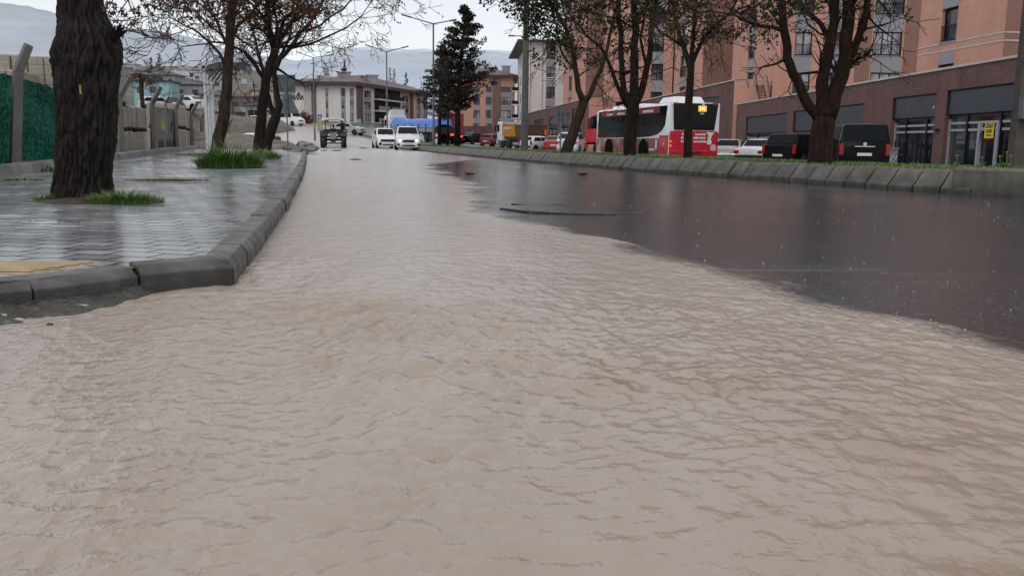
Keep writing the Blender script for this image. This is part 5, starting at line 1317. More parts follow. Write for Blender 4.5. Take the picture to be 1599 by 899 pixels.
def car(name, label, cat, px, Y, rear_face_heading, style, colr, group=None, z=None, lit=None, x=None, plate=True, bumper='body', lights='wide', fy=0.0, glassrear=True, anchor=.5):
    S = STY[style]; L, Wd, belt, roof = S['L'], S['W'], S['belt'], S['roof']; h = S['W'] / 2
    X = xat(px, Y) if x is None else x
    z = tz(X, Y) + lowz(X, Y) if z is None else z
    o = thing(name, label, cat, (X, Y, z + .004), -R(rear_face_heading), group)
    P_ = paint(colr[0], colr[1]); oy = -anchor * L
    st = S['st']; bot = .2 if style != 'bigvan' else .26
    tw = {'saloon': .15, 'hatch': .14, 'sedan': .19, 'suv': .17, 'bigvan': .12, 'smallvan': .15, 'minibus': .1}[style]
    def endk(y): 
        e = min(y, L - y); return 1 - .085 * max(0, 1 - e / .35) ** 2
    def topw(zt): return h - .03 - (tw) * max(0, (zt - belt)) / (roof - belt)
    secs = []
    for (y, zt) in st:
        k = endk(y); bz = min(belt, zt - .05); w2 = topw(zt) if zt > belt + .06 else h - .05
        r = .07 if zt > belt + .06 else .04
        secs.append([(-h * .9 * k, bot), (-h * .985 * k, bot + .16), (-h * k, min(.62, bz - .03)), (-(h - .012) * k, bz), (-w2 * k, zt - r), (-(w2 - r) * k, zt), (0, zt + .025),
                     ((w2 - r) * k, zt), (w2 * k, zt - r), ((h - .012) * k, bz), (h * k, min(.62, bz - .03)), (h * .985 * k, bot + .16), (h * .9 * k, bot)])
    mb = MB(); n = len(secs[0])
    vs = [(x_, y + oy, z_) for (y, _), s_ in zip(st, secs) for x_, z_ in s_]
    fs = [(i * n + k, i * n + k + 1, (i + 1) * n + k + 1, (i + 1) * n + k) for i in range(len(st) - 1) for k in range(n - 1)]
    fs += [tuple(range(n)), tuple((len(st) - 1) * n + k for k in range(n - 1, -1, -1))]
    fs += [(i * n, (i + 1) * n, (i + 1) * n + n - 1, i * n + n - 1) for i in range(len(st) - 1)]
    mb.add(vs, fs); body = mb.build('body', P_, o, smooth=True, bevel=.035)
    def onslope(i0, i1, f, hw, e=.014):
        (y0, z0), (y1, z1) = st[i0], st[i1]; d = Vector((0, y1 - y0, z1 - z0)).normalized(); nn = Vector((0, -d.z, d.y)); 
        if nn.z < 0: nn = -nn
        return [Vector((sx * hw, y0 + (y1 - y0) * f + oy, z0 + (z1 - z0) * f + .012)) + nn * e for sx in (-1, 1)]
    # windscreen and rear glass
    def glass(i0, i1, nm, f0=.1, f1=.94):
        mb = MB(); wA = (topw(st[i0][1] + (st[i1][1] - st[i0][1]) * f0) - .1); wB = (topw(st[i0][1] + (st[i1][1] - st[i0][1]) * f1) - .1)
        a = onslope(i0, i1, f0, wA); b = onslope(i0, i1, f1, wB); mb.quad(a[0], a[1], b[1], b[0]); return mb.build(nm, M['glass'], o)
    if glassrear: glass(S['rg'][0], S['rg'][1], 'rear_window')
    ws = glass(S['ws'][1], S['ws'][0], 'windscreen')
    mb = MB(); 
    for sx in (-.28, .3): a = onslope(S['ws'][1], S['ws'][0], .04, .0, .03)[0]; mb.bar(a + Vector((sx, 0, .0)), a + Vector((sx - .42, -.12, .09)), .02)
    mb.build('wiper', M['dark_trim'], ws)
    # side glass
    yr0, yr1 = st[S['rg'][0]][0] + .22, st[S['rg'][1]][0] + .2
    yf0, yf1 = st[S['ws'][1]][0] - .2, st[S['ws'][0]][0] - .02
    zb, zt = belt + .05, roof - .12
    for sx in (-1, 1):
        def sidep(y, z_): return Vector((sx * ((h - .012) + (topw(roof - .07) - (h - .012)) * (z_ - belt) / (roof - .07 - belt) + .012), y + oy, z_))
        nseg = 3 if style in ('suv', 'bigvan', 'smallvan', 'minibus') else 2
        for k in range(nseg):
            f0, f1 = (k + .03) / nseg, (k + .97) / nseg
            if colr[0].startswith('vanwhite') and style == 'smallvan' and k == 0: continue
            mb = MB(); mb.quad(sidep(yr0 + (yf0 - yr0) * f0, zb), sidep(yr0 + (yf0 - yr0) * f1, zb), sidep(yr1 + (yf1 - yr1) * f1, zt), sidep(yr1 + (yf1 - yr1) * f0, zt)); mb.build('side_window', M['glass'], o)
        for f in (.35, .62):
            y = yr0 + (yf0 - yr0) * f; mb = MB(); mb.b2(sx * (h + .004) - .008, sx * (h + .004) + .008, y + oy, y + oy + .16, belt - .12, belt - .09); mb.build('door_handle', M['dark_trim'], o)
        mb = MB(); mb.b2(sx * (h + .1) - .1, sx * (h + .1) + .1, yf0 + oy - .1, yf0 + oy + .02, belt + .02, belt + .17); mb.build('mirror', P_ if style != 'saloon' else M['dark_trim'], o, bevel=.03)
    # wheels and arches
    for y in S['wheels']:
        for sx in (-1, 1):
            r = S['wr']; mb = MB(); mb.lathe((sx * (h - .05), y + oy, r), [(0, -.065), (r + .06, -.065), (r + .06, .056), (0, .056)], 20, 'X'); mb.build('wheel_arch', M['arch'], o)
            wheel(o, sx * (h + .012), y + oy, r, .19)
    # bumpers
    bm_ = P_ if bumper == 'body' else M['chrome'] if bumper == 'chrome' else M['dark_trim']
    k0 = h * .9
    mb = MB(); mb.b2(-k0, k0, oy - .07, oy + .03, .34, .54); mb.build('rear_bumper', bm_, o, bevel=.03)
    mb = MB(); mb.b2(-k0, k0, L + oy - .03, L + oy + .06, .26, .5); fb = mb.build('front_bumper', bm_, o, bevel=.03)
    mb = MB(); mb.b2(-h * .52, h * .52, L + oy + .055, L + oy + .066, .3, .4); mb.build('air_intake', M['dark_trim'], fb)
    # lights
    tl = 'taillight'
    zl = min(belt - .14, st[1][1] - .16)
    for sx in (-1, 1):
        mb = MB()
        if lights == 'wide': mb.b2(sx * k0 * .9 - .17 * 1, sx * k0 * .9 + .12 * 1 if sx < 0 else sx * k0 * .9 + .06, oy - .012, oy + .05, zl - .13, zl + .04)
        else: mb.b2(sx * (k0 - .03) - .075, sx * (k0 - .03) + .075, oy - .012, oy + .1, zl - .2, zl + .22)
        mb.build('tail_light', M[tl if lights != 'amber' else 'amber'], o, bevel=.012)
        mb = MB(); zf = st[-2][1] - .06
        mb.add([(sx * k0 * .98, L + oy - .17, zf + .09), (sx * k0 * .5, L + oy - .03, zf + .03), (sx * k0 * .5, L + oy + .02, zf - .1), (sx * k0 * .95, L + oy - .06, zf - .1), (sx * k0 * .9, L + oy - .3, zf), (sx * k0 * .5, L + oy - .3, zf)],
               [(0, 1, 2, 3), (0, 4, 5, 1), (3, 2, 5, 4), (0, 3, 4), (1, 5, 2)]); hl = mb.build('headlight', M['head_glass'], o)
        if lit is not None:
            mb = MB(); mb.lathe((sx * k0 * .74, L + oy - .0, zf - .03), [(0, -.02), (.055, -.02), (.055, .045), (0, .05)], 12, 'Y'); mb.build('bulb', M['head_on'], hl)
    mb = MB(); mb.b2(-h * .46, h * .46, L + oy - .03, L + oy + .022, st[-2][1] - .2, st[-2][1] - .06); mb.build('grille', M['dark_trim'], o, bevel=.02)
    if plate:
        mb = MB(); mb.b2(-.26, .26, oy - .085, oy - .072, .55 if style != 'bigvan' else .72, .66 if style != 'bigvan' else .83); mb.build('number_plate', M['plate'], o)
        mb = MB(); mb.b2(-.26, .26, L + oy + .068, L + oy + .078, .41, .52); mb.build('number_plate', M['plate'], o)
    return o, oy, S
WH, BK, DR = ('white', (.72, .73, .74)), ('black', (.012, .012, .014)), ('dark_red', (.16, .015, .02))
VW = ('vanwhite', (.76, .77, .78))
# oncoming white vans (their fronts face us)
HEAD = 180 + 12
o, oy, S = car('white_van', 'nearest white van with lit headlights driving towards the viewer', 'van', 636, 68, 180 - 9, 'smallvan', WH, 'white vans on the flooded road', lit=1)
mb = MB(); mb.b2(-.42, .42, -oy * 1 + .01, -oy * 1 + .05, .6, .76); mb.build('mouth_grille', M['dark_trim'], o, bevel=.03)
for sx in (-.72, .72): mb = MB(); mb.lathe((sx, -oy + .0, .42), [(0, 0), (.1, 0), (.1, .07), (0, .07)], 12, 'Y'); mb.build('fog_lamp', M['dark_trim'], o)
o, oy, S = car('white_van', 'second white van with black grille just behind and left of the nearest van', 'van', 600.5, 80, 180 - 16, 'smallvan', VW, 'white vans on the flooded road')
mb = MB(); mb.b2(-.62, .62, -oy + .01, -oy + .05, .62, .8); mb.build('mouth_grille', M['dark_trim'], o, bevel=.02)
for sx in (-.66, .66): mb = MB(); mb.lathe((sx, -oy + .0, .42), [(0, 0), (.13, 0), (.13, .07), (0, .07)], 12, 'Y'); mb.build('fog_lamp', M['dark_trim'], o)
car('white_minibus', 'white minibus on the hill road beside the square sign plate', 'minibus', 451, 146, 180 - 60, 'minibus', WH)
car('white_saloon', 'white saloon parked on the hill road behind the twin trunks', 'car', 401, 150, 180 - 72, 'sedan', ('pearl', (.62, .63, .64)))
car('yellowish_minibus', 'dark windowed minibus with yellow front behind the white saloon', 'minibus', 412, 160, 180 - 68, 'minibus', ('ochre', (.3, .27, .14)))
car('silver_car', 'silver car parked behind the tractor by the cream block', 'car', 546, 112, 180 - 70, 'hatch', ('silver', (.36, .38, .39)))
# parked beyond the second carriageway
car('dark_saloon', 'dark blue saloon parked left of the dark red car', 'car', 738, 113, 28, 'sedan', ('navy', (.016, .02, .03)))
car('black_hatchback', 'black hatchback at the far left of the parked row, beside the red trailer', 'car', 722, 116, 22, 'hatch', BK)
car('dark_red_car', 'dark red car parked between dark saloon and dump truck', 'car', 769, 108, 25, 'hatch', DR)
car('grey_car', 'grey car between the two conifer trunks behind the red tail lights', 'car', 709, 112, 20, 'hatch', ('grey', (.1, .105, .11)))
car('white_hatchback', 'small boxy white hatchback to the right of the dump truck', 'car', 840, 86, 42, 'hatch', WH, bumper='dark', lights='tall')
car('red_car', 'red car wedged between two white cars behind the lone sign', 'car', 866, 84, 6, 'sedan', ('red', (.36, .02, .025)))
car('white_hatchback', 'white hatchback behind the foot of the forked tree', 'car', 893, 74, 14, 'suv', ('white2', (.68, .7, .72)))
car('beige_saloon', 'boxy beige saloon with orange tail lights right behind the bus', 'car', 1141, 56, 22, 'saloon', ('beige', (.42, .4, .36)), 'old boxy saloons', bumper='chrome', lights='amber')
car('silver_saloon', 'silver car roof half hidden between the bus and the beige saloon', 'car', 1128, 63, 18, 'sedan', ('silver', (.36, .38, .39)))
car('white_saloon', 'boxy white saloon between beige saloon and black sport utility car', 'car', 1190, 51, 34, 'saloon', WH, 'old boxy saloons', bumper='dark')
car('black_hatchback', 'small black car mostly hidden behind the boxy white saloon', 'car', 1212, 57, 30, 'hatch', BK)
car('black_suv', 'black sport utility car left of the big forked trunk', 'car', 1249, 45, 44, 'suv', BK, lights='tall')
o, oy, S = car('black_van', 'black passenger van with its tailgate towards the viewer right of the big trunk', 'van', 1339, 36.8, 14.5, 'bigvan', BK, lights='tall')
mb = MB(); mb.b2(-.36, .36, oy - .05, oy + .05, 1.05, 1.09); mb.build('chrome_strip', M['chrome'], o)
mb = MB(); mb.lathe((0, oy - .05, 1.16), [(0, 0), (.07, 0), (.07, .05), (0, .05)], 12, 'Y'); mb.build('badge', M['chrome'], o)
car('white_hatchback', 'white hatchback on the terrace behind the fence left of the black tarpaulin', 'car', 251, 90, 60, 'hatch', ('pearl', (.62, .63, .64)), z=3.25)
car('white_car', 'white car behind the fence above the graffiti panel', 'car', 299, 88, -60, 'sedan', ('pearl', (.62, .63, .64)), z=3.25)
X = xat(274, 84); o = thing('black_tarpaulin', 'black tarpaulin draped over a heap behind the fence', 'tarpaulin', (X, 84, 2.45))
mb = MB(); nr, nc = 8, 14
vs = [(-.95 + 1.9 * j / (nc - 1), -.5 + 1.2 * i / (nr - 1), 1.0 + .95 * (1 - abs(2 * j / (nc - 1) - 1) ** 4) * (1 - .5 * abs(2 * i / (nr - 1) - 1) ** 3) + .1 * n1(j * .6, i * .7, 77)) for i in range(nr) for j in range(nc)]
mb.add(vs, [(i * nc + j, i * nc + j + 1, (i + 1) * nc + j + 1, (i + 1) * nc + j) for i in range(nr - 1) for j in range(nc - 1)]); mb.build('sheet', M['dark_trim'], o, smooth='all')
mb = MB(); mb.b2(-.9, .9, -.4, .6, -.8, 1.1); mb.build('crate', M['pallet'], o)

# ---- bus
Yr = 43.5; xr_ = (xat(1041, Yr) + xat(1124, Yr)) / 2
th = math.atan2(-2.45, 11.8)
BUS = thing('city_bus', 'red and white city bus seen from behind with pictured brown flank', 'bus', (xr_, Yr, .004), -th)
BUS.location.z = .004 - .15
W2, HB, LB = 1.27, 2.8, 12.0
M['bus_red'] = paint('bus_red', (.52, .012, .028)); M['bus_white'] = paint('bus_white', (.75, .76, .77))
t = NT('bus_wrap'); v = t.coord((1, 1, 1)); g = t.noise(.9, 6, .65, v, 1.2)
c = t.ramp(g, [(.3, (.1, .02, .02)), (.46, (.2, .045, .04)), (.56, (.28, .11, .085)), (.64, (.13, .06, .055)), (.74, (.42, .3, .25))])
s = t.n('ShaderNodeSeparateXYZ'); t.l(t.tc.outputs['Object'], s.inputs[0])
mr = t.n('ShaderNodeMapRange'); mr.inputs[1].default_value = .55; mr.inputs[2].default_value = 1.15; t.l(s.outputs[2], mr.inputs[0])
c = t.mix(mr.outputs[0], c, (.19, .05, .045)); t.set(Base_Color=c, Roughness=.22, Coat_Weight=.5); M['bus_wrap'] = t.m
# body shell as lofted rounded box
def loft_box(o, name, mat, ys, prof, parent):
    mb = MB(); n = len(prof); vs = [(x * k, y, z) for y, k in ys for x, z in prof]
    fs = [(i * n + k, i * n + (k + 1) % n, (i + 1) * n + (k + 1) % n, (i + 1) * n + k) for i in range(len(ys) - 1) for k in range(n)] + [tuple(range(n)), tuple((len(ys) - 1) * n + k for k in range(n - 1, -1, -1))]
    mb.add(vs, fs); return mb.build(name, mat, parent, smooth=True, bevel=.02)
prof = [(-W2, .28), (-W2, 1.1), (-W2 + .02, 2.62), (-W2 + .1, 2.74), (-W2 + .35, HB), (W2 - .35, HB), (W2 - .1, 2.74), (W2 - .02, 2.62), (W2, 1.1), (W2, .28)]
loft_box(BUS, 'body', M['bus_white'], [(0, .985), (.12, 1), (LB - .3, 1), (LB, .93)], prof, BUS)
for sx in (-1, 1):
    mb = MB()
    e = sx * (W2 + .004)
    mb.quad((e, 1.25, .3), (e, LB - .35, .3), (e, LB - .35, 1.12), (e, 1.25, 1.12)); mb.build('side_wrap', M['bus_wrap'], BUS)
    mb = MB(); xa, xb = sx * (W2 + .004), sx * (W2 - .012)
    mb.quad((xa, .04, .34), (xa, 1.245, .34), (xa, 1.245, 1.25), (xa, .04, 1.25)); mb.build('corner_panel', M['bus_red'], BUS)
    # glazing band with curved rear lower edge
    mb = MB(); pts = []
    for y, z in ((LB - .6, 1.16), (4.2, 1.16), (2.6, 1.2), (1.5, 1.3), (.85, 1.5), (.5, 1.75), (.3, 2.66), (LB - .6, 2.66)): pts.append((sx * (W2 - .02 * (z - 1.1) / 1.5 + .007), y, z))
    mb.add(pts, [tuple(range(len(pts)))]); gl = mb.build('side_glazing', M['glass'], BUS)
    mb = MB()
    for y in (1.9, 3.9, 5.5, 7.3, 8.9, 10.4): mb.b2(sx * (W2 - .004) - .012, sx * (W2 - .004) + .012, y - .03, y + .03, 1.18, 2.3)
    mb.build('pillar', M['dark_trim'], gl)
    mb = MB(); mb.quad(*[(sx * (W2 - .008), y, z) for y, z in ((1.3, 2.34), (10.8, 2.34), (10.8, 2.67), (1.3, 2.67))]); bn = mb.build('banner', pm('bus_banner', (.2, .022, .03), .3, .1, 3), BUS)
    mb = MB()
    for y0, y1 in ((2.2, 3.7), (4.4, 6.2), (6.6, 7.9), (8.6, 9.6)):
        y = y0
        while y < y1: l = rnd.uniform(.08, .2); mb.quad(*[(sx * (W2 - .004), yy, zz) for yy, zz in ((y, 2.4), (y + l, 2.4), (y + l, 2.52), (y, 2.52))]); y += l + .04
    mb.build('banner_marks', M['white_mark'], bn)
    # white letter shapes and skirt on the wrap
    e2 = sx * (W2 + .008)
    for y0, y1, z0, z1 in ((4.75, 4.85, .45, 1.0), (5.1, 5.2, .45, 1.0), (5.45, 5.55, .45, 1.0), (4.6, 5.6, .38, .44), (10.9, 11.0, .41, 1.05), (11.15, 11.25, .41, .75), (11.4, 11.5, .41, .7), (10.8, 11.6, .34, .4), (1.5, 1.72, .6, 1.05), (1.8, 2.6, .52, .6), (3.0, 3.9, 1.0, 1.05), (9.2, 10.2, 1.0, 1.04)):
        mb = MB(); mb.quad((e2, y0, z0), (e2, y1, z0), (e2, y1, z1), (e2, y0, z1)); mb.build('letter_stroke', M['white_mark'], BUS)
    mb = MB(); e3 = sx * (W2 + .008)
    for a_, b_ in ((1.6, 2.75), (4.1, 8.55), (9.75, LB - .4)): mb.quad((e3, a_, .26), (e3, b_, .26), (e3, b_, .33), (e3, a_, .33))
    mb.build('skirt', M['bus_white'], BUS)
    for y in (3.35, 9.15):
        mb = MB(); mb.lathe((sx * (W2 - .02), y, .48), [(0, -.1), (.62, -.1), (.62, .036), (0, .036)], 26, 'X'); mb.build('wheel_arch', M['arch'], BUS)
        wheel(BUS, sx * (W2 + .025), y, .48, .3, .6)
    mb = MB(); mb.tube([(sx * W2 * .95, LB - .1, 2.5), (sx * (W2 + .15), LB + .15, 2.4), (sx * (W2 + .2), LB + .2, 2.1)], .04, 6); mb.b2(sx * (W2 + .2) - .1, sx * (W2 + .2) + .1, LB + .1, LB + .22, 1.85, 2.3); mb.build('mirror', M['dark_trim'], BUS)
# rear face
mb = MB(); yb_ = -.012
mb.add([(-W2 * .97, yb_, .34), (W2 * .97, yb_, .34), (W2 * .98, yb_, 1.48), (-W2 * .98, yb_, 1.48)], [(0, 1, 2, 3)]); mb.prism([(-W2 * .97, -.008, .34), (W2 * .97, -.008, .34), (W2 * .98, -.008, 1.48), (-W2 * .98, -.008, 1.48)], (0, -.06, 0)) ; mb.v = mb.v[4:]; mb.f = [tuple(i - 4 for i in f) for f in mb.f[1:]]
rp = mb.build('rear_panel', M['bus_red'], BUS, bevel=.03)
mb = MB(); mb.prism([(-W2 * .8, -.012, 1.52), (W2 * .8, -.012, 1.52), (W2 * .93, -.012, 2.76), (-W2 * .86, -.012, 2.76)], (0, -.04, 0)); rw = mb.build('rear_window', M['glass'], BUS, bevel=.02)
for sx in (-1, 1):
    mb = MB(); mb.prism([(sx * W2 * .99, -.01, 1.35), (sx * W2 * .8, -.01, 1.35), (sx * W2 * .93, -.01, 2.78), (sx * W2 * .985, -.01, 2.78)], (0, -.055, 0)); mb.build('rear_pillar', M['bus_white'], BUS, bevel=.015)
    mb = MB(); mb.b2(sx * W2 * .78 - .12, sx * W2 * .78 + .12, -.085, -.05, 2.7, 2.79); mb.build('marker_lamp', M['taillight'], BUS, bevel=.01)
    for zz in (.72, .92):
        mb = MB(); mb.b2(sx * W2 * .93 - .045, sx * W2 * .93 + .045, -.1, -.068, zz, zz + .09); mb.build('tail_light', M['tail_on'] if sx < 0 else M['taillight'], BUS, bevel=.01)
mb = MB(); mb.b2(-W2 * .95, W2 * .95, -.12, -.069, .3, .56); bb = mb.build('rear_bumper', M['bus_red'], BUS, bevel=.03)
mb = MB(); mb.b2(-.35, .35, -.135, -.121, .4, .5); mb.build('number_plate', M['dark_trim'], bb)
mb = MB(); mb.b2(.16, .58, -.066, -.053, 2.38, 2.66); mb.build('route_display', pm('led_amber', (.8, .4, .02), .4, 0, 1, emit=((1, .5, .05), .5)), rw)
mb = MB()
for x0, x1, z0, z1 in ((.24, .28, 2.42, 2.62), (.3, .36, 2.5, 2.55), (.36, .42, 2.44, 2.6), (.46, .5, 2.42, 2.62)): mb.b2(x0, x1, -.069, -.0665, z0, z1)
mb.build('route_mark', pm('led_hot', (1, .8, .3), .4, 0, 1, emit=((1, .75, .25), .9)), rw)
mb = MB(); mb.b2(.26, .46, -.062, -.053, 2.25, 2.33); mb.build('green_lamp', pm('green_lamp', (.2, .5, .3), .3, 0, 1), rw)
mb = MB(); mb.lathe((.4, -.1, 2.74), [(0, 0), (.07, 0), (.07, .05), (0, .05)], 10, 'Y'); mb.build('camera_pod', M['bus_white'], rw)
# rear lettering: three rows of short white strokes, and the ribbon emblem
for z, x0, x1 in ((1.27, .06, .62), (1.1, -.02, .62), (.93, -.02, .62), (1.27, -.62, -.3), (1.1, -.66, -.3), (.93, -.66, -.3)):
    x = x0; mb = MB()
    while x < x1 - .03:
        l = min(rnd.uniform(.05, .1), x1 - x); hh = rnd.choice((.07, .09, .1)); mb.b2(x, x + l, -.073, -.0695, z, z + hh); x += l + .022
    mb.build('lettering', M['white_mark'], rp)
mb = MB(); y_ = -.0705
for P in ([(.6, 1.42), (1.02, 1.42), (.86, 1.2), (.78, 1.2)], [(.66, 1.2), (.9, 1.2), (.84, 1.08), (.72, 1.08)]): mb.add([(x, y_, z) for x, z in P], [(0, 1, 2, 3)])
mb.add([(.78 + .13 * math.cos(a * PI / 8), y_, .96 + .13 * math.sin(a * PI / 8)) for a in range(16)], [tuple(range(16))])
mb.build('emblem', M['white_mark'], rp)
mb = MB(); mb.add([(1.0 + .16 * math.cos(a * PI / 10), y_, .7 + .16 * math.sin(a * PI / 10)) for a in range(20)], [tuple(range(20))]); mb.build('round_sticker', pm('pink_sticker', (.62, .42, .42), .4, .1, 10), rp)
for y0, y1, z1 in ((.7, 2.7, 3.12), (5.2, 10.5, 2.95)):
    mb = MB(); mb.prism([(-.85, y0, HB + .003), (.85, y0, HB + .003), (.7, y0 + .15, z1), (-.7, y0 + .15, z1)], (0, .01, 0)); mb = MB()
    a = [(-.85, y0, HB + .003), (.85, y0, HB + .003), (.85, y1, HB + .003), (-.85, y1, HB + .003), (-.7, y0 + .2, z1), (.7, y0 + .2, z1), (.7, y1 - .25, z1), (-.7, y1 - .25, z1)]
    mb.add(a, [(3, 2, 1, 0), (4, 5, 6, 7), (0, 1, 5, 4), (1, 2, 6, 5), (2, 3, 7, 6), (3, 0, 4, 7)]); mb.build('roof_unit', M['bus_white'], BUS, bevel=.06)
mb = MB(); mb.quad((-1.1, LB + .012, 1.2), (1.1, LB + .012, 1.2), (1.08, LB + .012, 2.5), (-1.08, LB + .012, 2.5)); mb.build('windscreen', M['glass'], BUS)

# ---- trucks
def cab(o, y0, w, zb, zt, L, mat, deflector=True):
    """tractor cab from y0 (rear) to y0+L (front)"""
    h = w / 2; mb = MB()
    sec = [(y0, 1), (y0 + L - .25, 1), (y0 + L, .94)]
    prof = [(-h, zb), (-h, zt - .6), (-h + .08, zt), (h - .08, zt), (h, zt - .6), (h, zb)]
    n = 6; vs = [(x * k, y, z) for y, k in sec for x, z in prof]
    fs = [(i * n + k, i * n + (k + 1) % n, (i + 1) * n + (k + 1) % n, (i + 1) * n + k) for i in range(2) for k in range(n)] + [tuple(range(n)), tuple(2 * n + k for k in range(n - 1, -1, -1))]
    mb.add(vs, fs); c = mb.build('cab', mat, o, smooth=True, bevel=.06)
    for sx in (-1, 1):
        mb = MB(); mb.quad(*[(sx * (h + .006), y, z) for y, z in ((y0 + L * .45, zb + 1.0), (y0 + L - .3, zb + .95), (y0 + L - .3, zb + 1.75), (y0 + L * .45, zb + 1.75))]); mb.build('side_window', M['glass'], c)
        mb = MB(); mb.b2(sx * (h + .18) - .1, sx * (h + .18) + .1, y0 + L - .2, y0 + L - .1, zb + .95, zb + 1.7); mb.build('mirror', M['dark_trim'], c, bevel=.02)
    mb = MB(); mb.quad((-h * .88, y0 + L + .012, zb + .95), (h * .88, y0 + L + .012, zb + .95), (h * .84, y0 + L - .005, zb + 1.75), (-h * .84, y0 + L - .005, zb + 1.75)); mb.build('windscreen', M['glass'], c)
    mb = MB(); mb.b2(-h * .7, h * .7, y0 + L - .06, y0 + L + .02, zb + .15, zb + .8); mb.build('grille', M['dark_trim'], c, bevel=.03)
    mb = MB(); mb.b2(-h * .98, h * .98, y0 + L - .1, y0 + L + .1, zb - .35, zb + .05); mb.build('bumper', mat, c, bevel=.04)
    for sx in (-1, 1): mb = MB(); mb.b2(sx * h * .75 - .18, sx * h * .75 + .18, y0 + L + .1, y0 + L + .12, zb - .2, zb - .02); mb.build('headlight', M['head_glass'], c, bevel=.02)
    if deflector:
        mb = MB(); a = [(-h * .85, y0 + .1, zt + .004), (h * .85, y0 + .1, zt + .004), (h * .85, y0 + L * .8, zt + .004), (-h * .85, y0 + L * .8, zt + .004), (-h * .8, y0 + .1, zt + .75), (h * .8, y0 + .1, zt + .75), (h * .75, y0 + .35, zt + .72), (-h * .75, y0 + .35, zt + .72)]
        mb.add(a, [(3, 2, 1, 0), (4, 5, 6, 7), (0, 1, 5, 4), (1, 2, 6, 5), (2, 3, 7, 6), (3, 0, 4, 7)]); mb.build('roof_deflector', mat, c, bevel=.05)
    return c
def chassis(o, y0, y1, axles, w=2.4, r=.5):
    mb = MB(); 
    for sx in (-.42, .42): mb.b2(sx - .06, sx + .06, y0, y1, .75, 1.0)
    for y in axles: mb.cyl((-w / 2 + .3, y, r), (w / 2 - .3, y, r), .09, .09, 8)
    mb.build('chassis', M['dark_trim'], o)
    for y in axles:
        for sx in (-1, 1): wheel(o, sx * w / 2, y, r, .42 if y < y1 - 2.5 else .28, .58)
# blue tarpaulin lorry: rear at right, cab away to the left
Yb = 104; xb = xat(694, Yb)
hd = math.atan2(xat(613, 117) - xb, 117 - Yb)
o = thing('cargo_lorry', 'white cargo lorry with a blue tarpaulin over its open load bed', 'truck', (xb, Yb, tz(xb, Yb) + .15), -hd)
LT = math.hypot(xat(613, 117) - xb, 117 - Yb) * .98
w = 2.45
chassis(o, .3, LT, [1.2, 2.5, LT - 2.0]); cb = cab(o, LT - 1.6, 2.4, .95, 3.2, 1.9, M['white_metal'])
BED = LT - 2.0
mb = MB(); mb.b2(-w / 2, w / 2, 0, BED, 1.02, 1.15); bd = mb.build('load_bed', M['dark_trim'], o)
for sx in (-1, 1):
    mb = MB(); mb.b2(sx * w / 2 - .03, sx * w / 2 + .03, .02, BED - .02, 1.152, 1.75); mb.build('side_board', M['spandrel'], o)
    mb = MB()
    for q in range(7): y = .3 + q * (BED - .6) / 6; mb.b2(sx * (w / 2 + .06) - .028, sx * (w / 2 + .06) + .028, y - .05, y + .05, 1.0, 2.1)
    mb.build('stake', M['dark_trim'], o)
nr, nc = 26, 13; vs = []
for i in range(nr):
    y = -.06 + (BED + .1) * i / (nr - 1); end = .0 if 0 < i < nr - 1 else -.75
    for j in range(nc):
        f = 2 * j / (nc - 1) - 1
        z = 2.3 + .35 * (1 - abs(f) ** 3) * (1 + .6 * n1(y * .6, f, 61)) + .1 * n1(y * 1.9, f * 2, 62) + end
        if abs(f) > .93: z = 1.62 + .14 * n1(y * 1.3, f, 63)
        elif abs(f) > .75: z -= .12
        vs.append((f * (w / 2 + .1), y, z + .3 * sstep(BED * .6, BED, y)))
mb = MB(); mb.add(vs, [(i * nc + j, i * nc + j + 1, (i + 1) * nc + j + 1, (i + 1) * nc + j) for i in range(nr - 1) for j in range(nc - 1)]); mb.build('blue_tarpaulin', pm('blue_tarp', (.035, .15, .5), .35, .25, 2, .4, 6), o, smooth='all')
mb = MB(); mb.b2(-w / 2, w / 2, -.04, 0, .9, 1.7); mb.build('tailboard', M['dark_trim'], o)
for sx in (-1, 1): mb = MB(); mb.b2(sx * .95 - .22, sx * .95 + .22, -.1, -.045, .72, .95); mb.build('tail_light', M['tail_on'], o, bevel=.02)
# red box trailer
Yt = 107; xt = xat(708, Yt)
o = thing('box_lorry', 'dark red box lorry between the conifer trunks', 'truck', (xt, Yt, tz(xt, Yt)), R(8))
chassis(o, .2, 8.0, [1.1, 2.3, 6.8]); cab(o, 6.6, 2.4, .95, 3.0, 1.9, M['bus_red'], False)
mb = MB(); mb.b2(-1.2, 1.2, 0, 6.4, 1.05, 3.5); bx = mb.build('box', pm('box_red', (.2, .02, .04), .4, .12, 1.5), o, bevel=.03)
mb = MB(); mb.b2(-1.15, -.02, -.03, -.003, 1.1, 3.42); mb.build('door', pm('box_red', (.2, .02, .04)), bx); mb = MB(); mb.b2(.02, 1.15, -.03, -.003, 1.1, 3.42); mb.build('door', pm('box_red', (.2, .02, .04)), bx)
for sx in (-1, 1): mb = MB(); mb.b2(sx * .9 - .2, sx * .9 + .2, -.06, -.01, .75, .95); mb.build('tail_light', M['tail_on'], o, bevel=.02)
# red tractor unit ahead of the bus
Yq = 63; xq = xat(912, Yq)
o = thing('red_lorry', 'red lorry cab showing between the forked tree and the bus front', 'truck', (xq + 6.4, Yq, lowz(xq + 3, Yq) + .004), R(86))
chassis(o, -.3, 6.2, [1.2, 5.3], 2.3, .45); cab(o, 4.5, 2.3, .85, 2.55, 1.8, M['bus_red'])
mb = MB(); mb.b2(-1.15, 1.15, -.3, 4.3, 1.02, 1.15); mb.b2(-1.15, 1.15, -.3, -.24, 1.153, 1.6); mb.build('load_bed', M['dark_trim'], o)
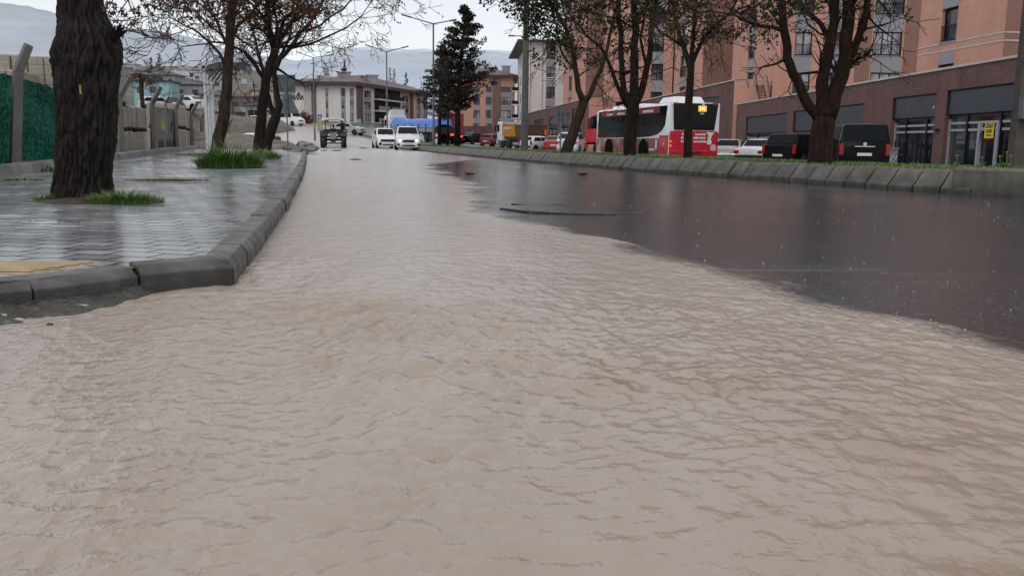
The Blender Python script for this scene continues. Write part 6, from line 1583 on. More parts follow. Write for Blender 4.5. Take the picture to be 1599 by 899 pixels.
# dump truck facing away to the left
Yd = 93; xd = xat(836, Yd)
hd = math.atan2(xat(786, 103) - xd, 103 - Yd)
o = thing('dump_truck', 'tipper truck with orange side panel and brown load bed', 'truck', (xd, Yd, lowz(xd, Yd)), -hd)
LD = 9.2; w = 2.45
chassis(o, .2, LD, [1.3, 2.6, LD - 3.6, LD - 1.6]); cab(o, LD - 1.7, 2.4, .95, 3.05, 1.9, M['white_metal'], False)
mb = MB(); mb.add([(-w / 2 + .25, .1, 1.15), (w / 2 - .25, .1, 1.15), (w / 2 - .25, LD - 2, 1.15), (-w / 2 + .25, LD - 2, 1.15), (-w / 2, -.25, 2.6), (w / 2, -.25, 2.6), (w / 2, LD - 1.85, 2.75), (-w / 2, LD - 1.85, 2.75)],
        [(3, 2, 1, 0), (4, 5, 6, 7), (0, 1, 5, 4), (1, 2, 6, 5), (2, 3, 7, 6), (3, 0, 4, 7)]); tb = mb.build('tipper_body', pm('rust_brown', (.11, .06, .045), .7, .3, 3), o, bevel=.03)
mb = MB()
for sx in (-1, 1): mb.add([(sx * (w / 2 - .1), LD - 6.0, 1.4), (sx * (w / 2 - .1), LD - 2.05, 1.4), (sx * (w / 2 + .06), LD - 1.95, 2.64), (sx * (w / 2 + .06), LD - 6.0, 2.6), (sx * (w / 2 - .2), LD - 6.0, 1.4), (sx * (w / 2 - .2), LD - 2.05, 1.4), (sx * (w / 2 - .03), LD - 1.95, 2.62), (sx * (w / 2 - .03), LD - 6.0, 2.6)], [(0, 1, 2, 3), (7, 6, 5, 4), (0, 4, 5, 1), (1, 5, 6, 2), (2, 6, 7, 3), (3, 7, 4, 0)])
mb.build('orange_panel', pm('orange_paint', (.6, .26, .03), .4, .12, 2), tb)
mb = MB()
for q in range(6): mb.quad(*[(-(w / 2 + .045), LD - 5.0 + q * .42 + a, z) for a, z in ((0, 2.15), (.28, 2.15), (.28, 2.38), (0, 2.38))])
mb.build('panel_marks', M['white_mark'], tb)
mb = MB(); mb.b2(-1.15, 1.15, LD - 1.95, LD - .5, 3.25, 3.36); mb.b2(-1.15, -1.1, LD - 1.9, LD - 1.8, 2.75, 3.25); mb.b2(1.1, 1.15, LD - 1.9, LD - 1.8, 2.75, 3.25); mb.build('cab_guard', M['alu'], tb)
mb = MB(); mb.b2(.85, 1.15, -.3, -.2, 1.6, 2.1); mb.build('tail_light', M['amber'], tb)
for sx in (-1, 1): mb = MB(); mb.b2(sx * 1.2 - .03, sx * 1.2 + .03, 1.0, 3.6, .55, .8); mb.build('side_guard', M['alu'], o)

# ---- tractor with trailer
Yk = 80; xk = xat(521, Yk)
TR = thing('farm_tractor', 'old farm tractor with white canopy driving through the flood', 'tractor', (xk, Yk, tz(xk, Yk)), R(180 + 10))
mb = MB(); mb.add([(-.3, .9, .75), (.3, .9, .75), (.28, 2.6, .72), (-.28, 2.6, .72), (-.32, .9, 1.42), (.32, .9, 1.42), (.27, 2.6, 1.28), (-.27, 2.6, 1.28)], [(3, 2, 1, 0), (4, 5, 6, 7), (0, 1, 5, 4), (1, 2, 6, 5), (2, 3, 7, 6), (3, 0, 4, 7)]); mb.build('bonnet', pm('tractor_dark', (.03, .025, .03), .4, .2, 3), TR, bevel=.05)
mb = MB(); mb.b2(-.25, .25, 2.605, 2.65, .75, 1.25); gq = mb.build('grille', pm('grille_grey', (.24, .22, .23), .4, .2, 6), TR, bevel=.02)
for sx in (-1, 1): mb = MB(); mb.lathe((sx * .34, 2.5, 1.12), [(0, 0), (.09, 0), (.1, .1), (0, .11)], 12, 'Y'); mb.build('headlight', M['head_glass'], TR)
mb = MB(); mb.b2(-.2, .2, .2, 2.5, .5, .75); mb.cyl((-.75, 2.15, .42), (.75, 2.15, .42), .06); mb.cyl((-.8, .35, .72), (.8, .35, .72), .1); mb.build('chassis', M['dark_trim'], TR)
for sx in (-1, 1):
    wheel(TR, sx * .92, 2.15, .42, .24, .55, 'dark_trim'); wheel(TR, sx * 1.12, .35, .74, .42, .55, 'dark_trim')
    mb = MB(); n = 9
    P = [(0.35 + .82 * math.cos(PI * k / n), .74 + .82 * math.sin(PI * k / n)) for k in range(n + 1)]
    for (a, za), (b, zb) in zip(P[1:], P[2:]): mb.add([(sx * .62, a, za), (sx * 1.14, a, za), (sx * 1.14, b, zb), (sx * .62, b, zb), (sx * .62, a, za + .03), (sx * 1.14, a, za + .03), (sx * 1.14, b, zb + .03), (sx * .62, b, zb + .03)], [(3, 2, 1, 0), (4, 5, 6, 7), (0, 1, 5, 4), (1, 2, 6, 5), (2, 3, 7, 6), (3, 0, 4, 7)])
    mb.build('mudguard', pm('tractor_dark', (.03, .025, .03)), TR)
    for y in (-.3, 1.0): mb = MB(); mb.bar((sx * .68, y, 1.3), (sx * .68, y, 2.42), .05); mb.build('canopy_post', M['dark_trim'], TR)
    mb = MB(); mb.b2(sx * .95 - .06, sx * .95 + .06, 1.12, 1.18, 1.42, 1.55); mb.build('indicator', M['amber'], TR)
mb = MB(); nc = 9; vs = []
for i in range(7):
    for j in range(nc): f = 2 * j / (nc - 1) - 1; vs.append((f * .98, -.6 + 1.9 * i / 6, 2.62 - .14 * f * f + .05 * n1(i * .9, j * .8, 71)))
n0 = len(vs); vs += [(x, y, z - .16) for x, y, z in vs]
fs = [(i * nc + j, i * nc + j + 1, (i + 1) * nc + j + 1, (i + 1) * nc + j) for i in range(6) for j in range(nc - 1)]
fs += [tuple(n0 + k for k in reversed(f)) for f in fs]
rim_ = [j for j in range(nc)] + [i * nc + nc - 1 for i in range(1, 7)] + [6 * nc + j for j in range(nc - 2, -1, -1)] + [i * nc for i in range(5, 0, -1)]
fs += [(rim_[k], rim_[(k + 1) % len(rim_)], n0 + rim_[(k + 1) % len(rim_)], n0 + rim_[k]) for k in range(len(rim_))]
mb.add(vs, fs); mb.build('canopy', M['white_metal'], TR, smooth=True)
mb = MB(); mb.b2(-.26, .26, -.15, .35, .98, 1.06); mb.b2(-.26, .26, -.22, -.14, 1.0, 1.5); mb.build('seat', M['dark_trim'], TR, bevel=.03)
mb = MB(); mb.cyl((0, .95, 1.3), (0, .75, 1.5), .02); mb.lathe((0, .72, 1.52), [(.17, 0), (.2, .015), (.17, .03)], 16); mb.build('steering_wheel', M['dark_trim'], TR)
mb = MB(); mb.cyl((.2, 1.9, 1.3), (.2, 1.9, 2.0), .035); mb.build('exhaust', M['dark_trim'], TR)
hd = Vector((math.sin(R(10)) * 1, 1, 0))
o = thing('farm_trailer', 'dark two wheeled trailer drawn behind the tractor', 'trailer', (xk - .55, Yk + 3.6, tz(xk, Yk + 3.6)), R(180 + 12))
mb = MB(); mb.b2(-1.0, 1.0, -1.5, 1.5, .75, .85)
for sx in (-1, 1): mb.b2(sx - .03, sx + .03, -1.5, 1.5, .853, 1.5)
mb.b2(-.96, .96, 1.44, 1.5, .853, 1.5); mb.b2(-.96, .96, -1.5, -1.44, .853, 1.5); mb.build('tub', pm('trailer_dark', (.035, .03, .032), .6, .3, 3), o)
for sx in (-1, 1): wheel(o, sx * 1.0, -.2, .42, .25, .5, 'dark_trim')
mb = MB(); mb.bar((0, 1.5, .7), (0, 2.9, .6), .08); mb.build('drawbar', M['dark_trim'], o)
# ---- people on the tractor
def skin(name, joints, edges, mat, parent, sub=2, root=0):
    me = bpy.data.meshes.new(name); me.from_pydata([j[:3] for j in joints], edges, []); me.update()
    o = link(bpy.data.objects.new(name, me)); me.materials.append(mat); o.parent = parent
    o.modifiers.new('Skin', 'SKIN').use_smooth_shade = True
    for k, j in enumerate(joints):
        sv = me.skin_vertices[0].data[k]; sv.radius = (j[3], j[3]); sv.use_root = (k == root)
    s_ = o.modifiers.new('Sub', 'SUBSURF'); s_.levels = s_.render_levels = sub
    return o
M['skin'] = pm('skin', (.3, .17, .11), .5, .08, 10)
def seated(label, loc, rz, coat, arm):
    o = thing('person', label, 'person', loc, rz, 'people riding on the tractor')
    J = [(0, 0, .0, .13), (0, .02, .18, .13), (0, .03, .36, .14), (0, .03, .47, .06), (0, .05, .56, .055), (0, .07, .64, .095), (0, .08, .72, .09),
         (-.17, .03, .42, .065), (-.22, .14, .2, .045), (arm * -1, .42, .24, .035), (arm * -1 + .01, .5, .25, .03), (.17, .03, .42, .065), (.22, .14, .2, .045), (arm, .42, .24, .035), (arm - .01, .5, .25, .03),
         (-.1, .05, -.02, .09), (-.13, .42, -.02, .07), (-.13, .44, -.4, .045), (-.13, .56, -.44, .035), (.1, .05, -.02, .09), (.13, .42, -.02, .07), (.13, .44, -.4, .045), (.13, .56, -.44, .035)]
    E = [(0, 1), (1, 2), (2, 3), (3, 4), (4, 5), (5, 6), (2, 7), (7, 8), (8, 9), (9, 10), (2, 11), (11, 12), (12, 13), (13, 14), (0, 15), (15, 16), (16, 17), (17, 18), (0, 19), (19, 20), (20, 21), (21, 22)]
    b = skin('body', J, E, M['skin'], o)
    g = lambda ids, ex: [(*J[i][:3], J[i][3] + ex) for i in ids]
    skin('coat', g([0, 1, 2, 7, 8, 9, 11, 12, 13], .022), [(0, 1), (1, 2), (2, 3), (3, 4), (4, 5), (2, 6), (6, 7), (7, 8)], coat, o)
    skin('trousers', g([0, 15, 16, 17, 19, 20, 21], .02), [(0, 1), (1, 2), (2, 3), (0, 4), (4, 5), (5, 6)], M['dark_trim'], o)
    mb = MB(); mb.lathe((0, .05, .66), [(.105, 0), (.118, .05), (.1, .12), (.05, .155), (0, .16)], 12); mb.build('hair', M['dark_trim'], o, smooth='all')
    mb = MB(); mb.b2(-.012, .012, .16, .19, .62, .66); mb.build('nose', M['skin'], o, bevel=.006)
    return o
c_, s_ = math.cos(R(190)), math.sin(R(190))
def trl(x, y, z): return (xk + c_ * x - s_ * y, Yk + s_ * x + c_ * y, TR.location.z + z)
seated('driver in a dark coat sitting behind the tractor steering wheel', trl(0, .05, 1.2), R(190), pm('coat_dark', (.02, .022, .03), .8, .2, 5), .14)
seated('passenger in a dark brown jacket perched on the tractor mudguard', trl(-.82, .2, 1.68), R(190), pm('coat_brown', (.04, .028, .022), .8, .2, 5), .12)
# ------------------------------------------------------------------ trees
def barkmat(name, a, b, sc=9, st=.9):
    t = NT(name); f = t.noise(sc, 6, .7, t.coord((1, 1, .28)), .8)
    c = t.ramp(f, [(.32, a), (.62, b), (.8, tuple(x * 1.5 for x in b))])
    t.set(Base_Color=c, Roughness=.8, Specular_IOR_Level=.12, Normal=t.bump(f, st, .03)); return t.m
M['bark'] = barkmat('wet_bark', (.008, .006, .005), (.03, .022, .018))
t = NT('furrowed_bark'); at_ = t.n('ShaderNodeAttribute', attribute_name='ridge')
f = t.noise(22, 6, .7, t.coord((1, 1, .35)), .6)
c = t.ramp(t.math('ADD', t.math('MULTIPLY', at_.outputs['Fac'], .7), t.math('MULTIPLY', f, .5)), [(.3, (.005, .004, .0035)), (.62, (.016, .012, .0105)), (.95, (.04, .031, .027))])  # shade in the furrows and light on the ridges put into the colour
t.set(Base_Color=c, Roughness=.75, Specular_IOR_Level=.2, Normal=t.bump(f, 1.0, .03)); M['bark_big'] = t.m
M['bark_brown'] = barkmat('brown_bark', (.016, .011, .008), (.06, .04, .028))
M['bark_red'] = barkmat('reddish_bark', (.009, .006, .005), (.04, .022, .016), 12)
M['twig'] = pm('twig', (.06, .04, .033), .8, .25, 3, spec=.1)
M['twig_pale'] = pm('twig_pale', (.1, .075, .068), .8, .25, 3, spec=.1)
def leafmat(name, cols):
    t = NT(name); g = t.n('ShaderNodeNewGeometry')
    c = t.ramp(g.outputs['Random Per Island'], [(i / (len(cols) - 1), q) for i, q in enumerate(cols)])
    t.set(Base_Color=c, Roughness=.6, Specular_IOR_Level=.2); return t.m
M['leaf_olive'] = leafmat('olive_leaves', [(.012, .02, .008), (.03, .042, .016), (.05, .06, .024), (.06, .05, .025)])
M['leaf_rust'] = leafmat('rust_leaves', [(.09, .03, .012), (.17, .065, .025), (.24, .11, .045)])
M['leaf_con'] = leafmat('conifer_needles', [(.011, .014, .01), (.022, .026, .017), (.036, .037, .025), (.06, .042, .027)])
M['leaf_haze'] = leafmat('hazy_needles', [(.06, .08, .085), (.09, .11, .115)])  # needle colours paled and greyed to carry the distance haze
M['leaf_green'] = leafmat('green_leaves', [(.02, .045, .012), (.04, .07, .02), (.055, .085, .028)])
def rv(r=rnd): 
    while True:
        v = Vector((r.uniform(-1, 1), r.uniform(-1, 1), r.uniform(-1, 1)))
        if .01 < v.length < 1: return v.normalized()
def leafq(mb, p, s, r=rnd):
    d = rv(r); u = d.cross(rv(r)).normalized() * s * r.uniform(.35, .6); d = d * s
    mb.add([p, p + d * .5 + u, p + d, p + d * .5 - u], [(0, 1, 2, 3)])
def clump(mb, p, rad, n, s, r=rnd, flat=1.0):
    for _ in range(n):
        v = rv(r) * rad * r.random() ** .5; v.z *= flat
        leafq(mb, p + v, s * r.uniform(.6, 1.3), r)
RMIN = .003
def grow(mw, mt, p, d, rad, L, depth, tips, r, trop=.15, spread=.7, thin=.02, kids=(2, 3), wob=.18):
    n = 4; pts = [p]; q = p; dd = d.normalized()
    for k in range(n):
        dd = (dd + rv(r) * wob + Vector((0, 0, trop * .4))).normalized(); q = q + dd * L / n; pts.append(q)
    re = max(rad * .62, RMIN)
    (mw if rad > thin else mt).tube(pts, [rad + (re - rad) * k / n for k in range(n + 1)], 7 if rad > .05 else 5 if rad > .02 else 3, cap=False)
    if depth == 0: tips.append((pts[-1], dd)); return
    if depth <= 2: tips.append((pts[2], dd))
    for k in range(r.randint(*kids)):
        nd = (dd + rv(r) * spread).normalized()
        grow(mw, mt, pts[-1], nd, max(RMIN, re * r.uniform(.62, .9)), L * r.uniform(.62, .88), depth - 1, tips, r, trop, spread, thin, kids, wob)
    for k in range(r.randint(0, 2) if depth > 1 else 1):
        i = r.randint(1, n - 1); nd = (dd * .5 + rv(r) * spread * 1.2).normalized()
        grow(mw, mt, pts[i], nd, max(RMIN, rad * r.uniform(.3, .5)), L * r.uniform(.45, .7), depth - 1, tips, r, trop, spread, thin, kids, wob)
def limb(mb, pix, Y, r0, r1, o, dY=0.0, n=10, tip=False):
    """a limb whose points are read off the photograph at the depth of the tree"""
    P = [at(px, py, Y + dY * k / max(1, len(pix) - 1)) - o for k, (px, py) in enumerate(pix)]
    Q = [P[0]]
    for a, b in zip(P, P[1:]): Q += [(a + b) / 2 + rv() * (b - a).length * .05, b]
    m = len(Q) - 1
    if tip:
        e = (Q[-1] - Q[-2]).normalized(); mb.tube([Q[-1] - e * .02, Q[-1] + e * r1 * .7, Q[-1] + e * r1 * 1.3], [r1, r1 * .8, r1 * .25], n)
    mb.tube(Q, [r0 + (r1 - r0) * (k / m) ** .8 for k in range(m + 1)], n, cap=True)
    return Q
def tree(name, label, cat, Y, bx, by, zb, limbs, fork_depth, twigL, bark, twig, leaves=None, seed=1, group=None, spread=.75, trop=.12, thin=.02, top_extra=None, kids=(2, 3)):
    r = random.Random(seed); b = at(bx, by, Y); o_ = Vector((b.x, Y, zb)); T = thing(name, label, cat, o_, 0, group)
    mw, mt, tips = MB(), MB(), []
    for L in limbs:
        Q = limb(mw, L['p'], Y, L['r'][0], L['r'][1], o_, L.get('dy', 0), tip=not L.get('grow', True))
        if L.get('grow', True):
            d = (Q[-1] - Q[-2]).normalized(); dep = L.get('depth', fork_depth)
            for k in range(L.get('n', 3)):
                grow(mw, mt, Q[-1], (d + rv(r) * spread * (.4 if k == 0 else 1)).normalized(), L['r'][1] * (.9 if k == 0 else .65), twigL * r.uniform(.8, 1.2), dep, tips, r, trop, spread, thin, kids)
        for k in range(L.get('side', 0)):
            i = r.randint(max(1, int(len(Q) * L.get('from', .35))), len(Q) - 1); d = (rv(r) + Vector((0, 0, .25))); d.y *= .8
            grow(mw, mt, Q[i], d.normalized(), L['r'][1] * r.uniform(.3, .5), twigL * r.uniform(.6, 1.0), max(1, fork_depth - 1), tips, r, trop, spread, thin, kids)
    mw.build('trunk', M[bark], T, smooth='all', fix=False)
    if mt.v: mt.build('branches', M[twig], T, fix=False)
    if leaves:
        ml = MB()
        for p, d in tips:
            if leaves.get('zmin') is not None and p.z + zb < leaves['zmin']: continue
            if r.random() < leaves['prob']: clump(ml, p + d * .05, leaves['rad'], leaves['n'], leaves['s'], r)
        for (px, py, rad, n) in leaves.get('extra', []):
            clump(ml, at(px, py, Y) - o_, rad, n, leaves['s'], r, .7)
        if ml.v: ml.build('crown', M[leaves['mat']], T, fix=False)
    return T
RMIN = .0095
GB = 'bare trees along the left pavement'; GM = 'trees in a row on the median'
tree('street_tree', 'leaning bare tree with brown trunk crossing the bus shelter canopy', 'tree', 25, 338, 250, .17,
     [dict(p=[(335, 256), (340, 232), (346, 200), (351, 160), (355, 120), (359, 70), (361, 30), (364, -15)], r=(.2, .1), side=9, n=4, **{'from': .72}),
      dict(p=[(356, 110), (344, 85), (322, 62), (300, 45)], r=(.05, .025), dy=-.6, side=1, n=2), dict(p=[(360, 60), (372, 40), (392, 22), (410, -5)], r=(.055, .03), side=3),
      dict(p=[(359, 80), (345, 50), (330, 20), (318, -10)], r=(.05, .028), dy=.8, side=3)],
     4, .85, 'bark_brown', 'twig', dict(prob=.12, rad=.12, n=5, s=.085, mat='leaf_rust', zmin=4.2, extra=[(352, 22, .5, 60), (372, 18, .4, 45)]), 11, GB, .8, .05)
tree('street_tree', 'bare dark tree with straight trunk left of the two road signs', 'tree', 30, 402, 243, .2,
     [dict(p=[(401, 246), (404, 225), (408, 190), (412, 150), (415, 125), (422, 100), (430, 75)], r=(.19, .13), side=5, n=3, **{'from': .78}),
      dict(p=[(412, 122), (398, 100), (382, 82), (360, 70), (335, 66)], r=(.075, .03), side=4), dict(p=[(428, 80), (445, 52), (462, 25), (470, -5)], r=(.09, .045), side=4, dy=.6), dict(p=[(428, 78), (420, 45), (418, 10), (410, -20)], r=(.09, .045), side=4, dy=-.6)],
     4, .95, 'bark', 'twig', dict(prob=.12, rad=.16, n=6, s=.1, mat='leaf_rust', zmin=4.4, extra=[(430, 20, .7, 80), (400, 40, .5, 40)]), 23, GB, .8, .05)
tree('street_tree', 'bare forked tree leaning right behind the straight dark trunk', 'tree', 38, 415, 235, .22,
     [dict(p=[(413, 238), (417, 220), (425, 198), (431, 183)], r=(.24, .2), grow=False), dict(p=[(430, 186), (422, 165), (416, 140), (413, 118), (405, 90)], r=(.12, .07), side=3, n=3),
      dict(p=[(430, 186), (437, 165), (431, 138), (428, 112), (437, 92), (452, 76), (470, 50), (492, 25), (505, 0)], r=(.15, .055), side=10, n=3, **{'from': .6}),
      dict(p=[(452, 76), (480, 70), (510, 58), (540, 44), (562, 28)], r=(.06, .025), side=6), dict(p=[(437, 92), (452, 60), (458, 25), (455, -10)], r=(.07, .035), side=4), dict(p=[(470, 50), (500, 40), (535, 15), (560, -12)], r=(.05, .025), side=4)],
     4, 1.1, 'bark', 'twig_pale', dict(prob=.05, rad=.15, n=5, s=.1, mat='leaf_rust', zmin=5), 35, GB, .8, .05, thin=.025)
RMIN = .003
# big front trunk, bark relief in the mesh
Yt_ = 8.2
prof = [(318, 127, 50), (312, 127, 47), (300, 128, 43), (270, 130, 42), (240, 132, 44), (200, 134, 45), (150, 135, 45), (115, 137, 47), (95, 138, 50), (70, 138, 49), (48, 134, 43), (30, 129, 37), (0, 126, 34), (-80, 124, 32), (-300, 122, 29), (-560, 121, 25)]
b = at(127, 314, Yt_); T = thing('street_tree', 'thick dark furrowed trunk nearest the viewer at left with a stub of cut shoots', 'tree', (b.x, Yt_, .145))
o_ = Vector((b.x, Yt_, .145)); nr, nc = 300, 180; V = []; RD = []
p0, p1 = prof[0][0], prof[-1][0]
Zs = []; CX = []; CY = []; RR = []
for i in range(nr):
    f = i / (nr - 1); py = p0 + (p1 - p0) * f ** 1.35
    pr = sorted(prof); cx = interp([(a, b_) for a, b_, c in pr], py); hw = interp([(a, c) for a, b_, c in pr], py)
    c = at(cx, py, Yt_) - o_; Zs.append(c.z); CX.append(c.x); CY.append(c.y); RR.append(hw * .94 * Yt_ / F)
A_ = np.linspace(0, 2 * PI, nc, endpoint=False)[None, :] + np.zeros((nr, 1)); Zz = np.array(Zs)[:, None] + 0 * A_
ux, uy = np.cos(A_), np.sin(A_)
def cyl3(fr, fz, s_): return pn(ux * fr + 40, uy * fr * .9 + Zz * fz, s_) + .6 * pn(uy * fr - 20, ux * fr * .8 - Zz * fz * .9, s_ + 1)
warp = .35 * cyl3(1.2, 1.5, 90)
f1 = np.minimum(1, np.abs(pn(A_ * 5.5 + warp * 3 + 100, Zz * 3.6 + warp, 92)) * 4.2)
f2 = np.minimum(1, np.abs(pn(A_ * 11 + warp * 5 + 60, Zz * 8.5 + warp * 2, 93)) * 3.6)
f3 = cyl3(9, 9, 96)
burl = np.maximum(0, cyl3(2.0, 3.0, 94)); knob = np.maximum(0, cyl3(4.5, 5.5, 98) - .1)
rdg = np.clip(.2 + .42 * f1 + .34 * f2 + .3 * f3, 0, 1)
k = .955 + .085 * (f1 - .5) + .045 * (f2 - .5) + .05 * f3 + .2 * burl + .16 * knob + .14 * np.clip(.14 - Zz, 0, 1) / .14 * np.abs(np.sin(A_ * 2.5 + 1))
V = np.stack([np.array(CX)[:, None] + ux * np.array(RR)[:, None] * k, np.array(CY)[:, None] + uy * np.array(RR)[:, None] * k, Zz], -1).reshape(-1, 3); RD = rdg.ravel()
V = np.array(V); i = np.arange(nr - 1)[:, None] * nc + np.arange(nc)[None, :]; j2 = (np.arange(nc) + 1) % nc
i2 = np.arange(nr - 1)[:, None] * nc + j2[None, :]
Qd = np.stack([i, i2, i2 + nc, i + nc], -1).reshape(-1, 4)
tk = np_mesh('trunk', V, Qd, M['bark_big'], attrs={'ridge': RD}); tk.parent = T
mb = MB(); c0 = at(176, 62, Yt_ - .05) - o_
for k in range(11):
    e_ = at(178 + k * 2.0 + rnd.uniform(-2, 2), 52 - rnd.uniform(0, 16), Yt_ - rnd.uniform(-.05, .15)) - o_
    mb.tube([c0 + rv() * .02, (c0 + e_) / 2 + rv() * .012, e_], [.016, .012, .007], 5)
mb.tube([at(160, 88, Yt_) - o_, at(172, 72, Yt_ - .03) - o_, at(180, 56, Yt_ - .05) - o_], [.06, .05, .03], 8); mb.build('cut_shoots', M['bark_big'], T)
mb = MB(); q = at(125.5, 140, Yt_ - .29) - o_; mb.box(q, (.013, .012, .075)); mb.build('yellow_tag', pm('tag_yellow', (.35, .24, .08), .6, .2, 30), T)
mw, mt, tips = MB(), MB(), []
r = random.Random(5)
top = at(121, -540, Yt_) - o_
for k in range(5): grow(mw, mt, top, Vector((math.cos(k * 1.26), math.sin(k * 1.26), .9)), .09, 1.5, 3, tips, r, .1, .8, .015)
# low hanging bough with dry palmate leaves reaching in from the top
bp = [at(px, py, Yt_ - .2) - o_ for px, py in ((158, -60), (185, -45), (210, -22), (232, -4), (252, -8))]
mw.tube(bp, [.03, .02, .014, .01, .006], 6)
subs = [[(185, -45), (182, -15), (174, 5), (170, 12)], [(210, -22), (200, 0), (188, 17), (176, 22)], [(210, -22), (222, 6), (212, 14), (196, 20)], [(232, -4), (244, 6), (252, 4)], [(200, 0), (206, 18), (212, 26), (208, 35)], [(188, 17), (182, 28), (178, 14)]]
ends = []
for sp in subs:
    P = [at(px, py, Yt_ - .2 + rnd.uniform(-.1, .1)) - o_ for px, py in sp]; mt.tube(P, [.008] + [.005] * (len(P) - 2) + [.003], 4); ends += [(p, (P[-1] - P[0]).normalized()) for p in P[1:]]
mw.build('limbs', M['bark'], T, smooth='all', fix=False); mt.build('branches', M['twig'], T, fix=False)
ml = MB()
def palmate(mb, p, s):
    n = rv(); n.z = abs(n.z) * .5; n.normalize(); u = n.cross(Vector((0, 0, 1)))
    u = u.normalized() if u.length > .01 else Vector((1, 0, 0)); v = n.cross(u)
    if v.z > 0: v = -v
    P = []
    for k in range(11):
        a = -PI * .8 + 1.6 * PI * k / 10; rr = s * (1 if k % 2 == 0 else .5) * (1 - .25 * abs(k - 5) / 5)
        P.append(p + (u * math.sin(a) + v * math.cos(a)) * rr + n * s * .25 * rnd.uniform(-1, 1))
    mb.add([p] + P, [(0, k, k + 1) for k in range(1, 11)])
for p, d in ends:
    for k in range(2): palmate(ml, p + rv() * .035, rnd.uniform(.035, .055))
for p, d in tips:
    if r.random() < .5: palmate(ml, p, .07)
ml.build('crown', leafmat('dry_palmate', [(.05, .022, .014), (.1, .045, .025), (.16, .08, .04)]), T, fix=False)

# median trees
RMIN = .007
tree('median_tree', 'forked tree with a leaning trunk left of the bus front', 'tree', 31.5, 884, 241, .36,
     [dict(p=[(882, 246), (888, 225), (896, 205), (905, 180), (912, 158)], r=(.23, .15), grow=False), dict(p=[(911, 160), (903, 140), (898, 105), (893, 75), (884, 45), (870, 20)], r=(.12, .06), side=6, n=3),
      dict(p=[(913, 160), (924, 142), (937, 112), (945, 88), (952, 55), (960, 20)], r=(.1, .05), side=6, n=3), dict(p=[(893, 75), (878, 70), (862, 52), (848, 40)], r=(.05, .025), side=4), dict(p=[(898, 110), (880, 88), (872, 60), (862, 20)], r=(.045, .025), side=4, dy=.5)],
     3, .95, 'bark_brown', 'twig', dict(prob=.3, rad=.28, n=20, s=.1, mat='leaf_olive', zmin=3.3, extra=[(848, 28, .45, 150), (862, 8, .5, 180), (835, 45, .3, 90), (878, 30, .4, 110), (890, 5, .5, 160), (905, 25, .4, 90)]), 41, GM, .8, .05)
tree('median_tree', 'thick dark many limbed tree in front of the middle of the bus', 'tree', 26.5, 984, 244, .36,
     [dict(p=[(983, 250), (983, 225), (985, 195), (988, 165), (990, 150)], r=(.19, .19), grow=False), dict(p=[(982, 168), (974, 140), (971, 100), (970, 55), (966, 0)], r=(.1, .07), side=6, n=3),
      dict(p=[(990, 158), (990, 130), (991, 95), (993, 50), (990, -5)], r=(.15, .09), side=6, n=3), dict(p=[(994, 158), (1003, 138), (1010, 105), (1016, 70), (1020, 20), (1030, -20)], r=(.12, .06), side=6, n=3), dict(p=[(978, 165), (962, 130), (950, 98), (935, 70), (915, 55)], r=(.07, .03), side=6), dict(p=[(1010, 105), (1000, 60), (1008, 10)], r=(.05, .03), side=3)],
     3, 1.0, 'bark', 'twig', dict(prob=.17, rad=.25, n=18, s=.09, mat='leaf_olive', zmin=3.9, extra=[(930, 10, .5, 150), (945, 35, .4, 80), (1000, 8, .5, 120), (960, 5, .5, 130)]), 52, GM, .8, .05)
tree('median_tree', 'straight slim dark trunk crossing the red bus rear', 'tree', 23, 1074, 247, .36,
     [dict(p=[(1073, 254), (1074, 220), (1075, 180), (1077, 140), (1079, 98)], r=(.115, .09), grow=False), dict(p=[(1077, 105), (1070, 82), (1062, 62), (1055, 35), (1050, 0)], r=(.075, .045), side=6, n=3),
      dict(p=[(1080, 100), (1090, 78), (1100, 58), (1118, 38), (1140, 20)], r=(.065, .03), side=6, n=3), dict(p=[(1079, 98), (1082, 65), (1085, 30), (1088, -10)], r=(.06, .04), side=5, n=3), dict(p=[(1066, 72), (1048, 60), (1030, 50), (1018, 30)], r=(.04, .025), side=4)],
     3, .85, 'bark', 'twig', dict(prob=.22, rad=.2, n=20, s=.075, mat='leaf_olive', zmin=3.2, extra=[(1060, 8, .4, 160), (1100, 10, .45, 170), (1120, 45, .2, 40), (1040, 20, .35, 90), (1085, 30, .35, 90), (1135, 52, .14, 34), (1150, 56, .12, 26)]), 63, GM, .8, .05)
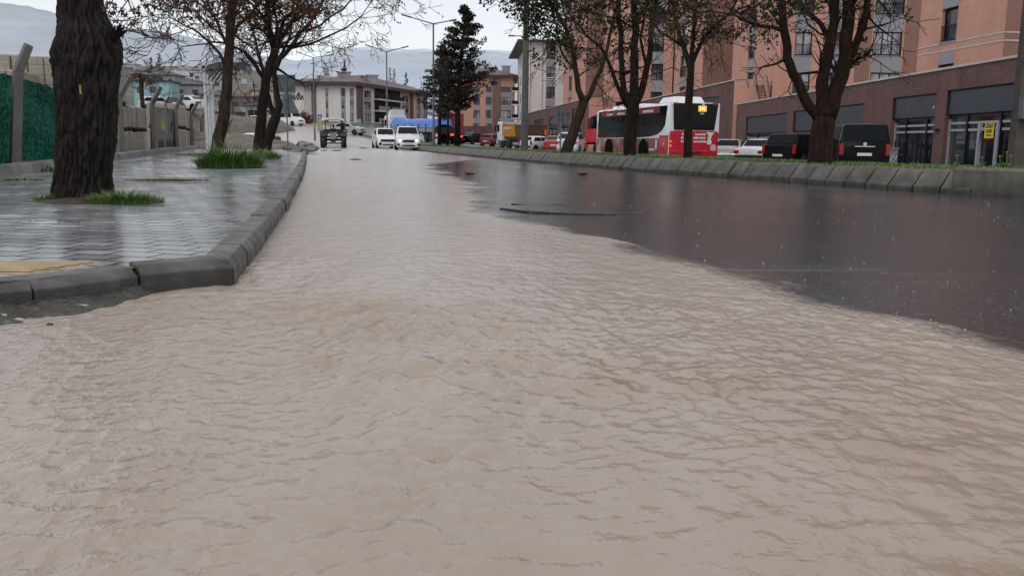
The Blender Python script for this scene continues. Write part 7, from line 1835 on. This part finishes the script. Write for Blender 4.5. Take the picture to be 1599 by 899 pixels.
tree('median_tree', 'big forked tree with reddish brown trunk left of the black van', 'tree', 18.2, 1283, 251, .36,
     [dict(p=[(1281, 258), (1282, 235), (1284, 205), (1288, 182)], r=(.25, .21), grow=False), dict(p=[(1280, 186), (1262, 165), (1250, 138), (1238, 115), (1229, 90), (1227, 60), (1222, 30), (1219, -5)], r=(.11, .075), side=4, n=3, **{'from': .5}),
      dict(p=[(1284, 186), (1285, 150), (1284, 125), (1290, 98), (1297, 65), (1303, 35), (1303, 0)], r=(.14, .085), side=5, n=3), dict(p=[(1292, 184), (1302, 150), (1314, 120), (1321, 85), (1324, 40), (1325, -5)], r=(.17, .11), side=5, n=3),
      dict(p=[(1314, 122), (1330, 85), (1342, 55), (1352, 22), (1358, -15)], r=(.09, .06), side=5, n=3), dict(p=[(1226, 50), (1208, 43), (1188, 41), (1165, 34), (1148, 24)], r=(.045, .02), side=3, dy=-.4), dict(p=[(1296, 60), (1282, 38), (1264, 22), (1250, 4)], r=(.06, .035), side=4, dy=.3),
      dict(p=[(1297, 60), (1278, 52), (1262, 40), (1254, 20)], r=(.025, .012), side=2, dy=-.4), dict(p=[(1325, 100), (1340, 92), (1352, 86)], r=(.035, .02), depth=1)],
     3, .7, 'bark_red', 'twig', dict(prob=.12, rad=.14, n=18, s=.06, mat='leaf_olive', zmin=3.1, extra=[(1340, 86, .2, 130), (1356, 84, .13, 80), (1332, 98, .14, 60), (1345, 62, .12, 40), (1196, 10, .16, 50), (1210, 18, .12, 40), (1240, 5, .12, 36)]), 74, GM, .85, .05, thin=.014)
# conifers
def conifer(label, px, Y, by, ytop, ycrown, halfw, seed, zb, lean=0, name='conifer_tree', mat='leaf_con', dens=1.0, group=None, ragged=.35):
    r = random.Random(seed); b = at(px, by, Y); T = thing(name, label, 'tree', (b.x, Y, zb), 0, group)
    Ht = zat(px, ytop, Y) - zb; Hc = zat(px, ycrown, Y) - zb; Rm = halfw * Y / F
    mw = MB(); mw.tube([(0, 0, -.1), (.03, 0, Ht * .3), (lean * .5, 0, Ht * .65), (lean, 0, Ht * .99)], [Rm * .08, Rm * .065, Rm * .04, .02], 8)
    ml = MB(); nb = int(74 * dens)
    for k in range(nb):
        f = (k + r.random()) / nb; z = Hc + (Ht - Hc) * f; a = r.uniform(0, 2 * PI)
        prof = (1 - f) ** .85 * (1 if f > .22 else .5 + f * 2.27); Lb = Rm * prof * r.uniform(1 - ragged * 1.6, 1 + ragged * .7) + .15
        d = Vector((math.cos(a), math.sin(a), r.uniform(-.05, .5))); p0 = Vector((lean * f, 0, z)); P = [p0, p0 + d * Lb * .5 + Vector((0, 0, .02)), p0 + d * Lb + Vector((0, 0, .12 * Lb))]
        mw.tube(P, [.035 * Rm * (1 - f) + .012, .02, .01], 4, cap=False)
        for q in range(6):
            g = .35 + .65 * (q + r.random()) / 6; p = p0 + (P[2] - p0) * g + rv(r) * Lb * .12
            if r.random() < .22: continue
            clump(ml, p, .105 * Rm * (1.2 - .5 * f) + .04, int(20 * dens) + 3, .028 * Rm + .045, r, .45)
    for k in range(6): clump(ml, Vector((lean, 0, Ht - .1 * k)), .1, 8, .12, r)
    mw.build('trunk', M['bark'], T, smooth='all', fix=False); ml.build('crown', M[mat], T, fix=False); return T
conifer('tallest dark conifer on the median between the tall lamp and parked cars', 714, 60, 232, 12, 175, 62, 3, .34, .5, dens=1.5)
conifer('shorter dark conifer with a thin trunk beside the tall street lamp', 686, 70, 226, 72, 185, 40, 8, .34, .2, dens=1.1)
conifer('dark conifer sapling squeezed behind the tallest conifer', 699, 66, 228, 95, 188, 24, 12, .34, 0, dens=.6)
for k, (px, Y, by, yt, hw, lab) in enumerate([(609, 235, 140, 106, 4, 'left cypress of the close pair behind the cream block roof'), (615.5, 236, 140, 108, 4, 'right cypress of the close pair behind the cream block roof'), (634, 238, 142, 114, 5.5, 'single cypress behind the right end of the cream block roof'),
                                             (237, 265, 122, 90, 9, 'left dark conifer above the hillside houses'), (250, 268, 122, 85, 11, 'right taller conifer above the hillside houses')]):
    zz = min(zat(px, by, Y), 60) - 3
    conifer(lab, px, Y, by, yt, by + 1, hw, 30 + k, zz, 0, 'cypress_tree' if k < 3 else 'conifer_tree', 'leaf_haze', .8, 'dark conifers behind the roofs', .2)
# dry palm behind the fence
Yp = 62; b = at(224, 190, Yp); T = thing('palm_tree', 'withered palm with drooping brown crown behind the block stacks', 'tree', (b.x, Yp, 0), 0)
zc = zat(224, 116, Yp); mb = MB(); P = [(0, 0, 0), (.03, 0, zc * .4), (-.02, 0, zc * .7), (.0, 0, zc)]; mb.tube(P, [.16, .15, .14, .17], 10); mb.build('trunk', M['bark_brown'], T, smooth='all')
ml = MB(); mb = MB()
for k in range(34):
    a = rnd.uniform(0, 2 * PI); d = Vector((math.cos(a), math.sin(a), 0)); L = rnd.uniform(.6, .95); up = rnd.uniform(-.1, .45)
    Q = [Vector((0, 0, zc)) + d * L * f + Vector((0, 0, up * f - 1.0 * f * f * rnd.uniform(.55, .8))) for f in (0, .3, .6, .85, 1)]
    mb.tube(Q, [.02, .016, .012, .008, .004], 4, cap=False)
    for q, t_ in zip(Q[1:], Q[:-1]):
        for m in range(7):
            p = t_ + (q - t_) * rnd.random(); s_ = Vector((-d.y, d.x, 0)) * rnd.choice((-1, 1)); e_ = p + s_ * rnd.uniform(.1, .2) + Vector((0, 0, -rnd.uniform(.1, .3))) + d * .1
            ml.tri(p, e_, p + d * .05)
mb.build('frond_stalks', M['twig'], T, fix=False); ml.build('crown', leafmat('dry_frond', [(.07, .045, .028), (.13, .085, .05), (.19, .13, .085)]), T, fix=False)
# dry bushes by the cream block and bare scrub on the slope
for k, (px, y0, y1, Y, w, lab, mat) in enumerate([(472, 178, 200, 160, .9, 'brown dry shrub against the left wall of the cream block', 'leaf_rust'), (478, 184, 200, 160, .6, 'smaller dry shrub right beside the brown one at the cream block', 'leaf_rust'),
      (360, 150, 195, 110, 2.6, 'bare scrub tree on the slope behind the leaning tree', None), (385, 150, 192, 120, 2.2, 'bare scrub tree left of the twin trunks on the slope', None), (336, 158, 195, 100, 2.0, 'bare scrub right of the shelter legs', None)]):
    b = at(px, y1, Y); T = thing('dry_shrub', lab, 'shrub', (b.x, Y, b.z), 0, 'leafless shrubs on the slope'); r = random.Random(100 + k)
    Hs = zat(px, y0, Y) - b.z; mw, mt, tips = MB(), MB(), []
    for q in range(5): grow(mw, mt, Vector((r.uniform(-.15, .15), r.uniform(-.15, .15), 0)), Vector((r.uniform(-.5, .5), r.uniform(-.5, .5), 1)), .05, Hs * .42, 3, tips, r, .1, .6, .03)
    mw.build('trunk', M['twig_pale'], T, fix=False); mt.build('branches', M['twig_pale'], T, fix=False)
    if mat:
        ml = MB()
        for p, d in tips: clump(ml, p, .2, 8, .16, r)
        ml.build('crown', M[mat], T, fix=False)
# blue road sign and yellow bollard far by the cream block
X = xat(500.5, 120); zb = tz(X, 120)
o = thing('blue_sign', 'small square blue road sign beyond the tractor canopy', 'road sign', (X, 120, zb), 0)
zt = zat(500, 179, 120) - zb; mb = MB(); mb.cyl((0, 0, 0), (0, 0, zt), .04); mb.build('pole', M['alu'], o)
mb = MB(); mb.b2(-.26, .26, -.06, -.04, zt - .62, zt); f = mb.build('plate', pm('sign_blue', (.02, .1, .35), .35, .05, 4), o)
mb = MB(); mb.tri((-.13, -.0615, zt - .5), (.13, -.0615, zt - .5), (0, -.0615, zt - .12)); mb.build('symbol', M['white_mark'], f)
for px, y0, lab in ((498, 186, 'left yellow post beside the small blue sign'), (503, 185, 'right yellow post beside the small blue sign')):
    X = xat(px, 122); zb = tz(X, 122); o = thing('yellow_post', lab, 'post', (X, 122, zb), 0, 'yellow posts by the blue sign'); zt = max(.9, zat(px, y0, 122) - zb); mb = MB(); mb.lathe((0, 0, 0), [(.13, 0), (.13, zt - .1), (.08, zt), (0, zt + .02)], 10); mb.build('shaft', pm('post_yellow', (.42, .27, .05), .5, .2, 4), o)
# white notice board by the balconies
X = xat(561, 118); zb = tz(X, 118); o = thing('notice_board', 'small pale square board on a thin post in front of the cream block', 'board', (X, 118, zb)); zt = zat(561, 186, 118) - zb
mb = MB(); mb.cyl((0, 0, 0), (0, 0, zt), .03); mb.build('post', M['alu'], o); mb = MB(); mb.b2(-.3, .3, -.05, -.02, zt - .55, zt); mb.build('plate', M['spandrel'], o)
